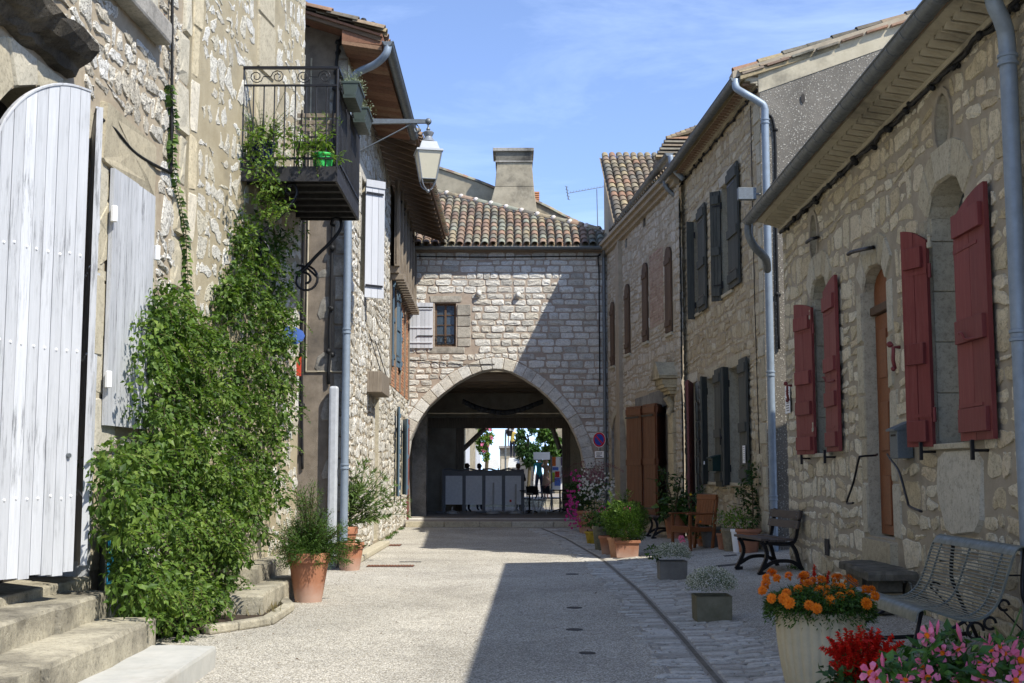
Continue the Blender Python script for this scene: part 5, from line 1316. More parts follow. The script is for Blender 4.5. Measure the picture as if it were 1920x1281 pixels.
# curled brackets beneath
for f, z_ in ((.06, 0), (.92, 0)):
    p = C4[0].lerp(C4[3], f); q = C4[1].lerp(C4[2], f); t = (q-p).normalized(); w_ = (q-p).length
    def pt(x, z): return up(p, Zs0+z)+t*x
    P = bez([pt(.02, -.78), pt(.12, -.72), pt(.30, -.52), pt(.50, -.32), pt(.62, -.14), pt(.60, -.02), pt(.52, -.02), pt(.49, -.09), pt(.54, -.12)], 5)
    m = MB(); m.tube(P, [.03]*8+[.024]*(len(P)-8), 6); m.build('bracket', M['iron'], bal, smooth=True)
    P = []
    for j in range(26):
        an = -PI*.4+j/25*2*PI*1.45; r_ = .19*(1-.75*j/25); P.append(pt(.14+math.cos(an)*r_, -.86-math.sin(an)*r_))
    m = MB(); m.tube(P, .018, 6); m.tube(bez([pt(.02, -.66), pt(.15, -.69), P[3]], 4), .018, 6); m.build('bracket_scroll', M['iron'], bal, smooth=True)
# blue sign plate on the wall beyond the climber
sg = MB(); q = at(540, 630, 16.1); sg.prism([q+V((.22*math.cos(t), .0, .13*math.sin(t))) for t in np.linspace(0, 2*PI, 13)[:-1]], (0, .03, 0))
M['signblue'] = m_plain('blue_sign', (.08, .16, .5), .5); M['signred'] = m_plain('red_sign', (.5, .06, .03), .5)
sgo = sg.build('shop_sign', M['signblue']); tag(sgo, 'small blue oval sign plate half hidden by the climber', 'sign'); m = MB(); m.tube([q+V((-.25, 0, .0)), q+V((-.7, .0, .0))], .015, 6); m.build('sign_arm', M['iron'], sgo)
sg = MB(); q = at(560, 687, 16.4); sg.box(q.x-.03, q.x+.03, q.y, q.y+.03, q.z-.13, q.z+.13); so2 = sg.build('shop_sign', M['signred']); tag(so2, 'small red sign plate below the blue one', 'sign')

# ================================================================ LEFT HOUSE 3 (grey end wall, timber upper floor)
l3 = thing('timber_house', (-2.8, 27, 0), 'old house with a grey rendered end wall, brick and timber upper floor and wide eaves', 'house')
YE = 19.6; WE = Wall((-7.0, YE), (-2.7, YE), (0, -1)); zEv = lambda a: 8.62+(4.3-a)*.32
wallE = wall_face(WE, 0, 4.3, 0, zEv, []).build('end_wall', M['render_g'], l3)
ce = lambda u, v: WE.px(u, v)
lst = []
for (u0, v0, u1, v1) in ((590, 505, 622, 522), (592, 555, 626, 600), (585, 660, 640, 700), (598, 745, 624, 790), (600, 860, 622, 900), (604, 470, 618, 492)):
    a0, z1 = ce(u0, v0); a1, z0 = ce(u1, v1); P = [(a0+.0, z0), (a1, z0+.02), (a1-.03, z1), (a0+.1, z1)]; lst.append(stone(WE, ccw(P), rnd, proud=.012, rough=.004, q=.22))
z = .1
while z < 8.3:
    h = rnd.uniform(.28, .42); lst += rects(WE, [(4.3-rnd.choice((.16, .3)), 4.295, z, z+h-.015)], rnd, proud=.02, rough=.01); z += h
for m_ in lst: m_.build('stone', M['grey_st'], wallE)
WF = Wall((-2.7, YE), (-3.02, 35.45), (1, 0)); T = 8.35; zt = lambda a: T
aS = WF.px(731, 500)[0]; aS2 = aS
Hdr = [opn(WF, WF.px(706, 800)[0], 1.0, .1, WF.z(706, 745)), opn(WF, WF.px(744, 850)[0]-.2, .9, .9, 2.6), opn(WF, WF.px(754, 850)[0], .9, .9, 2.6)]
Hup = [opn(WF, WF.px(684, 450)[0]-.45, .85, WF.z(684, 555), WF.z(684, 345)), opn(WF, WF.px(738, 560)[0], .9, 4.3, 5.9), opn(WF, WF.px(751, 620)[0], .9, 4.2, 5.6)]
wallF = wall_face(WF, 0, WF.L, 0, zt, Hdr+Hup, depth=.35).build('wall', [M['mort_l'], M['dressed']], l3)
lst = []; ex = []
for H in Hdr[:1]+Hup[:1]: ex.append(hull(surround(WF, H, .2, rnd, .4, lst=lst)))
for H in Hdr[1:]: ex.append(hull(surround(WF, H, .2, rnd, .4, lst=lst)))
z = .1
while z < 8.1:
    h = rnd.uniform(.3, .45); lst += rects(WF, [(.01, rnd.choice((.3, .5)), z, z+h-.012)], rnd, proud=.02, rough=.01); z += h
for m_ in lst: m_.build('dressed_block', M['lime_l'], wallF)
ex.append([(0, 0), (.4, 0), (.4, T), (0, T)]); zb = 3.55
ex.append([(aS, zb), (WF.L+1, zb), (WF.L+1, T+1), (aS, T+1)])
cells = coursed(0, WF.L, .05, zt, .33, .21, .035, 1.5, [ccw(e) for e in ex], rnd)
pieces('stone', 'small_stones', [stone(WF, c, rnd, proud=.014, rough=.0085, q=.24, wob=.014) for c in cells], M['lime_l'], wallF, 290)
# brick storey with timbers
cells = ashlar(aS+.02, WF.L, zb, lambda a: 6.15, .24, .07, .016, .003, [ccw(expand(h, .1)) for h in Hup[1:]], rnd)
pieces('brick', 'brickwork', [stone(WF, c, rnd, proud=.012, rough=.002, q=.05) for c in cells], M['tile_or'], wallF, 120)
for a in (aS, aS+1.6, aS+3.2, aS+5.0, WF.L-.15):
    MB().wbox(WF, a, a+.16, -.02, .05, zb, 6.15).build('timber_post', M['oldwood'], l3, bevel=.01)
MB().wbox(WF, aS-.1, WF.L, -.02, .22, 6.15, 6.32).build('timber_beam', M['oldwood'], l3, bevel=.015)
for i, a in enumerate(np.arange(aS, WF.L-.2, .42)):
    MB().wbox(WF, a, a+.2, -.02, .34, 6.0, 6.15).build('joist_end', M['oldwood'], l3, bevel=.02)
m = MB()
n_ = 46; w_ = (WF.L-aS+.2)/n_
for i in range(n_):
    a = aS-.2+i*w_; b_ = MB(); b_.tone = rnd.random(); b_.wbox(WF, a, a+w_-.012, .10+rnd.uniform(0, .03), .16+rnd.uniform(0, .02), 6.3+rnd.uniform(-.06, .06), T); b_.build('wall_plank', M['oldwood'], l3)
for a in np.arange(aS-.2, WF.L, 1.15): MB().wbox(WF, a, a+.14, .12, .24, 6.3, T).build('timber_post', M['oldwood'], l3, bevel=.01)
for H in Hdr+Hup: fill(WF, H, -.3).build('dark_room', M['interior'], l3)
shb = dict(mat='blue', planks=3, bat_h=.1)
shutter(l3, WF, 0, 0, 0, 0, dh=.04, df=.07, ah=Hup[1][0][0], af=Hup[1][0][0]-.45, z0=4.0, z1=6.2, **shb)
shutter(l3, WF, 0, 0, 0, 0, dh=.04, df=.08, ah=Hup[1][1][0], af=Hup[1][1][0]+.5, z0=4.1, z1=6.0, **shb)
shutter(l3, WF, 0, 0, 0, 0, dh=.04, df=.08, ah=Hup[2][0][0], af=Hup[2][0][0]-.45, z0=4.1, z1=5.7, **shb)
shutter(l3, WF, 0, 0, 0, 0, dh=.06, df=.14, ah=Hdr[1][0][0], af=Hdr[1][0][0]-.5, z0=.9, z1=3.1, **shb)
shutter(l3, WF, 0, 0, 0, 0, dh=.06, df=.2, ah=Hdr[2][0][0], af=Hdr[2][0][0]-.45, z0=.9, z1=2.9, **shb)
shutter(l3, WF, 0, 0, 0, 0, 'oldwood', dh=-.25, df=-.22, ah=Hdr[0][0][0], af=Hdr[0][1][0], z0=.15, z1=Hdr[0][2][1], planks=5, name='door')
# white shutter standing square to the wall
aw = WF.px(683, 450)[0]
P0, P1 = at(684, 450, 22.5), at(720, 450, 22.75)
panel(P0, P1, at(684, 557, 22.5).z, at(684, 340, 22.5).z, 'wpaint2', 'open_shutter', l3, (.985,), 3, label='white shutter standing square to the wall')
# wooden canopy over the doorway
ac = WF.px(695, 720)[0]; ac1 = WF.px(707, 720)[0]; zc = at(700, 735, 22.5).z
m = MB(); m.wbox(WF, ac-.9, ac+.9, .0, .30, zc+.05, zc+.45); m.build('door_canopy', M['oldwood'], l3, bevel=.008)
for a in (ac-.7, ac+.7):
    m = MB(); m.tube([WF.p(a, .02, zc+1.2), WF.p(a, .26, zc+.45)], .01, 5); m.build('canopy_stay', M['iron'], l3)
# roofs of the left side
M['soffit'] = m_stone('soffit_tile', [(.13, .065, .04), (.20, .10, .06), (.24, .15, .09)], dirt=(.05, .035, .025), stain=.8, pits=False)

me_c = tile_mesh('tile_dk', .52, .10, .085)
def pl(x, z, y): return V((x, y, z))
xe, ze = -2.02, 8.36; slope = .31
roofA = roof_slab(l3, [pl(xe-.05, ze+.05, 18.95), pl(xe-.05, ze+.05, 24.35), pl(-8, ze+.05+slope*6, 24.35), pl(-8, ze+.05+slope*6, 18.95)], .04, 'soffit')
corrug(l3, V((xe-.05, 18.95, ze+.12)), V((0, 1, 0)), V((-1, 0, slope)).normalized(), 5.4, 6)
for i in range(13):
    p = V((xe-.02-i*.42, 18.98, ze+.16+i*.42*slope+.01*(i % 3))); put(rnd.choice(me_c), 'verge_tile', l3, Matrix.Translation(p)@Matrix(((0, -1, -slope), (1, 0, 0), (0, -slope*1, 1))).transposed().to_4x4() if False else Matrix.Translation(p)@Matrix.Rotation(R(90), 4, 'Z')@Matrix.Rotation(math.atan(slope)-.05, 4, 'X'))
for i in range(22):
    p = V((xe+.0, 19.08+i*.24, ze+.14)); put(rnd.choice(me_c), 'roof_tile', l3, Matrix.Translation(p)@Matrix.Rotation(R(90), 4, 'Z')@Matrix.Rotation(math.atan(slope)-.05, 4, 'X'))
m = MB(); m.hexa([(-7, 18.98, 8.62+4.3*.31), (-2.1, 18.98, 8.34), (-2.1, 19.06, 8.34), (-7, 19.06, 8.62+4.3*.31), (-7, 18.98, 8.74+4.3*.31), (-2.1, 18.98, 8.46), (-2.1, 19.06, 8.46), (-7, 19.06, 8.74+4.3*.31)]); m.build('verge_board', M['rafter'], l3)
for i, y in enumerate(np.arange(19.0, 24.3, .215)):
    m = MB(); m.tone = rnd.random(); m.hexa([(-2.72, y, 8.30+rnd.uniform(0, .015)), (-2.08, y, 8.20), (-2.08, y+.2, 8.20), (-2.72, y+.2, 8.30), (-2.72, y, 8.36), (-2.08, y, 8.27), (-2.08, y+.2, 8.27), (-2.72, y+.2, 8.36)]); m.build('soffit_tile', M['soffit'], l3)
m = MB(); m.hexa([(-2.72, 19.0, 8.36), (-2.06, 19.0, 8.28), (-2.06, 24.3, 8.28), (-2.72, 24.3, 8.36), (-2.72, 19.0, 8.6), (-2.06, 19.0, 8.42), (-2.06, 24.3, 8.42), (-2.72, 24.3, 8.6)]); m.build('eave_course', M['soffit'], l3)
gutter(l3, V((-1.98, 18.92, 8.32)), V((-1.98, 24.2, 8.24)), .085, step=.5)
downpipe(l3, [V((-1.98, 18.98, 8.26)), V((-2.02, 18.98, 8.12)), V((-2.2, 19.1, 8.0)), V((-2.5, 19.3, 7.93)), V((-2.62, 19.42, 7.8)), V((-2.64, 19.42, 7.4)), V((-2.64, 19.45, 5)), V((-2.64, 19.45, 3.2)), V((-2.64, 19.45, .05))], .062, 'pipe', joints=[(z, -2.64, 19.45) for z in (7.55, 3.75, 1.6)])
pv = at(624, 860, 19.45); m = MB(); m.box(pv.x-.075, pv.x+.075, 19.42, 19.56, 0, at(624, 724, 19.45).z); m.build('cable_cover', M['pvc'], l3, bevel=.04)
cable(l3, [WE.p(ce(u, 700)[0], .04, ce(u, v)[1]) for u, v in ((560, 44), (600, 50), (640, 52), (665, 44), (690, 52), (697, 68))], .035, 'cable_bundle', clumps=8, seed=1, wob=.01)
cable(l3, [WE.p(ce(u, 300)[0], .05, ce(u, v)[1]) for u, v in ((648, 52), (634, 80), (628, 150), (626, 300), (626, 500), (624, 720))], .03, 'cable_bundle', clumps=12, seed=2, wob=.012)
cable(l3, [WE.p(ce(u, 300)[0], .03, ce(u, v)[1]) for u, v in ((572, 300), (573, 500), (572, 640), (575, 760), (578, 880))], .022, seed=2, clumps=6)
m = MB(); m.tube([WE.p(ce(581, 300)[0], .02, ce(581, 110)[1]), WE.p(ce(581, 300)[0], .02, ce(581, 697)[1])], .015, 6); m.tube([WE.p(ce(581, 300)[0], .02, ce(581, 697)[1]), WE.p(ce(655, 300)[0], .02, ce(581, 697)[1])], .012, 6); m.build('conduit', M['render_c'], l3)
# wide eaves with rafters
x1e, z1e = -1.92, 8.22; Y0e, Y1e = 24.3, 35.2; s2 = .36
xw = -3.0
for i, y in enumerate(np.arange(Y0e+.1, Y1e, .56)):
    m = MB(); h = .11; w_ = .085; zw = z1e+(x1e-xw)*s2
    m.hexa([(xw, y, zw-h), (x1e-.04, y, z1e-h), (x1e-.04, y+w_, z1e-h), (xw, y+w_, zw-h), (xw, y, zw), (x1e-.04, y, z1e), (x1e-.04, y+w_, z1e), (xw, y+w_, zw)]); m.build('rafter', M['rafter'], l3, bevel=.006)
for i in range(7):
    f0, f1 = i/7, (i+1)/7-.008; m = MB(); m.tone = rnd.random(); xa, xb = x1e+(xw-x1e)*f0, x1e+(xw-x1e)*f1; za, zb_ = z1e+(x1e-xa)*s2+.002, z1e+(x1e-xb)*s2+.002
    m.hexa([(xb, Y0e, zb_), (xa, Y0e, za), (xa, Y1e, za), (xb, Y1e, zb_), (xb, Y0e, zb_+.022), (xa, Y0e, za+.022), (xa, Y1e, za+.022), (xb, Y1e, zb_+.022)]); m.build('soffit_board', M['rafter'], l3)
roof_slab(l3, [pl(x1e, z1e+.03, Y0e), pl(x1e, z1e+.03, Y1e), pl(-8, z1e+.03+s2*6.1, Y1e), pl(-8, z1e+.03+s2*6.1, Y0e)], .04, 'soffit')
corrug(l3, V((x1e, Y0e, z1e+.09)), V((0, 1, 0)), V((-1, 0, s2)).normalized(), Y1e-Y0e, 6)
for i in range(45):
    p = V((x1e+.08, Y0e+.1+i*.243, z1e+.08)); put(rnd.choice(me_c), 'roof_tile', l3, Matrix.Translation(p)@Matrix.Rotation(R(90), 4, 'Z')@Matrix.Rotation(math.atan(s2)-.05, 4, 'X'))
for i in range(8):
    p = V((x1e+.05-i*.42, Y0e+.0, z1e+.12+i*.42*s2)); put(rnd.choice(me_c), 'verge_tile', l3, Matrix.Translation(p)@Matrix.Rotation(R(90), 4, 'Z')@Matrix.Rotation(math.atan(s2)-.05, 4, 'X'))
m = MB(); m.quad((-2.7, YE, 0), (-2.7, YE, .01), (-2.7, YE+.01, .01), (-2.7, YE+.01, 0)) if False else None
cable(l3, [WF.p(a, .2, T-.35+.05*math.sin(a*2)) for a in np.linspace(aS, WF.L-.3, 14)], .02, clumps=6, seed=9)
# red brown door jamb at the far corner, corner stone
MB().box(-3.25, -2.95, 35.28, 35.42, .05, 3.0).build('corner_board', M['burg'], l3)
m = MB(); m.box(-2.95, -2.55, 34.3, 35.3, 0, .13); cs = m.build('corner_stone', M['dressed'], None, bevel=.02); tag(cs, 'low pale stone block at the foot of the left arch jamb', 'stone')
cs2 = MB().box(-2.72, -2.5, 20.6, 25.4, 0, .10).build('plinth_kerb', M['dressed'], l3, bevel=.02)

# ================================================================ STEPS
def step_block(m, P, z0, z1, rr, jit=.012, n_=6):
    """P: quad in plan, edges wavy"""
    top = []
    for i in range(4):
        a, b = V(P[i]), V(P[(i+1) % 4])
        for k in range(n_): q = a.lerp(b, k/n_); top.append(V((q.x+rr.uniform(-jit, jit), q.y+rr.uniform(-jit, jit), 0)))
    k = len(top); c = sum(top, V((0, 0, 0)))/k
    L0 = [p+V((0, 0, z0)) for p in top]; L1 = [p+(p-c)*.0+V((rr.uniform(-1, 1)*jit*.5, 0, z1-.025)) for p in top]
    L2 = [p+(c-p).normalized()*.022+V((0, 0, z1+rr.uniform(-jit, jit)*.5)) for p in top]
    m.add(L0+L1+L2, [(i, (i+1) % k, k+(i+1) % k, k+i) for i in range(k)]+[(k+i, k+(i+1) % k, 2*k+(i+1) % k, 2*k+i) for i in range(k)]+[tuple(range(2*k, 3*k))]); return m
rs_ = random.Random(7)
st = thing('stone_steps', (-2.9, 8.5, 0), 'worn stone steps with a concrete lower tread leading to the white arched door', 'steps')
M['conc'] = m_mortar('smooth_concrete', (.36, .36, .33), (.46, .45, .41), 3, .2, (.22, .18, .12), .6)
step_block(MB(), [(-2.9, 4.5), (-2.18, 4.5), (-2.28, 9.66), (-3.0, 9.72)], 0, .17, rs_, .006).build('tread', M['conc'], st, label='concrete lowest tread')
for (ya, yb) in ((4.5, 7.4), (7.412, 9.8)): step_block(MB(), [(-3.3, ya), (-2.74, ya), (-2.78, yb), (-3.3, yb)], 0, .365, rs_, .014).build('tread', M['step'], st)
for (ya, yb) in ((4.5, 6.9), (6.912, 8.75), (8.762, 9.92)): step_block(MB(), [(-3.85, ya), (-3.17, ya), (-3.20, yb), (-3.85, yb)], 0, .56, rs_, .014).build('tread', M['step'], st)
st2 = thing('stone_steps', (-2.9, 14.3, 0), 'two low pale stone steps behind the climbing plant beside the tall terracotta pot', 'steps')
step_block(MB(), [(-3.3, 12.7), (-2.56, 12.75), (-2.60, 15.2), (-3.2, 15.2)], 0, .25, rs_, .012).build('tread', M['step'], st2)
step_block(MB(), [(-3.4, 13.9), (-2.86, 13.95), (-2.86, 15.9), (-3.2, 15.9)], 0, .44, rs_, .012).build('tread', M['step'], st2)
# planting bed kerb
bed = thing('planting_bed', (-2.8, 12.2, 0), 'small kerbed planting bed with dry grass at the foot of the climber', 'flower bed')
kp = [G(385, 1190), G(440, 1182), G(502, 1172), G(541, 1146), G(528, 1132)]
for a, b in zip(kp, kp[1:]):
    m = MB(); d_ = b-a; seg(m, V((a.x, a.y, 0)), V((b.x, b.y, 0))-d_*.02, 0, .085, .13); m.build('kerb_stone', M['step'], bed, bevel=.02)
m = MB(); m.add([V((p.x, p.y, .05)) for p in kp]+[V((-3.5, 13, .05)), V((-3.5, 11.0, .05))], [(0, 1, 2, 3, 4, 5, 6)]); m.build('soil', M['soil'], bed)
# notice board and plank leaning by the door
nb = thing('display_box', (-3.42, 10.7, .0), 'grey display box with a blue and green poster on its side beside the steps', 'box')
q = at(200, 1050, 10.6)
p0 = at(183, 1104, 10.75); p1 = at(196, 1104, 10.35); p2 = at(213, 1104, 10.75); zb0, zt0 = 0, at(200, 995, 10.6).z
m = MB(); m.hexa([(p0.x, p0.y, zb0), (p1.x, p1.y, zb0), (p2.x, p2.y, zb0), (p0.x+.15, p0.y+.5, zb0), (p0.x, p0.y, zt0), (p1.x, p1.y, zt0), (p2.x, p2.y, zt0), (p0.x+.15, p0.y+.5, zt0)]); m.build('box_body', M['zinc'], nb)
N = NT('poster_blue'); N.done(N.ramp(N.noise(14, 2, .5), [(.4, (.02, .25, .50)), (.52, (.10, .45, .15)), (.6, (.55, .6, .1))], 'CONSTANT')); M['poster'] = N.m
d_ = (p2-p1); n_ = V((d_.y, -d_.x, 0)).normalized()*.006
m = MB(); a_, b_ = p1+d_*.12+n_, p1+d_*.96+n_; za, zb_ = at(200, 1096, 10.5).z, at(200, 1012, 10.5).z; zm = (za*.4+zb_*.6)
M['cyan'] = m_plain('cyan_print', (.04, .35, .62), .5)
m.quad((a_.x, a_.y, za), (b_.x, b_.y, za), (b_.x, b_.y, zm), (a_.x, a_.y, zm)); po = m.build('poster', M['cyan'], nb)
m = MB(); m.quad((a_.x, a_.y, zm), (b_.x, b_.y, zm), (b_.x, b_.y, zb_), (a_.x, a_.y, zb_)); m.build('poster_picture', M['poster'], nb)
m = MB()
for k in range(5):
    f = .15+k*.16; c_ = a_.lerp(b_, f)+n_*.3; m.hexa([(c_.x, c_.y, za+.03), (c_.x+.008, c_.y+.006, za+.03), (c_.x+.008, c_.y+.008, za+.03), (c_.x, c_.y+.002, za+.03), (c_.x, c_.y, za+.06), (c_.x+.008, c_.y+.006, za+.06), (c_.x+.008, c_.y+.008, za+.06), (c_.x, c_.y+.002, za+.06)])
m.build('print_marks', M['iron'], nb, kind='stuff')
wb = at(174, 1104, 10.8); m = MB(); m.box(wb.x-.04, wb.x+.05, wb.y-.01, wb.y+.03, 0, at(174, 992, 10.8).z); tag(m.build('timber_board', M['oldwood'], None, bevel=.005), 'grey weathered board leaning beside the display box', 'board')
m = MB(); m.tube([at(160, 862, 10.9), at(180, 925, 10.85), at(204, 985, 10.8)], .022, 8); tag(m.build('metal_pole', M['zinc'], smooth=True), 'grey metal pole slanting through the climber beside the white door', 'pole')

# ================================================================ STREET LAMP
YL = 19.35; lamp = thing('street_lamp', (-2.7, YL, 7.0), 'grey four sided street lantern hanging from a wall arm', 'street lamp')
arm_z = at(800, 228, YL).z; xl = at(803, 228, YL).x
m = MB(); m.hexa([(-2.72, YL-.03, arm_z-.045), (xl, YL-.03, arm_z-.03), (xl, YL+.03, arm_z-.03), (-2.72, YL+.03, arm_z-.045), (-2.72, YL-.03, arm_z+.045), (xl, YL-.03, arm_z+.03), (xl, YL+.03, arm_z+.03), (-2.72, YL+.03, arm_z+.045)]); m.build('arm', M['zinc'], lamp)
m = MB(); m.box(-2.73, -2.69, YL-.08, YL+.08, arm_z-.75, arm_z+.12); m.build('wall_plate', M['zinc'], lamp)
m = MB(); m.tube(bez([V((-2.7, YL, arm_z-.62)), V((-1.75, YL, arm_z-.11)), V((-1.62, YL, arm_z-.03)), V((-1.52, YL, arm_z-.07)), V((-1.50, YL, arm_z-.14)), V((-1.56, YL, arm_z-.17)), V((-1.58, YL, arm_z-.12))], 5), .012, 6); m.build('stay', M['zinc'], lamp, smooth=True)
m = MB(); m.ball((xl, YL, arm_z), .055, 10, 8); m.build('finial', M['zinc'], lamp, smooth=True)
m = MB(); m.tube([(xl, YL, arm_z-.04), (xl, YL, arm_z-.3)], .014, 6); m.lathe([(.02, 0), (.035, .03), (.02, .06)], (xl, YL, arm_z-.16), 8); m.build('hanger', M['zinc'], lamp)
zt_ = at(803, 250, YL).z; zc_ = at(803, 268, YL).z; zr = at(803, 285, YL).z; zb_ = at(803, 338, YL).z; ze_ = at(803, 356, YL).z; lx = at(803, 300, YL).x
M['lampgrey'] = m_plain('lamp_grey', (.22, .235, .25), .4, .3, .1, spec=.5)
M['frost'] = m_plain('frosted_glass', (.50, .46, .34), .3, 0, .05, spec=.5)
m = MB(); m.lathe([(.10, 0), (.125, .01), (.09, .05), (.06, .10), (.085, .15), (.09, .17), (.06, .19), (.01, .2)], (lx, YL, zc_-.0), 14); m.build('lamp_top', M['lampgrey'], lamp, smooth=True, sharp=50)
ra = R(12)
def sq(r, z): return [V((lx+r*math.cos(ra+PI/4+k*PI/2), YL+r*math.sin(ra+PI/4+k*PI/2), z)) for k in range(4)]
m = MB(); m.hexa(sq(.24, zr)+sq(.17, zc_)); m.build('lamp_roof', M['lampgrey'], lamp)
m = MB(); m.hexa(sq(.305, zr-.02)+sq(.295, zr+.012)); m.build('lamp_rim', M['lampgrey'], lamp)
A_, B_ = sq(.165, zb_), sq(.27, zr-.02)
for k in range(4):
    j = (k+1) % 4; MB().add([A_[k], A_[j], B_[j], B_[k]], [(0, 1, 2, 3)]).build('glass_pane', M['frost'], lamp)
    m = MB(); m.tube([A_[k], B_[k]], .012, 5); m.build('corner_bar', M['lampgrey'], lamp)
    m = MB(); m.tube([A_[k], A_[j]], .012, 5); m.tube(bez([A_[k], A_[k].lerp(V((lx, YL, ze_)), .3)+V((0, 0, -.06)), V((lx, YL, ze_-.02))], 4), .01, 5); m.build('base_bar', M['lampgrey'], lamp)
m = MB(); m.ball((lx, YL, ze_-.02), .03, 8, 6); m.build('drop', M['lampgrey'], lamp, smooth=True)
# ================================================================ THE GALLERY BEYOND THE ARCH
gal = struct(bpy.data.objects.new('pavement', None)); col.objects.link(gal); gal.location = (0, 34, 0); WPOS[gal.name] = V((0, 34, 0))
M['gfloor'] = m_mortar('worn_floor', (.22, .20, .17), (.32, .29, .25), 3, .5)
M['gwall'] = m_mortar('sooty_plaster', (.24, .21, .165), (.36, .32, .25), 2, .5)
MB().box(-3.6, 3.2, 33.95, 48, 0, .145).build('gallery_floor', M['gfloor'], gal)
x = -2.9
while x < 2.6:
    w_ = rnd.uniform(.8, 1.3); m = MB(); m.tone = rnd.random(); m.box(x, min(x+w_, 2.7)-.012, 33.72, 33.94, 0, .15); m.build('kerb_stone', M['dressed'], gal, bevel=.012); x += w_
hall = thing('market_gallery', (0, 43, .15), 'dark timber beamed gallery seen through the pointed archway', 'gallery')
MB().box(-3.35, -3.1, 36.3, 43, .1, 5).build('side_wall', M['gwall'], hall); MB().box(2.75, 3.0, 36.3, 43, .1, 5).build('side_wall', M['gwall'], hall)
for x0 in (-2.75,): MB().box(x0-.4, x0+.1, 38.2, 38.7, .14, 4.3).build('pillar', M['grey_st'], hall, bevel=.02)
for i in range(12):
    m = MB(); m.tone = rnd.random(); m.box(-3.3, 3, 36.28+i*.57, 36.83+i*.57, 4.42, 4.45); m.build('ceiling_board', M['beam'], hall)
for y in (36.6, 38.0, 39.4, 40.8, 42.2): MB().box(-3.3, 3, y, y+.2, 4.2, 4.42).build('ceiling_beam', M['beam'], hall, bevel=.01)
yb = 43.0; zb = at(950, 803, yb).z
MB().box(-3.4, 3.1, yb, yb+.35, zb, zb+.36).build('main_beam', M['oldwood'], hall, bevel=.02)
MB().box(-3.4, 3.1, yb+.05, yb+.3, zb+.36, 5).build('beam_infill', M['gwall'], hall)
MB().box(-3.4, at(866, 880, yb).x, yb+.06, yb+.26, .14, zb).build('partition', M['gwall'], hall); MB().box(at(1068, 880, yb).x, 3.1, yb+.06, yb+.26, .14, zb).build('partition', M['dressed'], hall)
for u in (862, 1062): q = at(u, 880, yb); MB().box(q.x-.14, q.x+.14, yb+.03, yb+.32, .14, zb).build('timber_post', M['oldwood'], hall, bevel=.015)
for (u0, v0, u1, v1) in ((868, 843, 910, 803), (1050, 843, 1036, 803)):
    p, q = at(u0, v0, yb+.15), at(u1, v1, yb+.15); m = MB(); m.tube([p, q], .085, 4); m.build('brace', M['oldwood'], hall)
q = at(885, 745, 40); m = MB(); pp = [V((at(u, v, 40).x, 40, at(u, v, 40).z)) for u, v in ((868, 752), (900, 766), (940, 773), (975, 768), (1018, 752))]
P = bez(pp, 4); m = MB()
for a, b in zip(P, P[1:]): m.hexa([a+V((0, -.5, -.12)), b+V((0, -.5, -.12)), b+V((0, .5, -.02)), a+V((0, .5, -.02)), a+V((0, -.5, .0)), b+V((0, -.5, .0)), b+V((0, .5, .1)), a+V((0, .5, .1))])
M['cloth'] = m_plain('dark_cloth', (.05, .05, .05), .9); m.build('hung_cloth', M['cloth'], hall, smooth=True)
for i in range(6):
    MB().box(-3.2+i*1.05, -3.08+i*1.05, 43.35, 52, 3.5, 3.7).build('ceiling_beam', M['beam'], hall)
MB().box(-3.4, 3.6, 43.35, 52, 3.7, 3.74).build('ceiling_board', M['beam'], hall)  # unseen ceiling lengthened past the second bay to shade the people below
for s_, u in ((-1, 872), (1, 1060)):
    q = at(u, 880, 51.6); x0 = q.x; m = MB(); m.box(min(x0, x0+s_*1.2), max(x0, x0+s_*1.2), 51.4, 52, .1, 4); m.build('stone_pier', M['dressed'], hall, bevel=.02)
MB().box(-3.6, 3.9, 51.4, 52, 3.45, 4.2).build('stone_lintel', M['dressed'], hall)
# windbreak screen
ws = thing('windbreak_screen', (-.9, 41.2, .15), 'row of translucent windbreak panels on grey posts standing under the arch', 'screen')
M['acryl'] = m_plain('grey_plastic_sheet', (.75, .76, .76), .35, 0, .1); M['scrframe'] = m_plain('dark_screen_frame', (.16, .165, .17), .5)
us = [832, 870, 907, 944, 980]
for i in range(4):
    p, q = at(us[i], 960, 41.2), at(us[i+1], 960, 41.2); z0, z1 = .42, at(900, 881, 41.2).z
    m = MB(); m.box(p.x+.05, q.x-.05, 41.18, 41.2, z0, z1-.2); m.build('panel', M['acryl'], ws)
    m = MB(); m.box(p.x+.05, q.x-.05, 41.17, 41.21, z1-.2, z1-.02); m.build('panel_top', M['scrframe'], ws)
    m = MB(); m.tube([V((p.x+(q.x-p.x)*f, 41.15, z1+.03*math.sin(f*PI*2))) for f in np.linspace(0, 1, 9)], .03, 5); m.build('wavy_rail', M['scrframe'], ws)
for u in us: q = at(u, 960, 41.2); MB().box(q.x-.055, q.x+.055, 41.14, 41.24, .2, at(900, 880, 41.2).z).build('post', M['scrframe'], ws)
for u in us[::2]: q = at(u, 960, 41.2); MB().box(q.x-.25, q.x+.25, 41.05, 41.3, .15, .2).build('foot', M['scrframe'], ws)
M['logo'] = m_plain('red_sticker', (.5, .06, .04), .5)
q = at(957, 940, 41.15); MB().box(q.x-.06, q.x+.07, 41.155, 41.165, q.z-.07, q.z+.07).build('sticker', M['white'], ws); MB().box(q.x-.03, q.x+.04, 41.148, 41.154, q.z-.03, q.z+.05).build('sticker_print', M['logo'], ws)
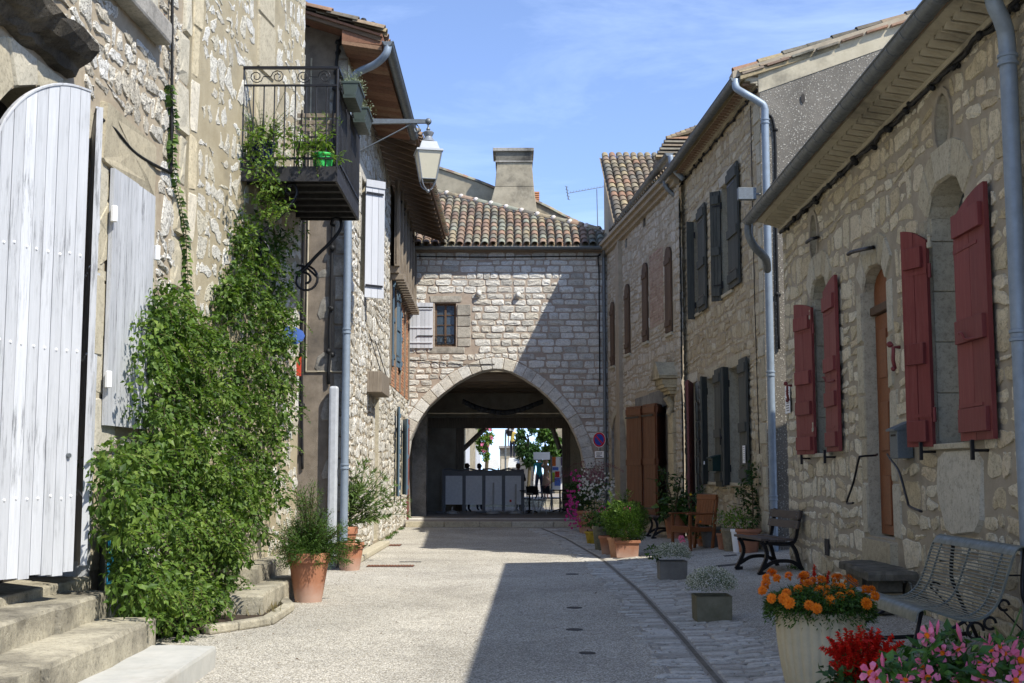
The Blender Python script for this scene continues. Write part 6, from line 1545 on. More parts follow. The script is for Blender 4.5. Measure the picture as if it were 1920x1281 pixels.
# parasol bases
M['pb'] = m_plain('pale_parasol_base', (.42, .42, .40), .6)
labs = ['pale parasol base in front of the leftmost screen panel', 'pale parasol base with a tall socket in front of the third screen panel', 'pale parasol base with a tall socket in front of the last screen panel']
for (u, vt, lab) in zip((848, 925, 967), (950, 905, 908), labs):
    q = at(u, 961, 40.4); t_ = thing('parasol_base', (q.x, 40.4, .15), lab, 'parasol base', 'parasol bases under the arch')
    m = MB(); m.lathe([(.23, 0), (.23, .05), (.12, .08), (.05, .1)], (q.x, 40.4, .15), 16); m.build('foot', M['pb'], t_, smooth=True, sharp=40)
    m = MB(); m.tube([(q.x, 40.4, .22), (q.x, 40.4, at(u, vt, 40.4).z)], .028, 8); m.build('socket', M['pb'], t_)
# tables and chairs
def cafe_chair(loc, rz, lab):
    t_ = thing('cafe_chair', loc, lab, 'chair', 'metal chairs at the arcade cafe'); o = V(loc); c, s_ = math.cos(rz), math.sin(rz)
    X = lambda x, y, z: o+V((x*c-y*s_, x*s_+y*c, z))
    m = MB(); m.hexa([X(-.22, -.21, .43), X(.22, -.21, .43), X(.22, .21, .43), X(-.22, .21, .43), X(-.22, -.21, .46), X(.22, -.21, .46), X(.22, .21, .46), X(-.22, .21, .46)]); m.build('seat', M['iron'], t_)
    m = MB(); m.hexa([X(-.22, .19, .6), X(.22, .19, .6), X(.22, .22, .6), X(-.22, .22, .6), X(-.22, .27, .88), X(.22, .27, .88), X(.22, .3, .88), X(-.22, .3, .88)]); m.build('backrest', M['iron'], t_)
    for a in (-1, 1):
        m = MB(); m.tube([X(a*.25, -.25, 0), X(a*.23, -.2, .45), X(a*.25, -.18, .66), X(a*.25, .2, .66)], .014, 6); m.build('leg', M['pb'], t_)
        m = MB(); m.tube([X(a*.25, .32, 0), X(a*.22, .2, .45), X(a*.22, .29, .9)], .014, 6); m.build('leg', M['pb'], t_)
def cafe_table(x, y, lab):
    t_ = thing('cafe_table', (x, y, .15), lab, 'table', 'round tables at the arcade cafe'); m = MB(); m.lathe([(.32, 0), (.33, .012), (.33, .03), (.31, .035)], (x, y, .86), 20); m.build('table_top', M['iron'], t_)
    m = MB(); m.tube([(x, y, .17), (x, y, .86)], .03, 8); m.build('pedestal', M['iron'], t_)
    for k in range(3): a = k*2*PI/3+.4; m = MB(); m.tube([(x, y, .24), (x+.3*math.cos(a), y+.3*math.sin(a), .165)], .022, 6); m.build('leg', M['iron'], t_)
q = at(993, 960, 40.6); cafe_table(q.x, 41.0, 'dark round cafe table just right of the windbreak screen')
cafe_chair((at(1005, 960, 40.2).x, 40.2, .15), .5, 'metal cafe chair nearest the street, right of the windbreak screen')
cafe_chair((at(983, 960, 42.0).x, 42.0, .15), -1.2, 'metal cafe chair partly hidden behind the last screen post')
q = at(1050, 955, 42.2); cafe_table(q.x, 42.2, 'dark round cafe table in front of the poster board')
cafe_chair((at(1071, 958, 41.2).x, 41.2, .15), -.6, 'metal cafe chair at the right below the poster board')
cafe_chair((at(1035, 955, 42.4).x, 42.5, .15), 2.2, 'metal cafe chair left of the table under the poster board')
# poster board
pb = thing('poster_board', (at(1050, 918, 44).x, 44.4, .15), 'white board covered in small coloured posters under the arcade', 'notice board')
p0, p1 = at(1034, 918, 44.4), at(1068, 857, 44.4)
MB().box(p0.x, p1.x, 44.4, 44.44, p0.z, p1.z).build('board', M['white'], pb)
for x_ in (p0.x, p1.x): MB().box(x_-.03, x_+.03, 44.38, 44.46, .15, p1.z+.05).build('post', M['scrframe'], pb)
pc = {'po_or': (.6, .15, .03), 'po_pu': (.10, .05, .16), 'po_red': (.55, .03, .03), 'po_gr': (.35, .5, .05), 'po_bl': (.12, .2, .55), 'po_be': (.5, .35, .15)}
for k, c_ in pc.items(): M[k] = m_plain(k, c_, .6, 0, .5, 30)
for (u0, u1, v0, v1, k) in ((1035, 1042, 857, 874, 'po_or'), (1052, 1063, 858, 873, 'po_pu'), (1041, 1049, 884, 895, 'po_red'), (1035, 1040, 886, 904, 'po_gr'), (1040, 1051, 896, 911, 'po_bl'), (1053, 1062, 876, 889, 'po_pu'), (1054, 1061, 890, 901, 'po_be'), (1036, 1047, 876, 882, 'po_bl')):
    a, b = at(u0, v1, 44.38), at(u1, v0, 44.38); MB().box(a.x, b.x, 44.385, 44.397, a.z, b.z).build('poster', M[k], pb)
bn_ = MB(); a, b = at(1000, 862, 46), at(1031, 848, 46); bn_.box(a.x, b.x, 46, 46.03, a.z, b.z); tag(bn_.build('banner', M['white']), 'white banner hanging above the man in teal', 'banner')
for i, (u, h) in enumerate(((1043, 15), (1048, 18), (1053, 16), (1058, 22))): pass

# ---- beyond: sunlit square
plz = struct(MB().box(-30, 30, 49.5, 110, -.2, .42).build('square_ground', M['gfloor'], origin=(0, 60, 0)))
for k in range(3): MB().box(-3, 3.2, 48+k*.5, 49.5, 0, .15+.09*(k+1)).build('square_step', M['step'], plz)
fb = thing('town_house', (-6, 66, .4), 'pale sunlit facade with window rows glimpsed beyond the gallery at the left', 'house')
def tb(u0, v0, u1, v1, Y, th, name, mat, par=None): a, b = at(u0, v1, Y), at(u1, v0, Y); return MB().box(a.x, b.x, Y, Y+th, a.z, b.z).build(name, mat, par)
a = at(838, 900, 66); b = at(901, 700, 66); MB().hexa([(a.x, 56, .3), (b.x, 66, .3), (b.x-6, 66, .3), (a.x-6, 56, .3), (a.x, 56, 9), (b.x, 66, 9), (b.x-6, 66, 9), (a.x-6, 56, 9)]).build('wall', M['render_ch'], fb)
WB = Wall((a.x, 56), (b.x, 66), (1, -.3))
for i in range(4):
    for j in range(2): MB().wbox(WB, 1+i*2.6, 2+i*2.6, .0, .06, 1.2+j*2.6, 2.9+j*2.6).build('window', M['wpaint2'], fb)
fb2 = thing('town_house', (3, 80, .4), 'distant stone house with a flat pale roof line beyond the square', 'house')
a, b = at(937, 900, 80), at(982, 838, 80); MB().box(a.x, b.x, 80, 86, .3, b.z).build('wall', M['render_ch'], fb2)
a, b = at(935, 840, 79.8), at(984, 836, 79.8); MB().box(a.x, b.x, 79.7, 86, a.z, b.z).build('roof', M['grey_st'], fb2)
fb3 = thing('town_house', (6, 62, .4), 'sunlit stone facade at the right end of the square beyond the gallery', 'house')
a, b = at(1040, 900, 62), at(1100, 760, 62); MB().box(a.x, b.x, 62, 66, .3, b.z).build('wall', M['render_ch'], fb3)
for i in range(3): p = at(1046+i*9, 868, 61.9); MB().box(p.x-.3, p.x+.3, 61.85, 62, p.z-.6, p.z+.8).build('window', M['interior'], fb3)
for i, (u0, u1, v0, lab) in enumerate(((904, 936, 861, 'low white market tent roof seen under the arcade, left'), (952, 975, 858, 'low white market tent roof seen under the arcade, right'))):
    a, b = at(u0, 880, 60), at(u1, v0, 60); zz = (a.z+b.z)/2; t_ = thing('market_tent', ((a.x+b.x)/2, 61, .4), lab, 'tent', 'market tents on the square')
    m = MB(); c_ = V(((a.x+b.x)/2, 61, b.z)); m.add([V((a.x, 60, zz-.2)), V((b.x, 60, zz-.2)), V((b.x, 62, zz-.2)), V((a.x, 62, zz-.2)), V((a.x*.8+c_.x*.2, 61, b.z)), V((b.x*.8+c_.x*.2, 61, b.z))], [(0, 1, 5, 4), (1, 2, 5), (2, 3, 4, 5), (3, 0, 4)]); m.build('canopy', M['pb'], t_)
    for x_ in (a.x+.05, b.x-.05):
        for y_ in (60.05, 61.95): MB().box(x_-.03, x_+.03, y_-.03, y_+.03, .4, zz-.2).build('pole', M['zinc'], t_)
lp = thing('street_lamp', (at(948, 850, 58).x, 58, .4), 'curved lamp post beyond the arcade holding a small lantern', 'street lamp')
m = MB(); m.tube(bez([V((lp.location.x, 58, .4)), V((lp.location.x, 58, at(948, 815, 58).z)), at(952, 810, 58), at(958, 808, 58), at(962, 808, 58)], 4), .05, 6); m.build('post', M['zinc'], lp); q = at(955, 808, 58); m = MB(); m.lathe([(.1, -.25), (.16, 0), (.1, .1), (.02, .14)], q, 8); m.build('lantern', M['iron'], lp)

# ================================================================ PEOPLE
M['skin'] = m_plain('skin', (.40, .22, .15), .6, 0, .05); M['hair'] = m_plain('dark_hair', (.03, .02, .012), .8); M['hair2'] = m_plain('light_brown_hair', (.13, .08, .04), .8)
M['teal'] = m_plain('teal_shirt', (.02, .16, .17), .85); M['navy'] = m_plain('navy_trousers', (.015, .02, .04), .9); M['taupe'] = m_plain('brown_dress', (.14, .09, .06), .9); M['yell'] = m_plain('yellow_shirt', (.45, .36, .10), .9); M['shoe'] = m_plain('dark_shoe', (.02, .018, .016), .6)
def person(loc, rz, H, lab, shirt, trous, hair, armL, armR, female=False, seated=False, head_turn=0, skirt=False, sleeve=.5):
    s_ = H/1.75; t_ = thing('person', loc, lab, 'person', None, rz); t_.rotation_euler.z = 0
    c, n_ = math.cos(rz), math.sin(rz); o = V(loc)
    X = lambda x, y, z: V((x*c-y*n_, x*n_+y*c, z))*s_
    J = [((0, 0, .95), .125), ((0, .01, 1.12), .118), ((0, 0, 1.30), .135), ((0, 0, 1.43), .10), ((0, 0, 1.50), .052), ((0, -.01, 1.57), .06), ((0, -.02, 1.64), .09), ((0, -.01, 1.70), .07)]
    E = [(0, 1), (1, 2), (2, 3), (3, 4), (4, 5), (5, 6), (6, 7)]
    sw = .17 if female else .19
    for side, arm in ((-1, armL), (1, armR)):
        b = len(J); J.append(((side*sw, 0, 1.40), .055)); E.append((3, b))
        for k, (p, r_) in enumerate(zip(arm, (.04, .032, .022))): J.append((p, r_)); E.append((b+k, b+k+1))
        e = b+len(arm); d_ = V(arm[-1])-V(arm[-2]); d_.normalize(); pr = d_.cross(V((0, 1, .2))).normalized()
        J.append((tuple(V(arm[-1])+d_*.07), .026)); E.append((e, e+1))
        palm = e+1
        for f in range(4):
            k = len(J); J.append((tuple(V(J[palm][0])+d_*.045+pr*(f-1.5)*.018), .009)); E.append((palm, k)); J.append((tuple(V(J[k][0])+d_*(.035+.006*(f in (1, 2)))+V((0, -.012, 0))), .007)); E.append((k, k+1))
        k = len(J); J.append((tuple(V(J[palm][0])-d_*.02+pr*-.045), .009)); E.append((e, k))
        k = len(J); hip = .09; st_ = .03 if side < 0 else -.05
        if not seated: L_ = [((side*hip, 0, .88), .095), ((side*(hip+.01), st_-.02, .50), .062), ((side*(hip+.01), st_+.03, .10), .040), ((side*(hip+.02), st_-.08, .035), .035), ((side*(hip+.02), st_-.15, .03), .026)]
        else: L_ = [((side*hip, -.05, .90), .095), ((side*(hip+.03), -.45, .92), .065), ((side*(hip+.03), -.42, .5), .045), ((side*(hip+.03), -.5, .46), .035), ((side*(hip+.03), -.58, .45), .028)]
        for i, (p, r_) in enumerate(L_): J.append((p, r_)); E.append((0 if i == 0 else k+i-1, k+i))
    me = bpy.data.meshes.new('body'); me.from_pydata([tuple(X(*p)) for p, _ in J], E, []); ob = bpy.data.objects.new('body_skin', me); col.objects.link(ob)
    sk = ob.modifiers.new('s', 'SKIN'); ob.modifiers.new('u', 'SUBSURF').levels = 1
    for i, (_, r_) in enumerate(J): me.skin_vertices[0].data[i].radius = (r_*s_, r_*s_*(.8 if i < 3 else 1)); 
    me.skin_vertices[0].data[0].use_root = True
    dg = bpy.context.evaluated_depsgraph_get(); nm = bpy.data.meshes.new_from_object(ob.evaluated_get(dg)); bpy.data.objects.remove(ob)
    nm.name = 'body'; nm.materials.clear()
    for k in ('skin', shirt, trous, 'shoe'): nm.materials.append(M[k])
    aL = [V(a) for a in (armL[0], armR[0])]
    for f in nm.polygons:
        ct = f.center/s_; lx_ = ct.x*c+ct.y*n_; ly = -ct.x*n_+ct.y*c; z = ct.z
        f.use_smooth = True
        hand = min((V((lx_, ly, z))-V(a[i])).length for a in (armL, armR) for i in (1, 2)) < .14 or (sleeve < .6 and min((V((lx_, ly, z))-(V(a[0])*.35+V(a[1])*.65)).length for a in (armL, armR)) < .12)
        if z > 1.47 or (hand and abs(lx_) > .14): mi = 0 if z > 1.465 or hand else 1
        elif z > .94: mi = 1
        elif z > .09: mi = 2 if not skirt else 0
        else: mi = 3
        f.material_index = mi
    b = bpy.data.objects.new('body', nm); col.objects.link(b); b.parent = t_
    m = MB(); hc = X(0, .0, 1.66)
    for i in range(6): pass
    m.lathe([(.02, .088), (.055, .078), (.083, .045), (.088, 0), (.085, -.05), (.085, -.10 if not female else -.2)], (0, 0, 0), 14, False)
    m.v = [o+hc+V((p.x*s_*.96, p.y*s_*1.0, p.z*s_))+X(0, .022, 0) for p in m.v]; m.build('hair', M[hair], t_, smooth=True)
    m = MB(); m.add([o+X(-.018, -.10, 1.63), o+X(.018, -.10, 1.63), o+X(0, -.135, 1.635), o+X(0, -.10, 1.675)], [(0, 1, 2), (0, 2, 3), (1, 3, 2)]); m.build('nose', M['skin'], t_)
    for s2_ in (-1, 1):
        m = MB(); m.ball(o+X(s2_*.035, -.098, 1.67), .010*s_, 6, 4); m.build('eye', M['hair'], t_); m = MB(); m.ball(o+X(s2_*.095, -.01, 1.645), .022*s_, 6, 4); m.build('ear', M['skin'], t_)
    m = MB(); m.tube([o+X(-.022, -.102, 1.595), o+X(0, -.108, 1.592), o+X(.022, -.102, 1.595)], .005, 4); m.build('mouth', M['po_red'], t_)
    if skirt:
        m = MB(); m.lathe([(.13, 1.0), (.17, .85), (.20, .65), (.21, .52)], (0, 0, 0), 14, False); m.v = [o+X(p.x*.95, p.y*.75, p.z) for p in m.v]; m.build('skirt', M[trous], t_, smooth=True)
    return t_
dn_ = lambda s2: [(s2*.23, .02, 1.14), (s2*.25, -.04, .92), (s2*.25, -.06, .86)]
q = at(1011, 926, 50); person((q.x, 50, .42), PI+.3, 1.74, 'man in a teal shirt seen from behind, one hand raised to his head', 'teal', 'navy', 'hair', [(-.33, -.10, 1.42), (-.20, -.12, 1.62), (-.12, -.08, 1.68)], dn_(1))
q = at(1024, 928, 49.7); person((q.x, 49.7, .42), PI-.6, 1.60, 'woman in a brown dress with bare legs standing right of the man in teal', 'taupe', 'taupe', 'hair2', [(-.24, -.05, 1.15), (-.10, -.22, 1.20), (-.02, -.24, 1.26)], [(.30, -.10, 1.42), (.22, -.15, 1.58), (.14, -.12, 1.64)], True, skirt=True)
ter = MB().box(at(940, 880, 66).x, at(1000, 880, 66).x, 65.5, 69, .4, at(960, 861, 66).z); tag(ter.build('terrace_wall', M['lime_r3']), 'low stone terrace wall under the person in yellow', 'wall')
q = at(961, 861, 66); person((q.x, 66, q.z), PI*.9, 1.72, 'person in a yellow shirt and dark trousers standing on a terrace beyond the arcade', 'yell', 'navy', 'hair', dn_(-1), dn_(1))
for (u, y, lab, sh_, hr) in ((876, 42.4, 'person in dark clothes at the left edge of the cafe behind the screens', 'navy', 'hair'), (899, 43.6, 'dark haired person standing behind the second screen panel', 'scrframe', 'hair'), (972, 42.6, 'brown haired person in dark clothes behind the last screen panel', 'navy', 'hair2')):
    q = at(u, 900, y); person((q.x, y, .145), PI*.85, 1.66, lab, sh_, 'navy', hr, [(-.24, -.05, 1.18), (-.15, -.28, 1.12), (-.10, -.32, 1.12)], [(.24, -.05, 1.18), (.15, -.28, 1.12), (.10, -.32, 1.12)])

# ================================================================ SIGN, LETTER BOXES, NOTICES
sg = thing('no_parking_sign', at(1124, 838, 34.2), 'round blue no parking sign with a red rim and slash beside the arch', 'sign')
M['sblue'] = m_plain('sign_blue', (.01, .045, .30), .4); M['sred'] = m_plain('sign_red', (.42, .01, .02), .4)
c_ = at(1123.5, 824.5, 34.3); nrm = V((-.62, -.78, 0)).normalized(); tx = V((nrm.y*-1, nrm.x, 0)); tz = V((0, 0, 1))
def disc(r0, r1, off, n_=28):
    m = MB(); vs_ = [c_+nrm*off+(tx*math.cos(2*PI*k/n_)+tz*math.sin(2*PI*k/n_))*r for r in (r0, r1) for k in range(n_)]
    if r0 > 0: m.add(vs_, [(k, (k+1) % n_, n_+(k+1) % n_, n_+k) for k in range(n_)])
    else: m.add(vs_[n_:], [tuple(range(n_))])
    return m
disc(0, .215, 0).build('plate', M['sred'], sg); disc(0, .155, .004).build('blue_field', M['sblue'], sg); disc(.205, .215, .003).build('rim', M['white'], sg)
d_ = (tx*-.7+tz*.7); e_ = (tx*.7+tz*.7)
m = MB(); m.quad(c_+nrm*.008-d_*.17-e_*.022, c_+nrm*.008+d_*.17-e_*.022, c_+nrm*.008+d_*.17+e_*.022, c_+nrm*.008-d_*.17+e_*.022); m.build('slash', M['sred'], sg)
m = MB(); m.tube([c_+nrm*-.03+tz*.1, c_+nrm*-.03-tz*.50], .02, 6); m.tube([c_-nrm*.03, c_+V((.25, .9, 0))], .02, 6); m.build('bracket', M['zinc'], sg)
m = MB(); pc_ = c_-tz*.41; m.quad(pc_-tx*.15-tz*.09, pc_+tx*.15-tz*.09, pc_+tx*.15+tz*.09, pc_-tx*.15+tz*.09); pl_ = m.build('small_plate', M['white'], sg)
m = MB()
for (x0, x1, zz) in ((-.10, .02, .045), (.04, .10, .045), (-.11, .09, .01), (-.09, .03, -.025), (-.1, .1, -.06)):
    m.quad(pc_+nrm*.004+tx*x0+tz*(zz-.008), pc_+nrm*.004+tx*x1+tz*(zz-.008), pc_+nrm*.004+tx*x1+tz*(zz+.008), pc_+nrm*.004+tx*x0+tz*(zz+.008))
m.build('print_lines', M['iron'], pl_, kind='stuff')
def letterbox(W, u, v0, v1, mat, lab, w_=.26, d_=.16, slant=True):
    a, z1 = W.px(u, v0, .1); z0 = W.z(u, v1, .1); t_ = thing('letter_box', W.p(a, 0, z0), lab, 'letter box')
    MB().wbox(W, a-w_/2, a+w_/2, .012, d_, z0, z1-.05).build('box_body', M[mat], t_, bevel=.006)
    m = MB(); m.hexa([W.p(a-w_/2-.015, .01, z1-.045), W.p(a+w_/2+.015, .01, z1-.045), W.p(a+w_/2+.015, d_+.03, z1-.07), W.p(a-w_/2-.015, d_+.03, z1-.07), W.p(a-w_/2-.015, .01, z1+.03), W.p(a+w_/2+.015, .01, z1+.03), W.p(a+w_/2+.015, d_+.03, z1-.05), W.p(a-w_/2-.015, d_+.03, z1-.05)]); m.build('lid', M[mat], t_)
    MB().wbox(W, a-w_*.3, a+w_*.3, d_, d_+.004, z1-.12, z1-.1).build('slot', M['interior'], t_)
    return t_
M['boxgrey'] = m_plain('hammered_grey', (.12, .145, .16), .5, .3, .15, 60, .2); M['boxgreen'] = m_plain('dark_green_box', (.01, .03, .025), .4)
letterbox(W1, 1686, 795, 860, 'boxgrey', 'grey metal letter box on the wall beside the door, left of the large red shutters')
t_ = letterbox(W2, 1346, 853, 884, 'boxgreen', 'dark green letter box with a white emblem below the grey green shutters', .42, .25)
a, z = W2.px(1334, 868, .12); m = MB(); m.tube([W2.p(a+.02*k, .262, z+.03*((k % 2)*2-1)) for k in range(-2, 3)], .006, 4); m.build('emblem', M['white'], t_)
a, z0 = W1.px(1475, 775, .05); z1 = W1.z(1475, 724, .05); nt = MB().wbox(W1, a-.16, a+.16, .03, .036, z0, z1).build('notice_plate', M['white']); tag(nt, 'pale notice plate with printed lines at the far end of the red shuttered house', 'sign')
m = MB()
for k in range(9):
    m.wbox(W1, a-.12, a+.12-(k*7 % 3)*.03, .0362, .0372, z1-.07-k*.035, z1-.058-k*.035)
m.build('print_lines', M['iron'], nt, kind='stuff')
a, z = W1.px(1632, 488, .02); nb_ = MB().wbox(W1, a-.05, a+.05, .024, .034, z-.06, z+.06).build('house_number_plate', M['dressed']); tag(nb_, 'small stone house number plate above the arched door', 'sign')

# ================================================================ DRAIN COVERS
def flat(u0, u1, v, d, name, lab, grp, cat, bars=0, mat='iron'):
    p = G(u0, v); q = G(u1, v); y0 = p.y-d/2; z = gz((p.x+q.x)/2, p.y); t_ = thing(name, ((p.x+q.x)/2, p.y, z), lab, cat, grp)
    P = [V((p.x, y0, gz(p.x, y0)+.006)), V((q.x, y0, gz(q.x, y0)+.006)), V((q.x, y0+d, gz(q.x, y0+d)+.006)), V((p.x, y0+d, gz(p.x, y0+d)+.006))]
    m = MB(); m.hexa([v_-V((0, 0, .01)) for v_ in P]+P); m.build('frame', M[mat], t_)
    for k in range(bars):
        f = (k+.5)/bars; a, b = P[0].lerp(P[1], f), P[3].lerp(P[2], f); w_ = (P[1]-P[0]).length/bars*.3
        m = MB(); m.hexa([a+V((-w_, .03, 0)), a+V((w_, .03, 0)), b+V((w_, -.03, 0)), b+V((-w_, -.03, 0)), a+V((-w_, .03, .008)), a+V((w_, .03, .008)), b+V((w_, -.03, .008)), b+V((-w_, -.03, .008))]); m.build('bar', M['rust'], t_)
    return t_
M['cast'] = m_plain('cast_iron', (.06, .055, .05), .7, .2)
flat(688, 776, 1062, .35, 'drain_grate', 'rusty slotted drain grate on the sunny side behind the small terracotta pot', 'drain covers in the street', 'drain cover', 16, 'cast')
flat(712, 752, 1023, .5, 'drain_grate', 'small far drain grate near the foot of the left house', 'drain covers in the street', 'drain cover', 7, 'cast')
flat(749, 790, 1054, .12, 'drain_cover', 'narrow steel strip cover right of the rusty grate', 'drain covers in the street', 'drain cover', 0, 'cast')
flat(1345, 1393, 1062, .25, 'drain_cover', 'dark rectangular cover left of the near slatted bench', 'drain covers in the street', 'drain cover', 0, 'cast')
flat(1358, 1387, 1043, .2, 'drain_cover', 'dark rectangular cover in front of the yellow striped pot', 'drain covers in the street', 'drain cover', 0, 'cast')
for (u, v, r_, lab) in ((1101, 1225, .065, 'nearest small round valve cover in the shaded road'), (1077, 1181, .075, 'second small round valve cover in the shaded road'), (1077, 1140, .08, 'third small round valve cover in the shaded road'), (1073, 1077, .09, 'farthest small round valve cover in the shaded road')):
    q = G(u, v); m = MB(); m.lathe([(r_*1.1, 0), (r_*1.1, .003), (r_*.85, .003), (r_*.84, .001)], q+V((0, 0, .002)), 16); o = m.build('valve_cover', M['cast']); tag(o, lab, 'valve cover', 'valve covers in the road')
# ================================================================ FOLIAGE TOOLS
rf = random.Random(21)
def rv(r=rf):
    while True:
        v = V((r.uniform(-1, 1), r.uniform(-1, 1), r.uniform(-1, 1)))
        if .05 < v.length < 1: return v.normalized()
TB = [None]
def leaf1(m, p, d, nn, L, W_, fold=.15):
    """a leaf of four triangles folded along the midrib, drooping at its tip"""
    d = d.normalized(); s_ = d.cross(nn)
    if s_.length < 1e-3: s_ = d.orthogonal()
    s_.normalize(); n_ = s_.cross(d)
    a = p; t = p+d*L-n_*L*.12; mid = p+d*L*.45+n_*L*.02; l = p+d*L*.42+s_*W_/2+n_*W_*fold; r_ = p+d*L*.42-s_*W_/2+n_*W_*fold
    k = len(m.v); m.v += [a, l, t, r_, mid]; m.f += [(k, k+4, k+1), (k+4, k+2, k+1), (k, k+3, k+4), (k+4, k+3, k+2)]; tn = rf.random() if TB[0] is None else min(1, max(0, TB[0]+rf.gauss(0, .18))); m.t += [tn]*4; m.m += [m.mi]*4
def blob(m, c, r, n_, L, W_, flat=1.0, upb=.4, shell=.55, down=.25):
    for _ in range(n_):
        v = rv(); rr = r*(shell+(1-shell)*rf.random()); p = V(c)+V((v.x*rr, v.y*rr, v.z*rr*flat))
        d = (v+rv()*.9+V((0, 0, -down))).normalized(); nn = (v+V((0, 0, upb))+rv()*.5).normalized(); s_ = rf.uniform(.65, 1.25); leaf1(m, p, d, nn, L*s_, W_*s_)
def sprig(m, st, p, d, n_, L, W_, sp=.03, droop=.15, sr=.0022, opp=True):
    """a shoot with leaves in pairs"""
    q = V(p); d = V(d).normalized(); pts = [q.copy()]
    for i in range(n_):
        d = (d+V((0, 0, -droop*.12))+rv()*.06).normalized(); q = q+d*sp; pts.append(q.copy()); s_ = d.cross(V((0, 0, 1)))
        s_ = s_.normalized() if s_.length > .05 else d.orthogonal().normalized()
        k = 1-.5*i/n_
        if opp or i % 2: leaf1(m, q, (s_+d*.5+rv()*.2), V((0, 0, 1))+rv()*.3, L*k*rf.uniform(.8, 1.2), W_*k)
        if opp or not i % 2: leaf1(m, q, (-s_+d*.5+rv()*.2), V((0, 0, 1))+rv()*.3, L*k*rf.uniform(.8, 1.2), W_*k)
    leaf1(m, q, d, V((0, 0, 1))+rv()*.4, L*.7, W_*.6)
    if st is not None: st.tube(pts, sr, 4, False)
def inpoly(x, y, P):
    c = False
    for i in range(len(P)):
        a, b = P[i], P[i-1]
        if (a[1] > y) != (b[1] > y) and x < (b[0]-a[0])*(y-a[1])/(b[1]-a[1])+a[0]: c = not c
    return c
def leaf_parts(parent, lst, mat, limit=230):
    """single leaves nearest the eye as parts"""
    me = []
    for i in range(5):
        m = MB(); leaf1(m, V((0, 0, 0)), V((0, 1, 0)), V((0, 0, 1)), 1, .55); m.t = [i/4]*4; me.append(m.mesh('leaf', M[mat]))
    for (p, d, nn, L) in lst[:limit]:
        d = d.normalized(); s_ = d.cross(nn).normalized(); n_ = s_.cross(d); Mx = Matrix.Translation(p)@Matrix((s_, d, n_)).transposed().to_4x4()@Matrix.Scale(L, 4); put(rf.choice(me), 'leaf', parent, Mx)

# ================================================================ CLIMBER ON THE LEFT WALLS
cl_ = thing('climbing_plant', (-3.1, 11.4, 0), 'dense green climbing plant covering the wall right of the small white shutter', 'climber')
out_ = [(288, 560), (330, 545), (372, 562), (400, 600), (418, 500), (452, 430), (500, 440), (545, 560), (556, 640), (540, 700), (548, 760), (520, 850), (530, 930), (505, 1010), (455, 1060), (440, 1140), (395, 1178), (330, 1192), (228, 1170), (212, 1040), (196, 960), (166, 880), (162, 828), (210, 842), (262, 800), (262, 660)]
def wall_pt(u, v, d):
    if u < 335: W_, = (WL,)
    else: W_ = WM
    a, z = W_.px(u, v, d); return W_.p(a, d, z), W_
lm = MB(); sm = MB(); parts_ = []
n_ = 0
while n_ < 600:
    u, v = rf.uniform(160, 560), rf.uniform(420, 1195)
    if not inpoly(u, v, out_): continue
    n_ += 1
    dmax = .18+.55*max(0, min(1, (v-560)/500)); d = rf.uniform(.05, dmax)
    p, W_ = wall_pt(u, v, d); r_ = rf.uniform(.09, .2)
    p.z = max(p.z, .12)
    TB[0] = min(.9, max(.05, .18+.75*d/dmax*rf.uniform(.4, 1.1))); blob(lm, p, r_, int(40*(r_/.15)**1.5), rf.choice((.06, .07, .085)), .044, 1.1, down=.75)  # clumps near the wall get darker leaf colour, painting the plant's inner shade
    if rf.random() < .6:
        o_ = V((W_.n.x, W_.n.y, 0)); dd = (o_*rf.uniform(.4, 1)+V((rf.uniform(-.6, .6), rf.uniform(-.8, .6), rf.uniform(-.6, .5)))).normalized(); sprig(lm, sm, p+o_*r_*.6, dd, rf.randint(5, 9), .075, .044, .036, droop=1.2)
        if len(parts_) < 230:
            for _ in range(2): v_ = (o_+rv()*.7).normalized(); parts_.append((p+v_*r_*1.02, v_+rv()*.7+V((0, 0, -.4)), v_+V((0, 0, .6)), rf.uniform(.055, .075)))
TB[0] = None
# column up to the balcony
colp = [(470, 420, .15), (500, 400, .2), (515, 370, .25), (500, 340, .3), (520, 440, .2), (490, 470, .2), (540, 470, .3), (530, 510, .25), (470, 540, .25), (500, 580, .25), (450, 600, .25), (480, 640, .25), (540, 600, .2), (520, 560, .25), (440, 520, .2), (460, 470, .15), (490, 300, .35), (480, 270, .3), (510, 320, .4), (525, 350, .4), (480, 440, .2), (545, 440, .3), (455, 560, .2), (545, 650, .2), (530, 700, .25)]
for (u, v, d) in colp:
    for _ in range(2):
        p, W_ = wall_pt(u+rf.uniform(-20, 20), v+rf.uniform(-22, 22), d*rf.uniform(.4, 1.2)); blob(lm, p, .13, 30, .068, .038)
        sprig(lm, sm, p, V((rf.uniform(-.3, .8), rf.uniform(-.8, .2), rf.uniform(-.6, .4))), rf.randint(4, 9), .058, .03, .03, 1.2)
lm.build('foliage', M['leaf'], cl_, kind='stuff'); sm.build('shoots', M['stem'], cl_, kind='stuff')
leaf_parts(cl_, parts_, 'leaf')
for pts in ([(300, 1180, .3), (300, 1000, .25), (310, 800, .15), (330, 640, .1)], [(360, 1175, .35), (400, 1000, .25), (440, 800, .15), (480, 640, .12), (520, 500, .2), (500, 380, .3)], [(330, 1180, .3), (260, 1050, .3), (210, 930, .3), (180, 860, .3)]):
    m = MB(); m.tube([q+rv()*.02 for q in bez([wall_pt(q[0], q[1], q[2]*.45)[0] for q in pts], 6)], .012, 6); m.build('trunk', M['stem'], cl_, smooth=True)
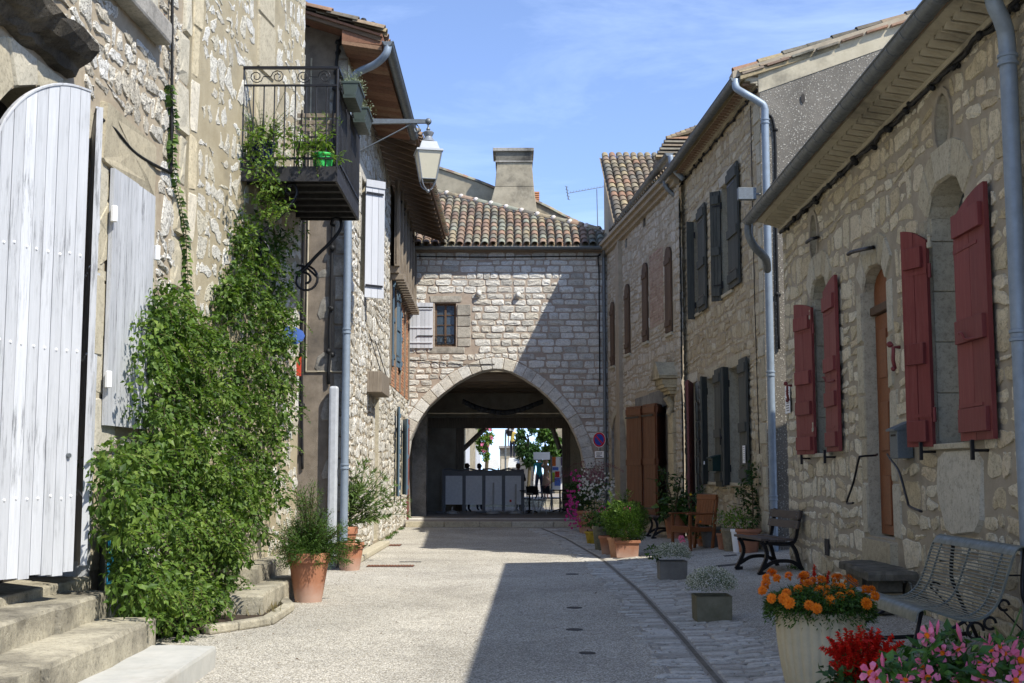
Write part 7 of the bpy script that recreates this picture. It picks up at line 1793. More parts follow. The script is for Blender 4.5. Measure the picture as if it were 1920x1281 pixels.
# hanging chain of leaves
hv = thing('hanging_vine', WM.p(.1, 0, 3), 'thin vine with heart shaped leaves climbing beside the black cable', 'vine')
vp = bez([wall_pt(u, v, .06)[0] for u, v in ((318, 160), (326, 230), (322, 290), (334, 360), (348, 440), (352, 520), (362, 600))], 12); m = MB(); m.tube(vp, .004, 4); m.build('stem', M['gstem'], hv)
lp_ = []
for p in vp[::1]:
    for s_ in (-1, 1): lp_.append((p, V((s_*.8, -.2, -.4))+rv()*.3, V((.8, -.6, .3))+rv()*.4, rf.uniform(.06, .085)))
me = []
for i in range(4):
    m = MB(); leaf1(m, V((0, 0, 0)), V((0, 1, 0)), V((0, 0, 1)), 1, .75); m.t = [i/3]*4; me.append(m.mesh('leaf', M['leaf']))
for (p, d, nn, L) in lp_:
    d = d.normalized(); s_ = d.cross(nn).normalized(); n2 = s_.cross(d); put(rf.choice(me), 'leaf', hv, Matrix.Translation(p)@Matrix((s_, d, n2)).transposed().to_4x4()@Matrix.Scale(L, 4))
# dry growth in the bed
gb = thing('bed_grass', G(470, 1150), 'dry brownish grass and low weeds inside the kerbed bed', 'grass'); 
M['dry'] = m_leaf('dry_grass', [(.08, .10, .03), (.16, .13, .06), (.24, .19, .10)], .2)
m = MB()
for _ in range(900):
    u, v = rf.uniform(400, 525), rf.uniform(1115, 1165); p = G(u, v)
    if rf.random() < .5: p = p.lerp(G(470, 1140), .3)
    leaf1(m, p+V((0, 0, .03)), V((rf.uniform(-.5, .5), rf.uniform(-.5, .3), 1)), rv(), rf.uniform(.05, .17), .010)
m.build('blades', M['dry'], gb, kind='stuff')
del gb['category']; del gb['label']; gb['kind'] = 'stuff'
m = MB()
for _ in range(16): blob(m, G(rf.uniform(395, 470), rf.uniform(1100, 1150))+V((0, 0, rf.uniform(.08, .3))), .09, 22, .04, .02)
wd_ = m.build('weeds', M['leaf_d']); wd_['kind'] = 'stuff'

# ================================================================ POTS
def pot(parent, c, r, h, mat, rim=.14, taper=.68, n=28, rimr=1.06, label=None, name='pot', wob=None, square=False):
    c = V(c); rb = r*taper
    if square:
        m = MB(); 
        def ringq(rr, z): return [c+V((a*rr, b*rr, z)) for a, b in ((-1, -1), (1, -1), (1, 1), (-1, 1))]
        A_ = [ringq(rb, 0), ringq(r*.96, h*(1-rim)), ringq(r*rimr, h*(1-rim)), ringq(r*rimr, h), ringq(r*.9, h), ringq(r*.85, h*.8)]
        vs_ = [p for q in A_ for p in q]; fs = [(i*4+k, i*4+(k+1) % 4, (i+1)*4+(k+1) % 4, (i+1)*4+k) for i in range(5) for k in range(4)]+[(3, 2, 1, 0)]
        m.add(vs_, fs); o = m.build(name, M[mat], parent, bevel=.006, label=label)
        MB().quad(*ringq(r*.87, h*.88)).build('soil', M['soil'], parent); return o
    prof = [(rb*.5, 0), (rb, 0), (rb*1.01, .012), (r*.97, h*(1-rim)), (r*rimr, h*(1-rim)+.004), (r*rimr*1.01, h*(1-rim)+.02), (r*rimr, h-.012), (r*rimr-.006, h), (r*.93, h), (r*.9, h*.85)]
    m = MB(); m.lathe(prof, c, n, False, wob); o = m.build(name, M[mat], parent, smooth=True, sharp=35, label=label)
    m = MB(); m.lathe([(r*.92, h*.9), (.001, h*.93)], c, n, False); m.build('soil', M['soil'], parent); return o
def m_terra(name, c):
    N = NT(name); f = N.noise(4, 6, .7); cc = N.mix(1, c, N.ramp(f, [(.3, g3(.78)), (.7, g3(1.12))]), 'MULTIPLY'); g = N.n('ShaderNodeNewGeometry'); s_ = N.n('ShaderNodeSeparateXYZ'); N.l(g.outputs['Position'], s_.inputs[0])
    z = N.math('ADD', s_.outputs[2], N.math('MULTIPLY', N.noise(7, 4, .7), .25)); cc = N.mix(N.ramp(z, [(.18, g3(.55)), (.36, g3(0))]), cc, (.42, .33, .27)); N.bump(N.noise(90, 4, .7), .15, .004); return N.done(cc, .82)
M['terra'] = m_terra('terracotta_weathered', (.33, .145, .08))
# big left pot with a feathery shrub
p = G(578, 1128); t1 = thing('potted_plant', p, 'tallest terracotta pot with a feathery green shrub on the sunny side', 'potted plant', 'terracotta pots on the sunny side')
pot(t1, p, .235, .565, 'terra', .2, .66, rimr=1.05)
fm = MB(); sm = MB(); top = p+V((0, 0, .54))
for k in range(170):
    a = rf.uniform(0, 2*PI); e = rf.uniform(.0, 1.25); L = rf.uniform(.22, .58)*(1 if e > .5 else .8); dd = V((math.cos(a)*math.cos(e), math.sin(a)*math.cos(e), math.sin(e)))
    if k < 16: L = rf.uniform(.6, .85); dd = V((rf.uniform(-.2, .15), rf.uniform(-.2, .2), 1)).normalized()
    if 16 <= k < 22: dd = V((.9, -.2, .35)).normalized(); L = .5
    q = top.copy(); pts = [q]
    for i in range(9):
        dd = (dd+V((0, 0, -.05))+rv()*.08).normalized(); q = q+dd*L/9; pts.append(q)
        if i > 1:
            for _ in range(7):
                d2 = (dd+rv()*1.1).normalized(); qq = q+rv()*.012
                for j in range(3): leaf1(fm, qq+d2*.03*j, d2+rv()*.8, rv(), .034, .008)
    sm.tube(pts, .004, 4, False)
fm.build('foliage', M['leaf_b'], t1, kind='stuff'); sm.build('stems', M['stem'], t1, kind='stuff')
# second: succulent pot
p = G(656, 1069); t2 = thing('potted_plant', p, 'small terracotta pot with low succulents in front of the oleander', 'potted plant', 'terracotta pots on the sunny side')
pot(t2, p, .205, .42, 'terra', .22, .72); m = MB()
for k in range(60):
    a = rf.uniform(0, 2*PI); r_ = math.sqrt(rf.random())*.24; c = p+V((r_*math.cos(a), r_*math.sin(a), .43+rf.uniform(0, .05)-.10*(r_/.24)**2))
    for j in range(9): b_ = j*2*PI/9; leaf1(m, c, V((math.cos(b_), math.sin(b_), .5)), V((0, 0, 1)), .06, .028)
m.build('rosettes', M['leaf_b'], t2, kind='stuff')
p = G(640, 1056)+V((.0, .0, 0)); t3 = thing('potted_plant', p, 'tall terracotta pot holding a lanky oleander against the corner downpipe', 'potted plant', 'terracotta pots on the sunny side')
pot(t3, p, .25, .60, 'terra', .2, .7); m = MB(); sm = MB()
for k in range(72):
    a = rf.uniform(-.5, 1.0) if k % 2 else rf.uniform(0, 6.3); e = rf.uniform(.35, 1.45); L = rf.uniform(.5, 1.15); dd = V((math.cos(a)*math.cos(e), math.sin(a)*math.cos(e)*.5, math.sin(e))); q = p+V((rf.uniform(-.06, .06), rf.uniform(-.06, .06), .56)); pts = [q]
    for i in range(12):
        dd = (dd+V((0, 0, -.035))+rv()*.05).normalized(); q = q+dd*L/12; pts.append(q)
        if i > 3:
            for j in range(3): b_ = rf.uniform(0, 6.3); pr = dd.orthogonal().normalized(); s2 = dd.cross(pr); leaf1(m, q, dd*.8+pr*math.cos(b_)+s2*math.sin(b_), dd+rv()*.3, rf.uniform(.12, .18), .024)
    for j in range(6): leaf1(m, q, dd+rv()*.7, rv(), .13, .022)
    sm.tube(pts, .005, 5, False)
m.build('foliage', M['olea'], t3, kind='stuff'); sm.build('stems', M['gstem'], t3, kind='stuff')
wb_ = MB(); sp_c = [q + V((0, 0, 0)) for q in ()]
def flower_cluster(m, c, r, n_, s_):
    for _ in range(n_):
        q = V(c)+rv()*r
        for j in range(5): a = j*2*PI/5; leaf1(m, q, V((math.cos(a), -.3, math.sin(a))), V((0, -1, .3)), s_, s_*.7, 0)
for (u, v) in ((638, 905), (652, 920), (646, 935)): flower_cluster(wb_, at(u, v, p.y-.1), .06, 6, .03)
wb_.build('blossom', M['f_wh'], t3, kind='stuff')
# stone planters with white flowers
def silver(c, R_, hz, lab, w_, h_, extra=False, mat='mossy'):
    t_ = thing('stone_planter', c, lab, 'planter', 'square stone planters with white flowers'); pot(t_, c, w_, h_, mat, .0001, .93, rimr=1.0, square=True); m = MB(); fl_ = MB(); cc = V(c)+V((0, 0, h_+hz*.45))
    for _ in range(2600):
        v = rv(); v.z = abs(v.z)*1.0-.25 if v.z < 0 else v.z; rr = rf.uniform(.55, 1.0); q = cc+V((v.x*R_*rr, v.y*R_*rr, v.z*hz*rr*.75-.02)); leaf1(m, q, v+rv()*.8, v+rv()*.4, .028, .009)
    for _ in range(1500):
        v = rv(); v.z = abs(v.z)*.9-.1; rr = rf.uniform(.9, 1.08); q = cc+V((v.x*R_*rr, v.y*R_*rr, v.z*hz*rr*.8))
        leaf1(fl_, q, rv(), v+rv()*.3, .013, .011, 0)
    m.build('foliage', M['leaf_s'], t_, kind='stuff'); fl_.build('tiny_flowers', M['f_wh'], t_, kind='stuff')
    if extra:
        m = MB(); blob(m, V(c)+V((-R_*.9, .1, h_+.1)), .11, 120, .05, .03); m.build('side_leaves', M['leaf_b'], t_, kind='stuff')
        m = MB(); flower_cluster(m, V(c)+V((R_*.55, 0, h_+hz+.08)), .05, 14, .022); m.build('pink_flower', M['f_pink'], t_, kind='stuff')
    return t_
M['mossy'] = m_mortar('mossy_stone', (.12, .115, .07), (.20, .185, .13), 5, .6, (.04, .05, .02), .8); M['mossy2'] = m_mortar('grey_planter_stone', (.15, .14, .125), (.21, .20, .175), 5, .6)
silver(G(1338, 1165)+V((0, .1, 0)), .255, .25, 'nearer mossy square stone planter with a mound of tiny white flowers', .185, .25)
silver(G(1262, 1087)+V((0, .1, 0)), .265, .22, 'farther grey square stone planter with white flowers and a pink bloom', .195, .25, True, 'mossy2')
# clipped bush
p = G(1176, 1046)+V((0, .15, 0)); tb_ = thing('potted_plant', p, 'round bright green bush in a square terracotta box beside the channel', 'potted plant', 'pots along the channel'); pot(tb_, p, .215, .30, 'terra', .16, .86, square=True, rimr=1.07); m = MB(); c = p+V((-.02, 0, .60))
for _ in range(15000):
    v = rv(); rr = .40*(1+.09*math.sin(v.x*7+v.z*5)+.06*math.sin(v.y*11))*rf.uniform(.6, 1.02); q = c+V((v.x*rr, v.y*rr, v.z*rr*.9)); leaf1(m, q, v+rv()*.5+V((0, 0, .5)), v+rv()*.3, .038, .012)
m.build('foliage', M['leaf_b'], tb_, kind='stuff'); m = MB(); m.tube([p+V((0, 0, .25)), c], .03, 6); m.build('trunk', M['stem'], tb_)
# pots behind it along the channel
def hydr(u, v, lab, r, h, mat, leafr, fmat, nf, leafs=160, fr=.07, lh=.25, lm_='leaf_b', sq=False, grp='pots along the channel', band=None, L=.09):
    p = G(u, v); t_ = thing('potted_plant', p, lab, 'potted plant', grp); pot(t_, p, r, h, mat, .16, .72, square=sq); m = MB(); c = p+V((0, 0, h+lh)); blob(m, c, leafr, leafs, L, L*.62, .85, shell=.3); m.build('foliage', M[lm_], t_, kind='stuff')
    for i in range(nf):
        v_ = rv(); v_ = V((v_.x, -abs(v_.y), abs(v_.z)*1.0)).normalized(); m = MB(); q = c+V((v_.x*leafr, v_.y*leafr, v_.z*leafr*.85))
        for _ in range(34 if fr > .05 else 12): n_v = rv(); leaf1(m, q+n_v*fr*.8, n_v+rv()*.4, n_v, fr*.42, fr*.34, 0)
        m.build('flower_head', M[fmat], t_)
    return t_
M['glaze'] = m_plain('mottled_glaze', (.13, .13, .09), .35, 0, .5, 9); M['ypot'] = m_plain('yellow_blue_pot', (.40, .28, .03), .5, 0, .5, 5); M['greyp'] = m_plain('grey_zinc_pot', (.14, .135, .125), .6, .2, .2); M['buff'] = m_plain('buff_lichen_pot', (.24, .20, .13), .85, 0, .4, 14, .2); M['ywall'] = m_plain('yellow_paint', (.55, .42, .01), .6)
hydr(1112, 1020, 'small yellow and blue pot, farthest of the row along the channel', .17, .26, 'ypot', .26, 'f_hy', 6, lh=.22)
hydr(1128, 1032, 'green glazed pot with faded hydrangea heads along the channel', .17, .46, 'glaze', .30, 'f_hy', 7, lh=.2)
hydr(1143, 1040, 'terracotta pot with magenta blooms left of the green bush', .19, .34, 'terra', .27, 'f_mag', 2, lh=.32)
t_ = hydr(1160, 1046, 'pale terracotta pot squeezed behind the square box, with bright shoots above', .19, .36, 'terra2', .25, 'f_mag', 1, lh=.42, lm_='leaf_y', L=.1)
m = MB(); sm = MB()
for k in range(9): sprig(m, sm, G(1160, 1046)+V((rf.uniform(-.1, .15), .1, .9)), V((rf.uniform(-.7, .7), -.2, 1)), 7, .11, .035, .035)
m.build('shoots', M['leaf_y'], t_, kind='stuff')
# big flowering planter beside the arch
p = G(1112, 1000); p = V((p.x, 30.5, 0)); t_ = thing('flower_planter', p, 'large planter spilling magenta petunias and white blossoms beside the arch', 'planter'); pot(t_, p, .4, .55, 'terra', .14, .8)
m = MB()
for (u, v, r_, k) in ((1090, 905, .25, 120), (1110, 890, .28, 130), (1085, 950, .25, 110), (1120, 930, .3, 130), (1135, 905, .22, 80), (1100, 970, .25, 100), (1130, 965, .25, 80), (1075, 925, .18, 60)): blob(m, at(u, v, p.y+rf.uniform(-.3, .2)), r_, k, .07, .03)
m.build('foliage', M['leaf_d'], t_, kind='stuff'); m = MB()
for _ in range(85):
    u, v = rf.choice(((1075, 935), (1070, 960), (1080, 900), (1072, 948), (1078, 975))); q = at(u+rf.uniform(-11, 11), v+rf.uniform(-18, 18), p.y-.35)
    for j in range(5): a = j*2*PI/5+rf.random(); leaf1(m, q, V((math.cos(a), -.2, math.sin(a))), V((0, -1, .2)), .036, .034, 0)
m.build('petunias', M['f_mag'], t_, kind='stuff'); m = MB()
for _ in range(120):
    q = at(rf.uniform(1085, 1152), rf.gauss(915, 14), p.y-.35)
    for j in range(5): a = j*2*PI/5+rf.random(); leaf1(m, q, V((math.cos(a), -.2, math.sin(a))), V((0, -1, .2)), .032, .022, 0)
m.build('white_blossom', M['f_wh'], t_, kind='stuff'); m = MB()
M['f_dkp'] = m_petal('dusky_pink', (.16, .06, .08), (.28, .12, .14))
for _ in range(160):
    q = at(rf.uniform(1090, 1135), rf.gauss(893, 8), p.y-.2)
    for j in range(4): a = j*PI/2; leaf1(m, q, V((math.cos(a), -.2, math.sin(a))), V((0, -1, .2)), .03, .02, 0)
m.build('dusky_blossom', M['f_dkp'], t_, kind='stuff')
p = V((at(1100, 900, 32).x, 32.3, 0)); t_ = thing('ornamental_grass', p, 'tall reddish plumed grass and dark shrub against the right arch jamb', 'plant'); m = MB(); pot(t_, p, .25, .35, 'terra')
for _ in range(260):
    a = rf.uniform(0, 6.3); q = p+V((rf.uniform(-.15, .15), 0, .3)); d = V((math.cos(a)*.35, math.sin(a)*.3, 1)).normalized()
    for j in range(6): leaf1(m, q, d, V((0, -1, 0))+rv(), .2, .012); q = q+d*.17; d = (d+V((math.cos(a)*.06, 0, -.02))).normalized()
m.build('blades', M['leaf_d'], t_, kind='stuff'); m = MB()
for _ in range(16):
    a = rf.uniform(0, 6.3); q = p+V((0, 0, 1.2)); d = V((math.cos(a)*.5-.15, math.sin(a)*.4, 1)).normalized()
    for j in range(20):
        d = (d+V((math.cos(a)*.06-.03, 0, -.10))).normalized(); q = q+d*.06
        if j > 7:
            for _k in range(3): leaf1(m, q, d+rv()*.8, rv(), .05, .012)
m.build('plumes', M['f_dkp'], t_, kind='stuff')

# ---- pots against the wall of house two
def simple_pot(u, v, r, h, mat, lab, fol=None, fr=.2, fn=90, fh=.15, L=.05, lmat='leaf_b', taper=.72, nm='potted_plant'):
    p = G(u, v); t_ = thing(nm, p, lab, 'potted plant' if fol is not False else 'pot', 'pots along the wall of the tall house'); pot(t_, p, r, h, mat, .14, taper)
    if fol is not False: m = MB(); blob(m, p+V((0, 0, h+fh)), fr, fn, L, L*.5, 1.0, shell=.2); m.build('foliage', M[lmat], t_, kind='stuff')
    return t_, p
t_, p = simple_pot(1268, 1009, .26, .52, 'terra', 'large terracotta pot with broad drooping leaves left of the wooden armchair', fh=.1, fr=.35, fn=40, L=.30)
m = MB()
for k in range(40): a = rf.uniform(0, 6.3); leaf1(m, p+V((.1*math.cos(a), .1*math.sin(a), .55+rf.uniform(0, .3))), V((math.cos(a), math.sin(a), -.1)), V((0, 0, 1))+rv()*.2, rf.uniform(.25, .4), .24)
m.build('broad_leaves', M['leaf_b'], t_, kind='stuff')
simple_pot(1322, 1024, .17, .34, 'terra', 'terracotta pot half hidden behind the grey bucket', fh=.2, fr=.2, fn=80, lmat='leaf_d')
simple_pot(1333, 1026, .185, .36, 'greyp', 'grey zinc bucket under the wooden armchair', fol=False, nm='bucket', taper=.75)
simple_pot(1304, 1020, .16, .16, 'terra', 'low terracotta bowl under the wooden armchair seat', fh=.14, fr=.18, fn=90, lmat='leaf_d')
simple_pot(1356, 1030, .11, .27, 'terra', 'narrow terracotta pot between the bucket and the buff pot', fh=.22, fr=.2, fn=160, L=.04, lmat='leaf_s')
simple_pot(1369, 1033, .14, .38, 'buff', 'lichen stained buff pot with yellow green leaves', fh=.16, fr=.22, fn=160, L=.06, lmat='leaf_y')
t_, p = simple_pot(1386, 1036, .13, .38, 'white', 'white pot with a bright yellow stripe beside the corner pots', fh=.18, fr=.22, fn=150, L=.06, lmat='leaf_y')
m = MB(); k = 26
for i in range(3):
    a0, a1 = -1.75+i*.16, -1.75+(i+1)*.16; m.add([p+V((r_*math.cos(a), r_*math.sin(a), z)) for r_, z in ((.1015, .01), (.130, .33)) for a in (a0, a1)], [(0, 1, 3, 2)])
m.build('yellow_stripe', M['ywall'], t_)
simple_pot(1404, 1036, .2, .38, 'terra', 'wide terracotta pot at the corner downpipe behind the near bench', fh=.1, fr=.18, fn=70)
# shrubs and vines by the wall
def shrub(name, lab, cat, cents, Y, L, Wd, lm_, per=60, r=.14, stems=None, sprigs=3, fl=None):
    p0 = at(cents[0][0], cents[0][1], Y); t_ = thing(name, (p0.x, Y, .1), lab, cat); m = MB(); sm = MB()
    for (u, v) in cents:
        q = at(u, v, Y+rf.uniform(-.15, .15)); blob(m, q, r, per, L, Wd, shell=.2)
        for _ in range(sprigs): sprig(m, sm, q, rv()+V((0, -.3, .2)), 6, L, Wd, L*.5)
    m.build('foliage', M[lm_], t_, kind='stuff'); sm.build('shoots', M['gstem'], t_, kind='stuff')
    for s_ in (stems or []): m = MB(); m.tube(bez([at(u, v, Y) for u, v in s_], 4), .012, 5); m.build('stem', M['stem'], t_, smooth=True)
    if fl:
        m = MB()
        for _ in range(fl[1]): u, v = rf.choice(cents); flower_cluster(m, at(u+rf.uniform(-12, 12), v+rf.uniform(-12, 12), Y-.2), .02, 1, .03)
        m.build('blossom', M[fl[0]], t_, kind='stuff')
    return t_
shrub('rose_bush', 'tall leafy climber against the corner of the grey green shuttered house', 'climber', [(1412, 900), (1418, 930), (1405, 950), (1415, 970), (1400, 990), (1410, 1005), (1425, 945), (1395, 935), (1388, 915), (1412, 1020), (1402, 1030), (1430, 960), (1408, 880)], 20.6, .085, .05, 'leaf_d', 22, .13, [[(1408, 1038), (1412, 960), (1408, 870)]])
shrub('potted_shrub', 'loose leafy shrub in front of the brown folding doors', 'shrub', [(1238, 900), (1245, 885), (1262, 905), (1272, 930), (1255, 935), (1248, 960), (1270, 895), (1240, 930), (1262, 960), (1280, 920)], 24.5, .09, .045, 'leaf_d', 14, .12, [[(1262, 1000), (1260, 940), (1240, 880)], [(1262, 1000), (1270, 930), (1278, 890)]])
shrub('flowering_shrub', 'mixed green plants with small flowers behind the wooden armchair', 'shrub', [(1290, 950), (1300, 935), (1312, 925), (1320, 950), (1305, 960), (1322, 970), (1295, 970), (1312, 985), (1300, 1000)], 23.6, .06, .03, 'leaf_d', 45, .16, fl=('f_ye', 5))
shrub('flowering_shrub', 'low red flowered plants between the armchair and the bucket', 'shrub', [(1320, 985), (1312, 1000), (1345, 990), (1352, 1000)], 22.2, .05, .025, 'leaf_d', 35, .12, fl=('f_or', 6))

# ================================================================ BENCHES AND CHAIR
def park_bench(o, lab):
    t_ = thing('park_bench', o, lab, 'bench', 'dark slatted benches along the wall'); o = V(o); L = 1.2
    X = lambda x, y, z: o+V((x, y, z))
    for k, x in enumerate((.02, .135, .25, .365)):
        m = MB(); m.tone = rnd.random(); z = .445-.03*math.sin(k/3*PI)*.6; m.box(o.x+x, o.x+x+.10, o.y, o.y+L, o.z+z, o.z+z+.032); m.build('seat_slat', M['slat'], t_, bevel=.005)
    for z0, z1 in ((.60, .70), (.725, .83)):
        x0, x1 = .49+(z0-.5)*.22, .49+(z1-.5)*.22; m = MB(); m.tone = rnd.random()
        m.hexa([X(x0, 0, z0), X(x0+.03, 0, z0), X(x0+.03, L, z0), X(x0, L, z0), X(x1, 0, z1), X(x1+.03, 0, z1), X(x1+.03, L, z1), X(x1, L, z1)]); s_ = m.build('back_slat', M['slat'], t_, bevel=.005)
        for y in (.1, L-.1):
            for zz in (.3, .7): m = MB(); m.ball(X(x0+(x1-x0)*zz-.002, y, z0+(z1-z0)*zz), .009, 6, 4); m.build('bolt_head', M['zinc'], s_)
    for y in (.08, L-.12):
        P = [[(.05, .43), (.10, .36), (.12, .24), (.06, .10), (.02, .03), (.0, .0)], [(.0, .012), (.1, .012)], [(.10, .42), (.3, .40), (.46, .41), (.52, .48), (.545, .6), (.60, .84)], [(.46, .40), (.52, .30), (.56, .15), (.62, .02)], [(.56, .012), (.68, .012)], [(.06, .08), (.2, .16), (.34, .18), (.48, .16), (.60, .07)]]
        m = MB()
        for pts in P:
            pp = bez([X(x, y, z) for x, z in pts], 5) if len(pts) > 2 else [X(x, y, z) for x, z in pts]
            for a, b in zip(pp, pp[1:]):
                t = (b-a).normalized(); n_ = V((-t.z, 0, t.x))*.024; w_ = V((0, .022, 0)); m.hexa([a-n_-w_, a+n_-w_, a+n_+w_, a-n_+w_, b-n_-w_, b+n_-w_, b+n_+w_, b-n_+w_])
        f_ = m.build('cast_leg_frame', M['iron'], t_)
    return t_
q = G(1430, 1079); b1 = park_bench((q.x-.03, q.y, q.z), 'near dark slatted bench with black cast legs by the corner downpipe')
for o in list(b1.children): pass
q = G(1217, 1008); clone(b1, (q.x, q.y-.6, q.z), 0, 'far dark slatted bench half hidden behind the round green bush')
# wooden armchair
q = G(1294, 1034); ch = thing('garden_armchair', q, 'orange brown wooden armchair among the pots by the wall', 'chair'); o = q; X = lambda x, y, z: o+V((x, y, z)); Wd = .58
for y in (0, Wd): 
    MB().box(o.x, o.x+.05, o.y+y, o.y+y+.05, o.z, o.z+.68).build('leg', M['orange2'] if 'orange2' in M else M['orange'], ch, bevel=.004)
    m = MB(); m.hexa([X(.52, y, 0), X(.57, y, 0), X(.57, y+.05, 0), X(.52, y+.05, 0), X(.66, y, 1.02), X(.71, y, 1.02), X(.71, y+.05, 1.02), X(.66, y+.05, 1.02)]); m.build('leg', M['orange'], ch, bevel=.004)
    MB().box(o.x-.05, o.x+.64, o.y+y-.015, o.y+y+.065, o.z+.68, o.z+.71).build('armrest', M['orange'], ch, bevel=.008)
    MB().box(o.x+.05, o.x+.54, o.y+y+.01, o.y+y+.04, o.z+.36, o.z+.44).build('side_rail', M['orange'], ch)
MB().box(o.x-.005, o.x+.03, o.y+.05, o.y+Wd, o.z+.34, o.z+.44).build('front_rail', M['orange'], ch)
for i in range(6): m = MB(); m.tone = rnd.random(); m.box(o.x+.0+i*.09, o.x+.08+i*.09, o.y+.03, o.y+Wd+.02, o.z+.44-i*.006, o.z+.462-i*.006); m.build('seat_slat', M['orange'], ch, bevel=.003)
for i in range(6):
    y = .055+i*.085; m = MB(); m.tone = rnd.random(); m.hexa([X(.555, y, .48), X(.575, y, .48), X(.575, y+.078, .48), X(.555, y+.078, .48), X(.642, y, .98), X(.662, y, .98), X(.662, y+.078, .98), X(.642, y+.078, .98)]); m.build('back_slat', M['orange'], ch, bevel=.003)
m = MB(); m.hexa([X(.63, 0, .96), X(.68, 0, .96), X(.68, Wd+.05, .96), X(.63, Wd+.05, .96), X(.645, 0, 1.06), X(.695, 0, 1.06), X(.695, Wd+.05, 1.06), X(.645, Wd+.05, 1.06)]); m.build('top_rail', M['orange'], ch, bevel=.006)
ch.rotation_euler.z = R(28); ch.scale = (.9, .9, .92); b1.rotation_euler.z = R(7)
# metal grille bench
mbn = thing('metal_bench', (3.1, 9.1, .13), 'grey metal grille bench with curved seat and black scrolled iron legs', 'bench')
M['galv'] = m_plain('galvanised_grey', (.17, .19, .165), .42, .35, .25, 14, spec=.5)
Y0b, Y1b = 8.35, 9.95; 
def bx(x, z, y): return V((x, y, z))
prof = bez([V((2.70, 0, .50)), V((2.72, 0, .565)), V((2.78, 0, .585)), V((2.86, 0, .56)), V((2.98, 0, .52)), V((3.10, 0, .515)), V((3.20, 0, .56)), V((3.27, 0, .66)), V((3.33, 0, .82)), V((3.38, 0, .95)), V((3.43, 0, 1.0)), V((3.50, 0, .985)), V((3.53, 0, .955))], 8)
Lp = [0]
for a, b in zip(prof, prof[1:]): Lp.append(Lp[-1]+(b-a).length)
def pat(s_):
    for i in range(len(prof)-1):
        if s_ <= Lp[i+1]+1e-9: return prof[i].lerp(prof[i+1], (s_-Lp[i])/(Lp[i+1]-Lp[i]))
    return prof[-1]
def sheet(s0, s1, name):
    m = MB(); k = 10; pts = [pat(s0+(s1-s0)*i/k) for i in range(k+1)]; vs_ = []
    for i, p in enumerate(pts):
        t = (pts[min(i+1, k)]-pts[max(i-1, 0)]).normalized(); n_ = V((-t.z, 0, t.x))*.004
        vs_ += [p+n_+V((0, Y0b, 0)), p+n_+V((0, Y1b, 0)), p-n_+V((0, Y1b, 0)), p-n_+V((0, Y0b, 0))]
    m.add(vs_, [(i*4+j, i*4+(j+1) % 4, (i+1)*4+(j+1) % 4, (i+1)*4+j) for i in range(k) for j in range(4)]+[(3, 2, 1, 0), (4*k, 4*k+1, 4*k+2, 4*k+3)]); return m.build(name, M['galv'], mbn, smooth=True, sharp=40)
s0 = .20; s1_ = Lp[-1]-.20
sheet(0, s0, 'front_lip'); sheet(s1_, Lp[-1], 'top_lip')
nb_ = 32
for i in range(1, nb_): p = pat(s0+(s1_-s0)*i/nb_); m = MB(); m.tube([p+V((0, Y0b+.01, 0)), p+V((0, Y1b-.01, 0))], .0062, 6); m.build('grille_bar', M['galv'], mbn)
for y in (Y0b+.006, Y0b+.20, (Y0b+Y1b)/2, Y1b-.20, Y1b-.006):
    m = MB(); pts = [pat(s0+(s1_-s0)*i/24)+V((0, y, 0)) for i in range(25)]
    for a, b in zip(pts, pts[1:]):
        t = (b-a).normalized(); n_ = V((-t.z, 0, t.x))*.007; w_ = V((0, .006 if abs(y-(Y0b+Y1b)/2) < .7 else .009, 0)); m.hexa([a-n_-w_, a+n_-w_, a+n_+w_, a-n_+w_, b-n_-w_, b+n_-w_, b+n_+w_, b-n_+w_])
    m.build('cross_strap', M['galv'], mbn)
zg_ = lambda x, y: gz(x, y)
for y in (Y0b+.12, Y1b-.12):
    fz, bz = gz(2.72, y), gz(3.62, y)
    m = MB(); m.tube([V((2.78, y, .56)), V((2.70, y, fz+.16)), V((2.66, y, fz+.13))], .014, 6); m.build('leg', M['iron'], mbn)
    m = MB(); m.tube([V((2.64+.085*math.cos(a), y, fz+.10+.085*math.sin(a))) for a in np.linspace(-2.6, 3.2, 18)]+[V((2.60, y, fz+.12))], .011, 6); m.build('scroll_foot', M['iron'], mbn, smooth=True)
    m = MB(); m.tube([V((2.72, y, fz+.10)), V((3.60, y, bz+.06))], .018, 6); m.build('base_rail', M['iron'], mbn)
    m = MB(); m.tube(bez([V((3.50, y, .98)), V((3.47, y, .72)), V((3.50, y, .58)), V((3.66, y, bz+.02))], 5), .016, 6); m.build('leg', M['iron'], mbn, smooth=True)
    m = MB(); m.tube([V((2.72, y, fz+.20)), V((3.08, y, .50))], .012, 6); m.build('brace', M['iron'], mbn)
    for (cx, cz, r_) in ((3.14, .43, .055), (3.24, .48, .04), (3.34, .60, .035)):
        m = MB(); m.tube([V((cx+r_*math.cos(a), y, cz+r_*math.sin(a))) for a in np.linspace(0, 5.4, 14)], .010, 6); m.build('scroll', M['iron'], mbn, smooth=True)
    m = MB(); m.tube([V((3.30, y, .60)), V((3.58, y, .30))], .006, 5); m.tube([V((3.38, y, .80)), V((3.48, y, .80))], .006, 5); m.build('tie_rod', M['iron'], mbn)
m = MB(); m.tube([V((2.72, Y0b+.12, .30)), V((2.72, Y1b-.12, .30))], .007, 5); m.build('stretcher', M['iron'], mbn)
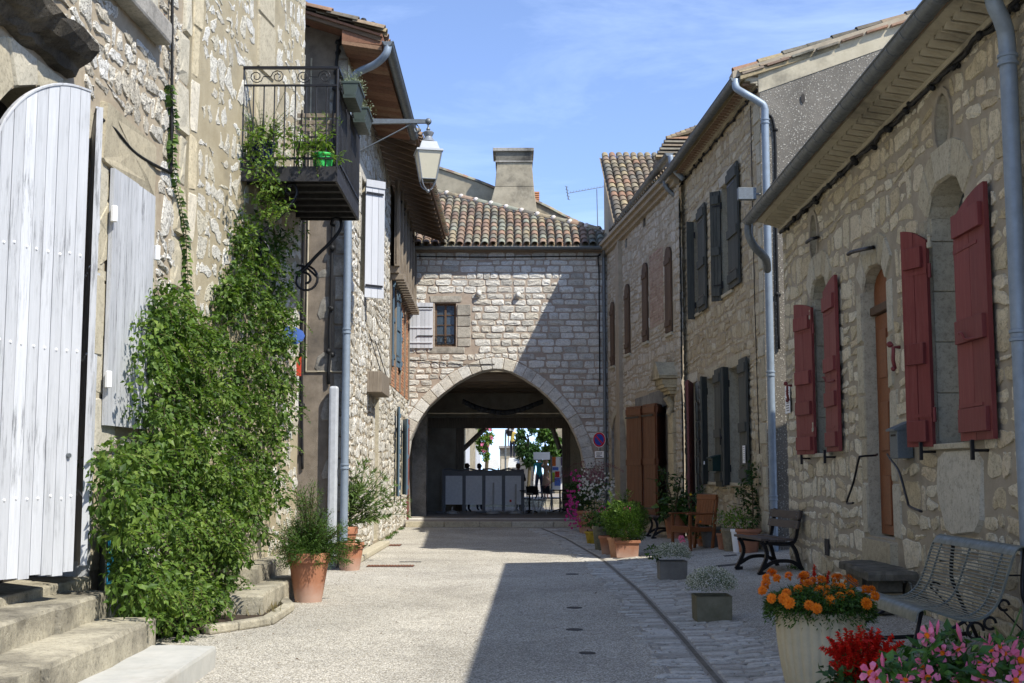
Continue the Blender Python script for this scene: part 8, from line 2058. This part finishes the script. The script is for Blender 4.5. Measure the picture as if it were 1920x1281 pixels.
# stone mounting block and bricks
q = G(1690, 1118); sb = thing('stone_block_seat', (3.45, 11.6, gz(3.45, 11.6)), 'low mossy stone slab on a block by the wall behind the metal bench', 'stone bench')
a0, b0 = at(1568, 1046, 12.9), at(1690, 1062, 11.0)
M['mossd'] = m_mortar('dark_mossy_stone', (.07, .065, .05), (.17, .155, .12), 5, .8, (.03, .03, .02), .8)
step_block(MB(), [(3.30, 11.5), (3.76, 11.5), (3.80, 13.0), (3.42, 13.0)], .50, .58, rs_, .02).build('slab', M['mossd'], sb)
step_block(MB(), [(3.36, 12.0), (3.72, 12.0), (3.76, 12.9), (3.48, 12.9)], .1, .50, rs_, .02).build('block', M['mossd'], sb)
for k in range(2):
    m = MB(); m.box(3.36, 3.6, 10.98+k*.0, 11.2, .42-k*.0-.24*k, .50-.24*k+.14*k); 
for k, (z0, z1) in enumerate(((.18, .32), (.325, .37), (.375, .495))):
    m = MB(); m.box(3.42, 3.66, 11.62+.02*k, 11.84, z0, z1); m.build('support_stone', M['tile_dk' if k == 1 else 'mossd'], sb, bevel=.012)

# ================================================================ FOREGROUND FLOWERS
def m_cream():
    N = NT('cream_cast_stone'); f = N.noise(8, 6, .7); c = N.mix(1, (.50, .43, .28), N.ramp(f, [(.3, g3(.85)), (.7, g3(1.08))]), 'MULTIPLY'); N.bump(N.noise(120, 4, .7), .25, .004); return N.done(c, .8)
M['cream'] = m_cream()
cc = at(1541, 1290, 7.85); cc = V((cc.x, 7.85, gz(cc.x, 7.85))); mg = thing('flower_tub', cc, 'large cream ribbed tub full of orange marigolds with red salvia behind', 'planter')
h = at(1541, 1152, 7.55).z-cc.z; R_ = .275; nrib = 26; nseg = nrib*6
def wob(k, n): f = (k*nrib/n) % 1.0; return 1-.04*math.exp(-((f-.5)/.13)**2)
prof_ = [(R_*.55, 0), (R_*.62, 0), (R_*.66, .02)]+[(R_*(.66+.34*math.sin(t*PI/2)**.85), .02+(h-.06)*t) for t in np.linspace(.06, 1, 14)]
m = MB(); m.lathe(prof_, cc, nseg, False, wob); tub = m.build('tub', M['cream'], mg, smooth=True)
m = MB(); m.lathe([(R_*.985, h-.045), (R_*1.04, h-.035), (R_*1.06, h-.015), (R_*1.03, h), (R_*.93, h), (R_*.9, h-.08)], cc, 48, False); m.build('rim', M['cream'], mg, smooth=True)
m = MB(); m.lathe([(R_*.93, h-.05), (.001, h-.02)], cc, 24, False); m.build('soil', M['soil'], mg)
fm = MB(); T_ = cc+V((0, 0, h+.06))
for _ in range(9500):
    a = rf.uniform(0, 2*PI); r_ = R_*1.22*math.sqrt(rf.random()); z = .09*(1-(r_/(R_*1.28))**2)+rf.uniform(-.10, .0)-(.07 if r_ > R_*1.08 else 0)*rf.random()**2
    q = T_+V((r_*math.cos(a), r_*math.sin(a), z)); leaf1(fm, q, V((math.cos(a), math.sin(a), rf.uniform(-.6, .5)))+rv()*.8, V((0, 0, 1))+rv()*.7,   .036, .010)
fm.build('foliage', M['leaf_b'], mg, kind='stuff')
mari = []
for v_ in range(4):
    m = MB()
    for ring_, (r_, z_, k) in enumerate(((.026, .0, 13), (.024, .007, 12), (.019, .013, 10), (.013, .018, 8), (.006, .021, 5))):
        for j in range(k):
            a = j*2*PI/k+ring_*.4+rf.uniform(-.1, .1); p0 = V((math.cos(a)*r_*.25, math.sin(a)*r_*.25, z_)); leaf1(m, p0, V((math.cos(a), math.sin(a), .1+ring_*.22+rf.uniform(-.15, .15))), V((0, 0, 1)), r_*1.0, r_*.75, -.1)
    m.lathe([(.012, -.01), (.004, -.03)], (0, 0, 0), 6); mari.append(m.mesh('marigold', M['f_or'], smooth=False))
mfl = [(1436, 1097), (1437, 1086), (1447, 1076), (1457, 1087), (1451, 1078), (1430, 1110), (1447, 1124), (1475, 1114), (1470, 1125), (1480, 1133), (1479, 1082), (1497, 1107), (1502, 1085), (1508, 1082), (1515, 1098), (1517, 1137), (1531, 1143), (1537, 1110), (1550, 1108), (1551, 1120), (1575, 1122), (1566, 1103), (1577, 1104), (1594, 1116), (1600, 1096), (1622, 1108), (1634, 1108), (1624, 1134), (1590, 1088), (1573, 1085), (1540, 1090), (1566, 1086), (1524, 1092), (1640, 1120), (1556, 1128)]
for (u, v) in mfl:
    d_ = (v-1076)/65; Y = 7.85+R_*1.05-d_*R_*2.3; q = at(u, v-2, Y-.03); t = (q-V((T_.x, T_.y, T_.z-.25))).normalized()+V((0, -.5, 0))+rv()*.3; t.normalize(); xv = t.orthogonal().normalized(); yv = t.cross(xv)
    put(rf.choice(mari), 'marigold', mg, Matrix.Translation(q)@Matrix((xv, yv, t)).transposed().to_4x4()@Matrix.Scale(rf.uniform(1.0, 1.3), 4))
def salvia_spike(m, st, p, d, L, n_=11, s_=.02):
    q = V(p); d = V(d).normalized(); pts = [q.copy()]
    for i in range(n_):
        d = (d+rv()*.05).normalized(); q = q+d*L/n_; pts.append(q.copy()); k = 1-.6*i/n_
        for j in range(6): a = j*PI/3+i; pr = d.orthogonal().normalized(); s2 = d.cross(pr); leaf1(m, q+rv()*.004, d*rf.uniform(.2, 1.1)+pr*math.cos(a)+s2*math.sin(a)+rv()*.4, d+rv()*.4, s_*1.5*k*rf.uniform(.6, 1.2), s_*1.15*k, .3)
    st.tube(pts, .0025, 4, False)
sm = MB()
for (u, v, dx) in ((1517, 1082, -.1), (1526, 1068, 0), (1546, 1078, .2), (1535, 1088, .1), (1549, 1098, .1), (1508, 1086, -.2)):
    q = at(u, v+8, 8.08); m = MB(); salvia_spike(m, sm, q-V((0, 0, .07)), V((dx, .1, 1)), .12); m.build('salvia_spike', M['f_red'], mg)
sm.build('stems', M['gstem'], mg, kind='stuff')
# red salvia plant nearer the eye
c2 = at(1612, 1290, 6.55); c2 = V((c2.x, 6.6, gz(c2.x, 6.6))); sv = thing('potted_plant', c2, 'scarlet salvia plant in front of the cream ribbed tub', 'potted plant'); pot(sv, c2, .20, .30, 'terra'); m = MB(); sm = MB(); cen = c2+V((0, 0, .38))
blob(m, cen, .22, 420, .065, .042, .65, shell=.1); m.build('foliage', M['leaf_d'], sv, kind='stuff')
spk = [(1545, 1212, -.8, .3), (1556, 1196, -.5, .5), (1572, 1188, -.3, .8), (1585, 1180, -.15, 1), (1600, 1184, 0, 1), (1613, 1176, 0, 1), (1622, 1185, .1, 1), (1637, 1180, .15, 1), (1648, 1182, .25, 1), (1655, 1196, .4, .8), (1680, 1210, .9, .45), (1690, 1203, .9, .5), (1605, 1200, -.05, 1), (1590, 1205, -.2, .9), (1630, 1204, .1, 1), (1575, 1225, -.4, .7), (1618, 1222, 0, 1), (1645, 1222, .3, .8), (1560, 1240, -.5, .4), (1600, 1235, -.1, .8), (1665, 1228, .5, .5), (1585, 1250, -.2, .5), (1632, 1240, .2, .7)]
for (u, v, dx, dz) in spk:
    q = at(u, v+4, 6.55+rf.uniform(-.12, .12)); d = V((dx, rf.uniform(-.2, .1), dz)).normalized(); m = MB(); salvia_spike(m, sm, q-d*.11, d, .12, 9, .026); m.build('salvia_spike', M['f_red'], sv)
    for _ in range(2): m = MB(); salvia_spike(m, sm, q-d*.15+rv()*.04, d+rv()*.4, .10, 8, .024); m.build('salvia_spike', M['f_red'], sv)
sm.build('stems', M['gstem'], sv, kind='stuff')
# mandevilla
c3 = V((at(1770, 1290, 5.9).x, 5.9, gz(2.2, 5.9))); md = thing('potted_plant', c3, 'pink trumpet flowered climber with glossy leaves in the near right corner', 'potted plant'); pot(md, c3, .24, .34, 'terra2')
M['gloss'] = m_leaf('glossy_leaf', [(.02, .06, .012), (.045, .11, .02), (.08, .17, .03)], .2, .3)
fp = []
for (u, v) in [(1770, 1192), (1780, 1215), (1765, 1235), (1750, 1212), (1795, 1235), (1815, 1220), (1740, 1245), (1720, 1255), (1700, 1240), (1690, 1262), (1760, 1262), (1800, 1262), (1830, 1250), (1860, 1240), (1850, 1268), (1880, 1225), (1900, 1240), (1890, 1265), (1910, 1210), (1870, 1205), (1835, 1225), (1675, 1275), (1735, 1275), (1780, 1275), (1820, 1278), (1665, 1255), (1905, 1262)]:
    Yc = 5.9+rf.uniform(-.35, .3)
    for _ in range(8): fp.append((at(u+rf.uniform(-16, 16), v+rf.uniform(-14, 14), Yc), rv()+V((0, -.2, .35)), V((0, -.5, 1))+rv()*.5, rf.uniform(.05, .085)))
leaf_parts(md, fp, 'gloss', 216)
m = MB(); blob(m, c3+V((0, 0, .5)), .34, 500, .08, .042, .55, shell=.1); m.build('foliage', M['gloss'], md, kind='stuff')
m = MB()
for pts in ([(1775, 1330), (1785, 1260), (1770, 1200), (1765, 1180)], [(1770, 1330), (1740, 1260), (1760, 1215), (1735, 1172)], [(1790, 1330), (1870, 1250), (1895, 1190), (1915, 1140)], [(1780, 1330), (1720, 1270), (1680, 1240)], [(1790, 1330), (1850, 1260), (1868, 1200)]): m.tube(bez([at(u, v, 5.95) for u, v in pts], 5), .0045, 5)
m.build('vine_stem', M['gstem'], md)
def trumpet():
    m = MB(); m.mi = 0
    m.lathe([(.004, -.055), (.007, -.035), (.012, -.012), (.017, 0)], (0, 0, 0), 10, False)
    for j in range(5):
        a = j*2*PI/5; k = len(m.v); pts = []
        for (r_, da, z) in ((.016, -.35, 0), (.016, .35, 0), (.038, .50, .010), (.053, .25, .004), (.050, -.15, .008), (.034, -.42, .016)): pts.append(V((math.cos(a+da)*r_, math.sin(a+da)*r_, z)))
        cpt = V((math.cos(a)*.034, math.sin(a)*.034, .014)); m.v += pts+[cpt]; m.f += [(k+i, k+(i+1) % 6, k+6) for i in range(6)]; tn = rf.uniform(.2, .9); m.t += [tn]*6; m.m += [0]*6
    m.mi = 1; m.lathe([(.0145, .001), (.009, -.004), (.001, -.006)], (0, 0, 0), 8, False); return m
tm = trumpet().mesh('trumpet_flower', [M['f_pink'], M['f_or']])
bud = MB(); bud.lathe([(.003, 0), (.007, .02), (.009, .045), (.004, .065), (.001, .075)], (0, 0, 0), 8); budm = bud.mesh('flower_bud', M['f_pink'])
for (u, v, nx, nz_, s_) in [(1738, 1192, -.95, .15, .9), (1767, 1225, -.6, .2, .8), (1797, 1218, .3, -.5, .8), (1632, 1262, -.5, .4, 1), (1646, 1274, .3, .1, .9), (1729, 1252, -.5, .4, .9), (1740, 1272, .1, .2, 1.1), (1845, 1271, .1, .25, 1.2), (1914, 1238, .1, .2, 1.15), (1858, 1218, -.3, .3, .8), (1875, 1212, .4, .3, .8), (1885, 1226, .2, -.1, .7), (1698, 1275, -.1, .6, .8), (1837, 1244, -.2, .5, .7), (1860, 1240, .2, -.3, .6), (1912, 1262, .3, 0, .8), (1800, 1279, -.1, .4, .8), (1660, 1280, .1, .4, .9), (1905, 1276, 0, .3, .9)]:
    q = at(u, v, 5.72+rf.uniform(-.1, .1)); t = V((nx, -.75, nz_)).normalized(); xv = t.orthogonal().normalized(); xv = (Matrix.Rotation(rf.uniform(0, 1.2), 3, t)@xv); yv = t.cross(xv)
    put(tm, 'trumpet_flower', md, Matrix.Translation(q)@Matrix((xv, yv, t)).transposed().to_4x4()@Matrix.Scale(s_*1.05, 4))
for (u, v, dx, dz) in [(1748, 1182, -.3, 1), (1758, 1178, .1, 1), (1655, 1244, -.1, 1), (1688, 1246, -.2, 1), (1800, 1192, -.3, 1), (1850, 1210, -.6, 1), (1858, 1206, -.2, 1), (1672, 1266, 1, .05), (1754, 1238, -.4, 1), (1812, 1262, 0, 1), (1900, 1215, .4, 1), (1868, 1232, .2, 1)]:
    t = V((dx, -.2, dz)).normalized(); xv = t.orthogonal().normalized(); yv = t.cross(xv); put(budm, 'flower_bud', md, Matrix.Translation(at(u, v, 5.75)-t*.03)@Matrix((xv, yv, t)).transposed().to_4x4()@Matrix.Scale(rf.uniform(.9, 1.3), 4))

# ================================================================ BALCONY THINGS
def wpb(f, g_, z): return up(C4[0].lerp(C4[3], g_).lerp(C4[1].lerp(C4[2], g_), f), z)
# folding slatted chair
cb = thing('slatted_chair', wpb(.64, .30, Zs1), 'weathered slatted garden chair standing on the balcony', 'chair'); o = wpb(.64, .30, Zs1); X = lambda x, y, z: o+V((x, y, z))
for k in range(3): m = MB(); m.tone = rnd.random(); m.box(o.x-.26, o.x+.26, o.y+.2, o.y+.22, o.z+.70+k*.09, o.z+.755+k*.09); m.build('back_slat', M['oldwood'], cb, bevel=.003)
for k in range(5): m = MB(); m.tone = rnd.random(); m.box(o.x-.24, o.x+.24, o.y-.2+k*.08, o.y-.14+k*.08, o.z+.44, o.z+.46); m.build('seat_slat', M['slat'], cb)
for a in (-1, 1):
    m = MB(); m.tube([X(a*.2, -.22, 0), X(a*.2, .1, .5), X(a*.2, .21, .98)], .011, 5); m.build('leg', M['iron'], cb); m = MB(); m.tube([X(a*.2, .22, 0), X(a*.2, -.18, .45)], .011, 5); m.build('leg', M['iron'], cb)
M['gpot'] = m_plain('bright_green_plastic', (.04, .42, .08), .4); M['bpot'] = m_plain('dark_blue_glaze', (.01, .015, .06), .3); M['gtrough'] = m_plain('dark_green_plastic', (.045, .06, .05), .45)
p = wpb(.84, .03, Zs1+.02)+V((0, .04, 0)); g_ = thing('potted_plant', p, 'bright green pot with yellow green leaves on the balcony corner', 'potted plant'); pot(g_, p, .13, .17, 'gpot', .2, .85); m = MB(); blob(m, p+V((0, 0, .28)), .15, 90, .07, .03, shell=.1); 
for _ in range(14): sprig(m, None, p+V((0, 0, .25)), V((rf.uniform(-.6, .6), rf.uniform(-.4, .4), 1)), 8, .08, .02, .05)
m.build('foliage', M['leaf_y'], g_, kind='stuff')
p = wpb(.16, .10, Zs1+.0); g_ = thing('potted_plant', p, 'dark blue pot at the wall end of the balcony', 'potted plant'); pot(g_, p, .15, .36, 'bpot'); m = MB(); sm = MB()
for _ in range(46): sprig(m, sm, p+V((0, 0, .3)), V((rf.uniform(-.6, .7), rf.uniform(-.4, .4), 1)), rf.randint(8, 16), .045, .014, .045, .5)
m.build('foliage', M['leaf_s'], g_, kind='stuff'); sm.build('stems', M['gstem'], g_, kind='stuff')
# vine over the railing
bv = thing('balcony_vine', wpb(.3, 0, Zs1), 'leafy vine trailing through the balcony railing and down below it', 'vine'); m = MB(); sm = MB()
for (u, v, r_) in ((470, 275, .13), (480, 255, .13), (500, 245, .16), (520, 250, .16), (540, 258, .15), (560, 262, .15), (580, 272, .12), (600, 262, .12), (612, 280, .12), (490, 285, .13), (505, 300, .12), (530, 290, .12), (560, 292, .1), (590, 295, .1), (478, 320, .1), (495, 340, .12), (500, 360, .12), (510, 380, .13), (520, 400, .12), (498, 400, .12), (480, 370, .1), (530, 350, .1), (540, 385, .08), (470, 230, .08), (632, 300, .05)):
    q = at(u, v, 14.40+rf.uniform(-.15, .25)); blob(m, q, r_, int(34*r_/.12), .06, .032, shell=.15)
    for _ in range(3): sprig(m, sm, q, rv()+V((0, -.4, -.1)), 7, .055, .03, .032, .9)
m.build('foliage', M['leaf_y'], bv, kind='stuff'); sm.build('shoots', M['stem'], bv, kind='stuff')
# troughs hung on the outside of the street rail
for i, (g_, lab) in enumerate(((.20, 'nearer dark green trough of pale dry flowers hung on the balcony rail'), (.66, 'farther dark green trough hung on the balcony rail'))):
    a = C4[1].lerp(C4[2], g_-.13); b = C4[1].lerp(C4[2], g_+.14); t = (b-a).normalized(); n_ = V((t.y, -t.x, 0)); n_ = n_ if n_.x > 0 else -n_
    z = ZT-.13; q0 = a+n_*.03; q1 = b+n_*.03; t_ = thing('flower_trough', q0+V((0, 0, z)), lab, 'planter', 'flower troughs on the balcony rail')
    m = MB(); w0, w1 = .16, .21; m.hexa([q0+n_*.03+V((0, 0, z-.19)), q0+n_*w0+V((0, 0, z-.19)), q1+n_*w0+V((0, 0, z-.19)), q1+n_*.03+V((0, 0, z-.19)), q0+V((0, 0, z)), q0+n_*w1+V((0, 0, z)), q1+n_*w1+V((0, 0, z)), q1+V((0, 0, z))]); m.build('trough', M['gtrough'], t_, bevel=.008)
    m = MB(); e0, e1 = q0-t*.01-n_*.008, q1+t*.01-n_*.008; w2 = w1+.016; m.hexa([e0+V((0, 0, z-.025)), e0+n_*w2+V((0, 0, z-.025)), e1+n_*w2+V((0, 0, z-.025)), e1+V((0, 0, z-.025)), e0+V((0, 0, z+.004)), e0+n_*w2+V((0, 0, z+.004)), e1+n_*w2+V((0, 0, z+.004)), e1+V((0, 0, z+.004))]); m.build('rim', M['gtrough'], t_, bevel=.005)
    m = MB(); m.hexa([q0+n_*.02+V((0, 0, z-.205)), q0+n_*.17+V((0, 0, z-.205)), q1+n_*.17+V((0, 0, z-.205)), q1+n_*.02+V((0, 0, z-.205)), q0+n_*.015+V((0, 0, z-.165)), q0+n_*.18+V((0, 0, z-.165)), q1+n_*.18+V((0, 0, z-.165)), q1+n_*.015+V((0, 0, z-.165))]); m.build('saucer', M['gtrough'], t_)
    m = MB(); c_ = (q0+q1)/2+n_*.1+V((0, 0, z))
    for _ in range(700 if i == 0 else 320):
        f = rf.random(); p = q0.lerp(q1, f)+n_*rf.uniform(.0, .22)+V((0, 0, z+abs(rf.gauss(0, .075)))); leaf1(m, p+n_*rf.gauss(0, .03), rv()+V((0, 0, .8)), rv(), .035, .008)
    m.build('foliage', M['dryfl'] if 'dryfl' in M else M['leaf_s'], t_, kind='stuff')

# ================================================================ TREES BEYOND
def tree(u0, u1, v0, v1, Y, lab, lm_, dens=900, L=.22, W_=.1, fl=None, name='tree', cat='tree'):
    a, b = at(u0, v1, Y), at(u1, v0, Y); cx = (a.x+b.x)/2; rx = (b.x-a.x)/2; cz = (a.z+b.z)/2; rz_ = (b.z-a.z)/2; t_ = thing(name, (cx, Y, .4), lab, cat); m = MB(); m.tube(bez([V((cx, Y, .4)), V((cx+.1, Y, cz-rz_*.3)), V((cx-.05, Y, cz+rz_*.4))], 4), [.08]*5+[.04]*4, 7); m.build('trunk', M['stem'], t_, smooth=True)
    for k in range(5): an = rf.uniform(0, 6.3); m = MB(); m.tube([V((cx, Y, cz-rz_*.5+k*rz_*.2)), V((cx+math.cos(an)*rx*.6, Y+math.sin(an)*rx*.6, cz+rf.uniform(-.2, .6)*rz_))], [.05, .015], 5); m.build('limb', M['stem'], t_)
    m = MB()
    for _ in range(26):
        v = rv(); q = V((cx+v.x*rx*.75, Y+v.y*rx*.75, cz+v.z*rz_*.78)); blob(m, q, min(rx, rz_)*rf.uniform(.22, .45), dens//26, L, W_, shell=.1)
    m.build('crown', M[lm_], t_, kind='stuff')
    if fl:
        m = MB()
        for _ in range(fl[1]): flower_cluster(m, V((cx+rf.uniform(-.8, .8)*rx, Y-rx*.8, cz+rf.uniform(-.8, .8)*rz_)), .05, 2, .09)
        m.build('blossom', M[fl[0]], t_, kind='stuff')
    return t_
tree(893, 926, 790, 868, 56, 'flowering climbing rose seen beyond the left gallery post', 'leaf_y', 1500, .14, .08, ('f_pink', 7), 'rose_tree', 'rose')
tree(968, 1012, 785, 880, 58, 'dark evergreen tree beyond the gallery, left of the second', 'leaf_d', 2400, .2, .08)
tree(1005, 1052, 780, 872, 60, 'broad green tree beyond the gallery above the poster board', 'leaf_b', 2600, .22, .12)

# ================================================================ WEEDS AND LITTER
TB[0] = None
m = MB()
for k in range(46):
    if k % 2: y = rf.uniform(20.5, 33); W_ = WF; aa = y-YE; p = WF.p(aa, rf.uniform(.02, .1), 0); p.z = 0
    else: aa = rf.uniform(4, W1.L-.2); p = W1.p(aa, rf.uniform(.02, .12), 0); p.z = gz(p.x, p.y)
    for _ in range(rf.randint(14, 36)): leaf1(m, p+V((rf.gauss(0, .04), rf.gauss(0, .1), 0)), V((rf.uniform(-.7, .7), rf.uniform(-.7, .7), 1)), rv(), rf.uniform(.03, .10), .012)
o = m.build('wall_weeds', M['leaf_b']); o['kind'] = 'stuff'
m = MB(); M['litter'] = m_leaf('dead_leaf', [(.07, .04, .02), (.16, .10, .05), (.24, .18, .10)], .1)
for k in range(420):
    r_ = rf.random()
    if r_ < .3: p = V((rf.gauss(-2.45, .25), rf.uniform(9.5, 20), 0))
    elif r_ < .65: q = W1.p(rf.uniform(4, 11), abs(rf.gauss(0, .35))+.03, 0); p = V((q.x, q.y, 0))
    elif r_ < .85: p = V((rf.gauss(1.65, .5), rf.uniform(8.5, 26), 0))
    else: p = V((rf.uniform(-2, 3), rf.uniform(8.5, 24), 0))
    p.z = gz(p.x, p.y)+.012; leaf1(m, p, V((rf.uniform(-1, 1), rf.uniform(-1, 1), rf.uniform(-.1, .3))), V((0, 0, 1))+rv()*.5, rf.uniform(.015, .045), .018)
o = m.build('leaf_litter', M['litter']); o['kind'] = 'stuff'
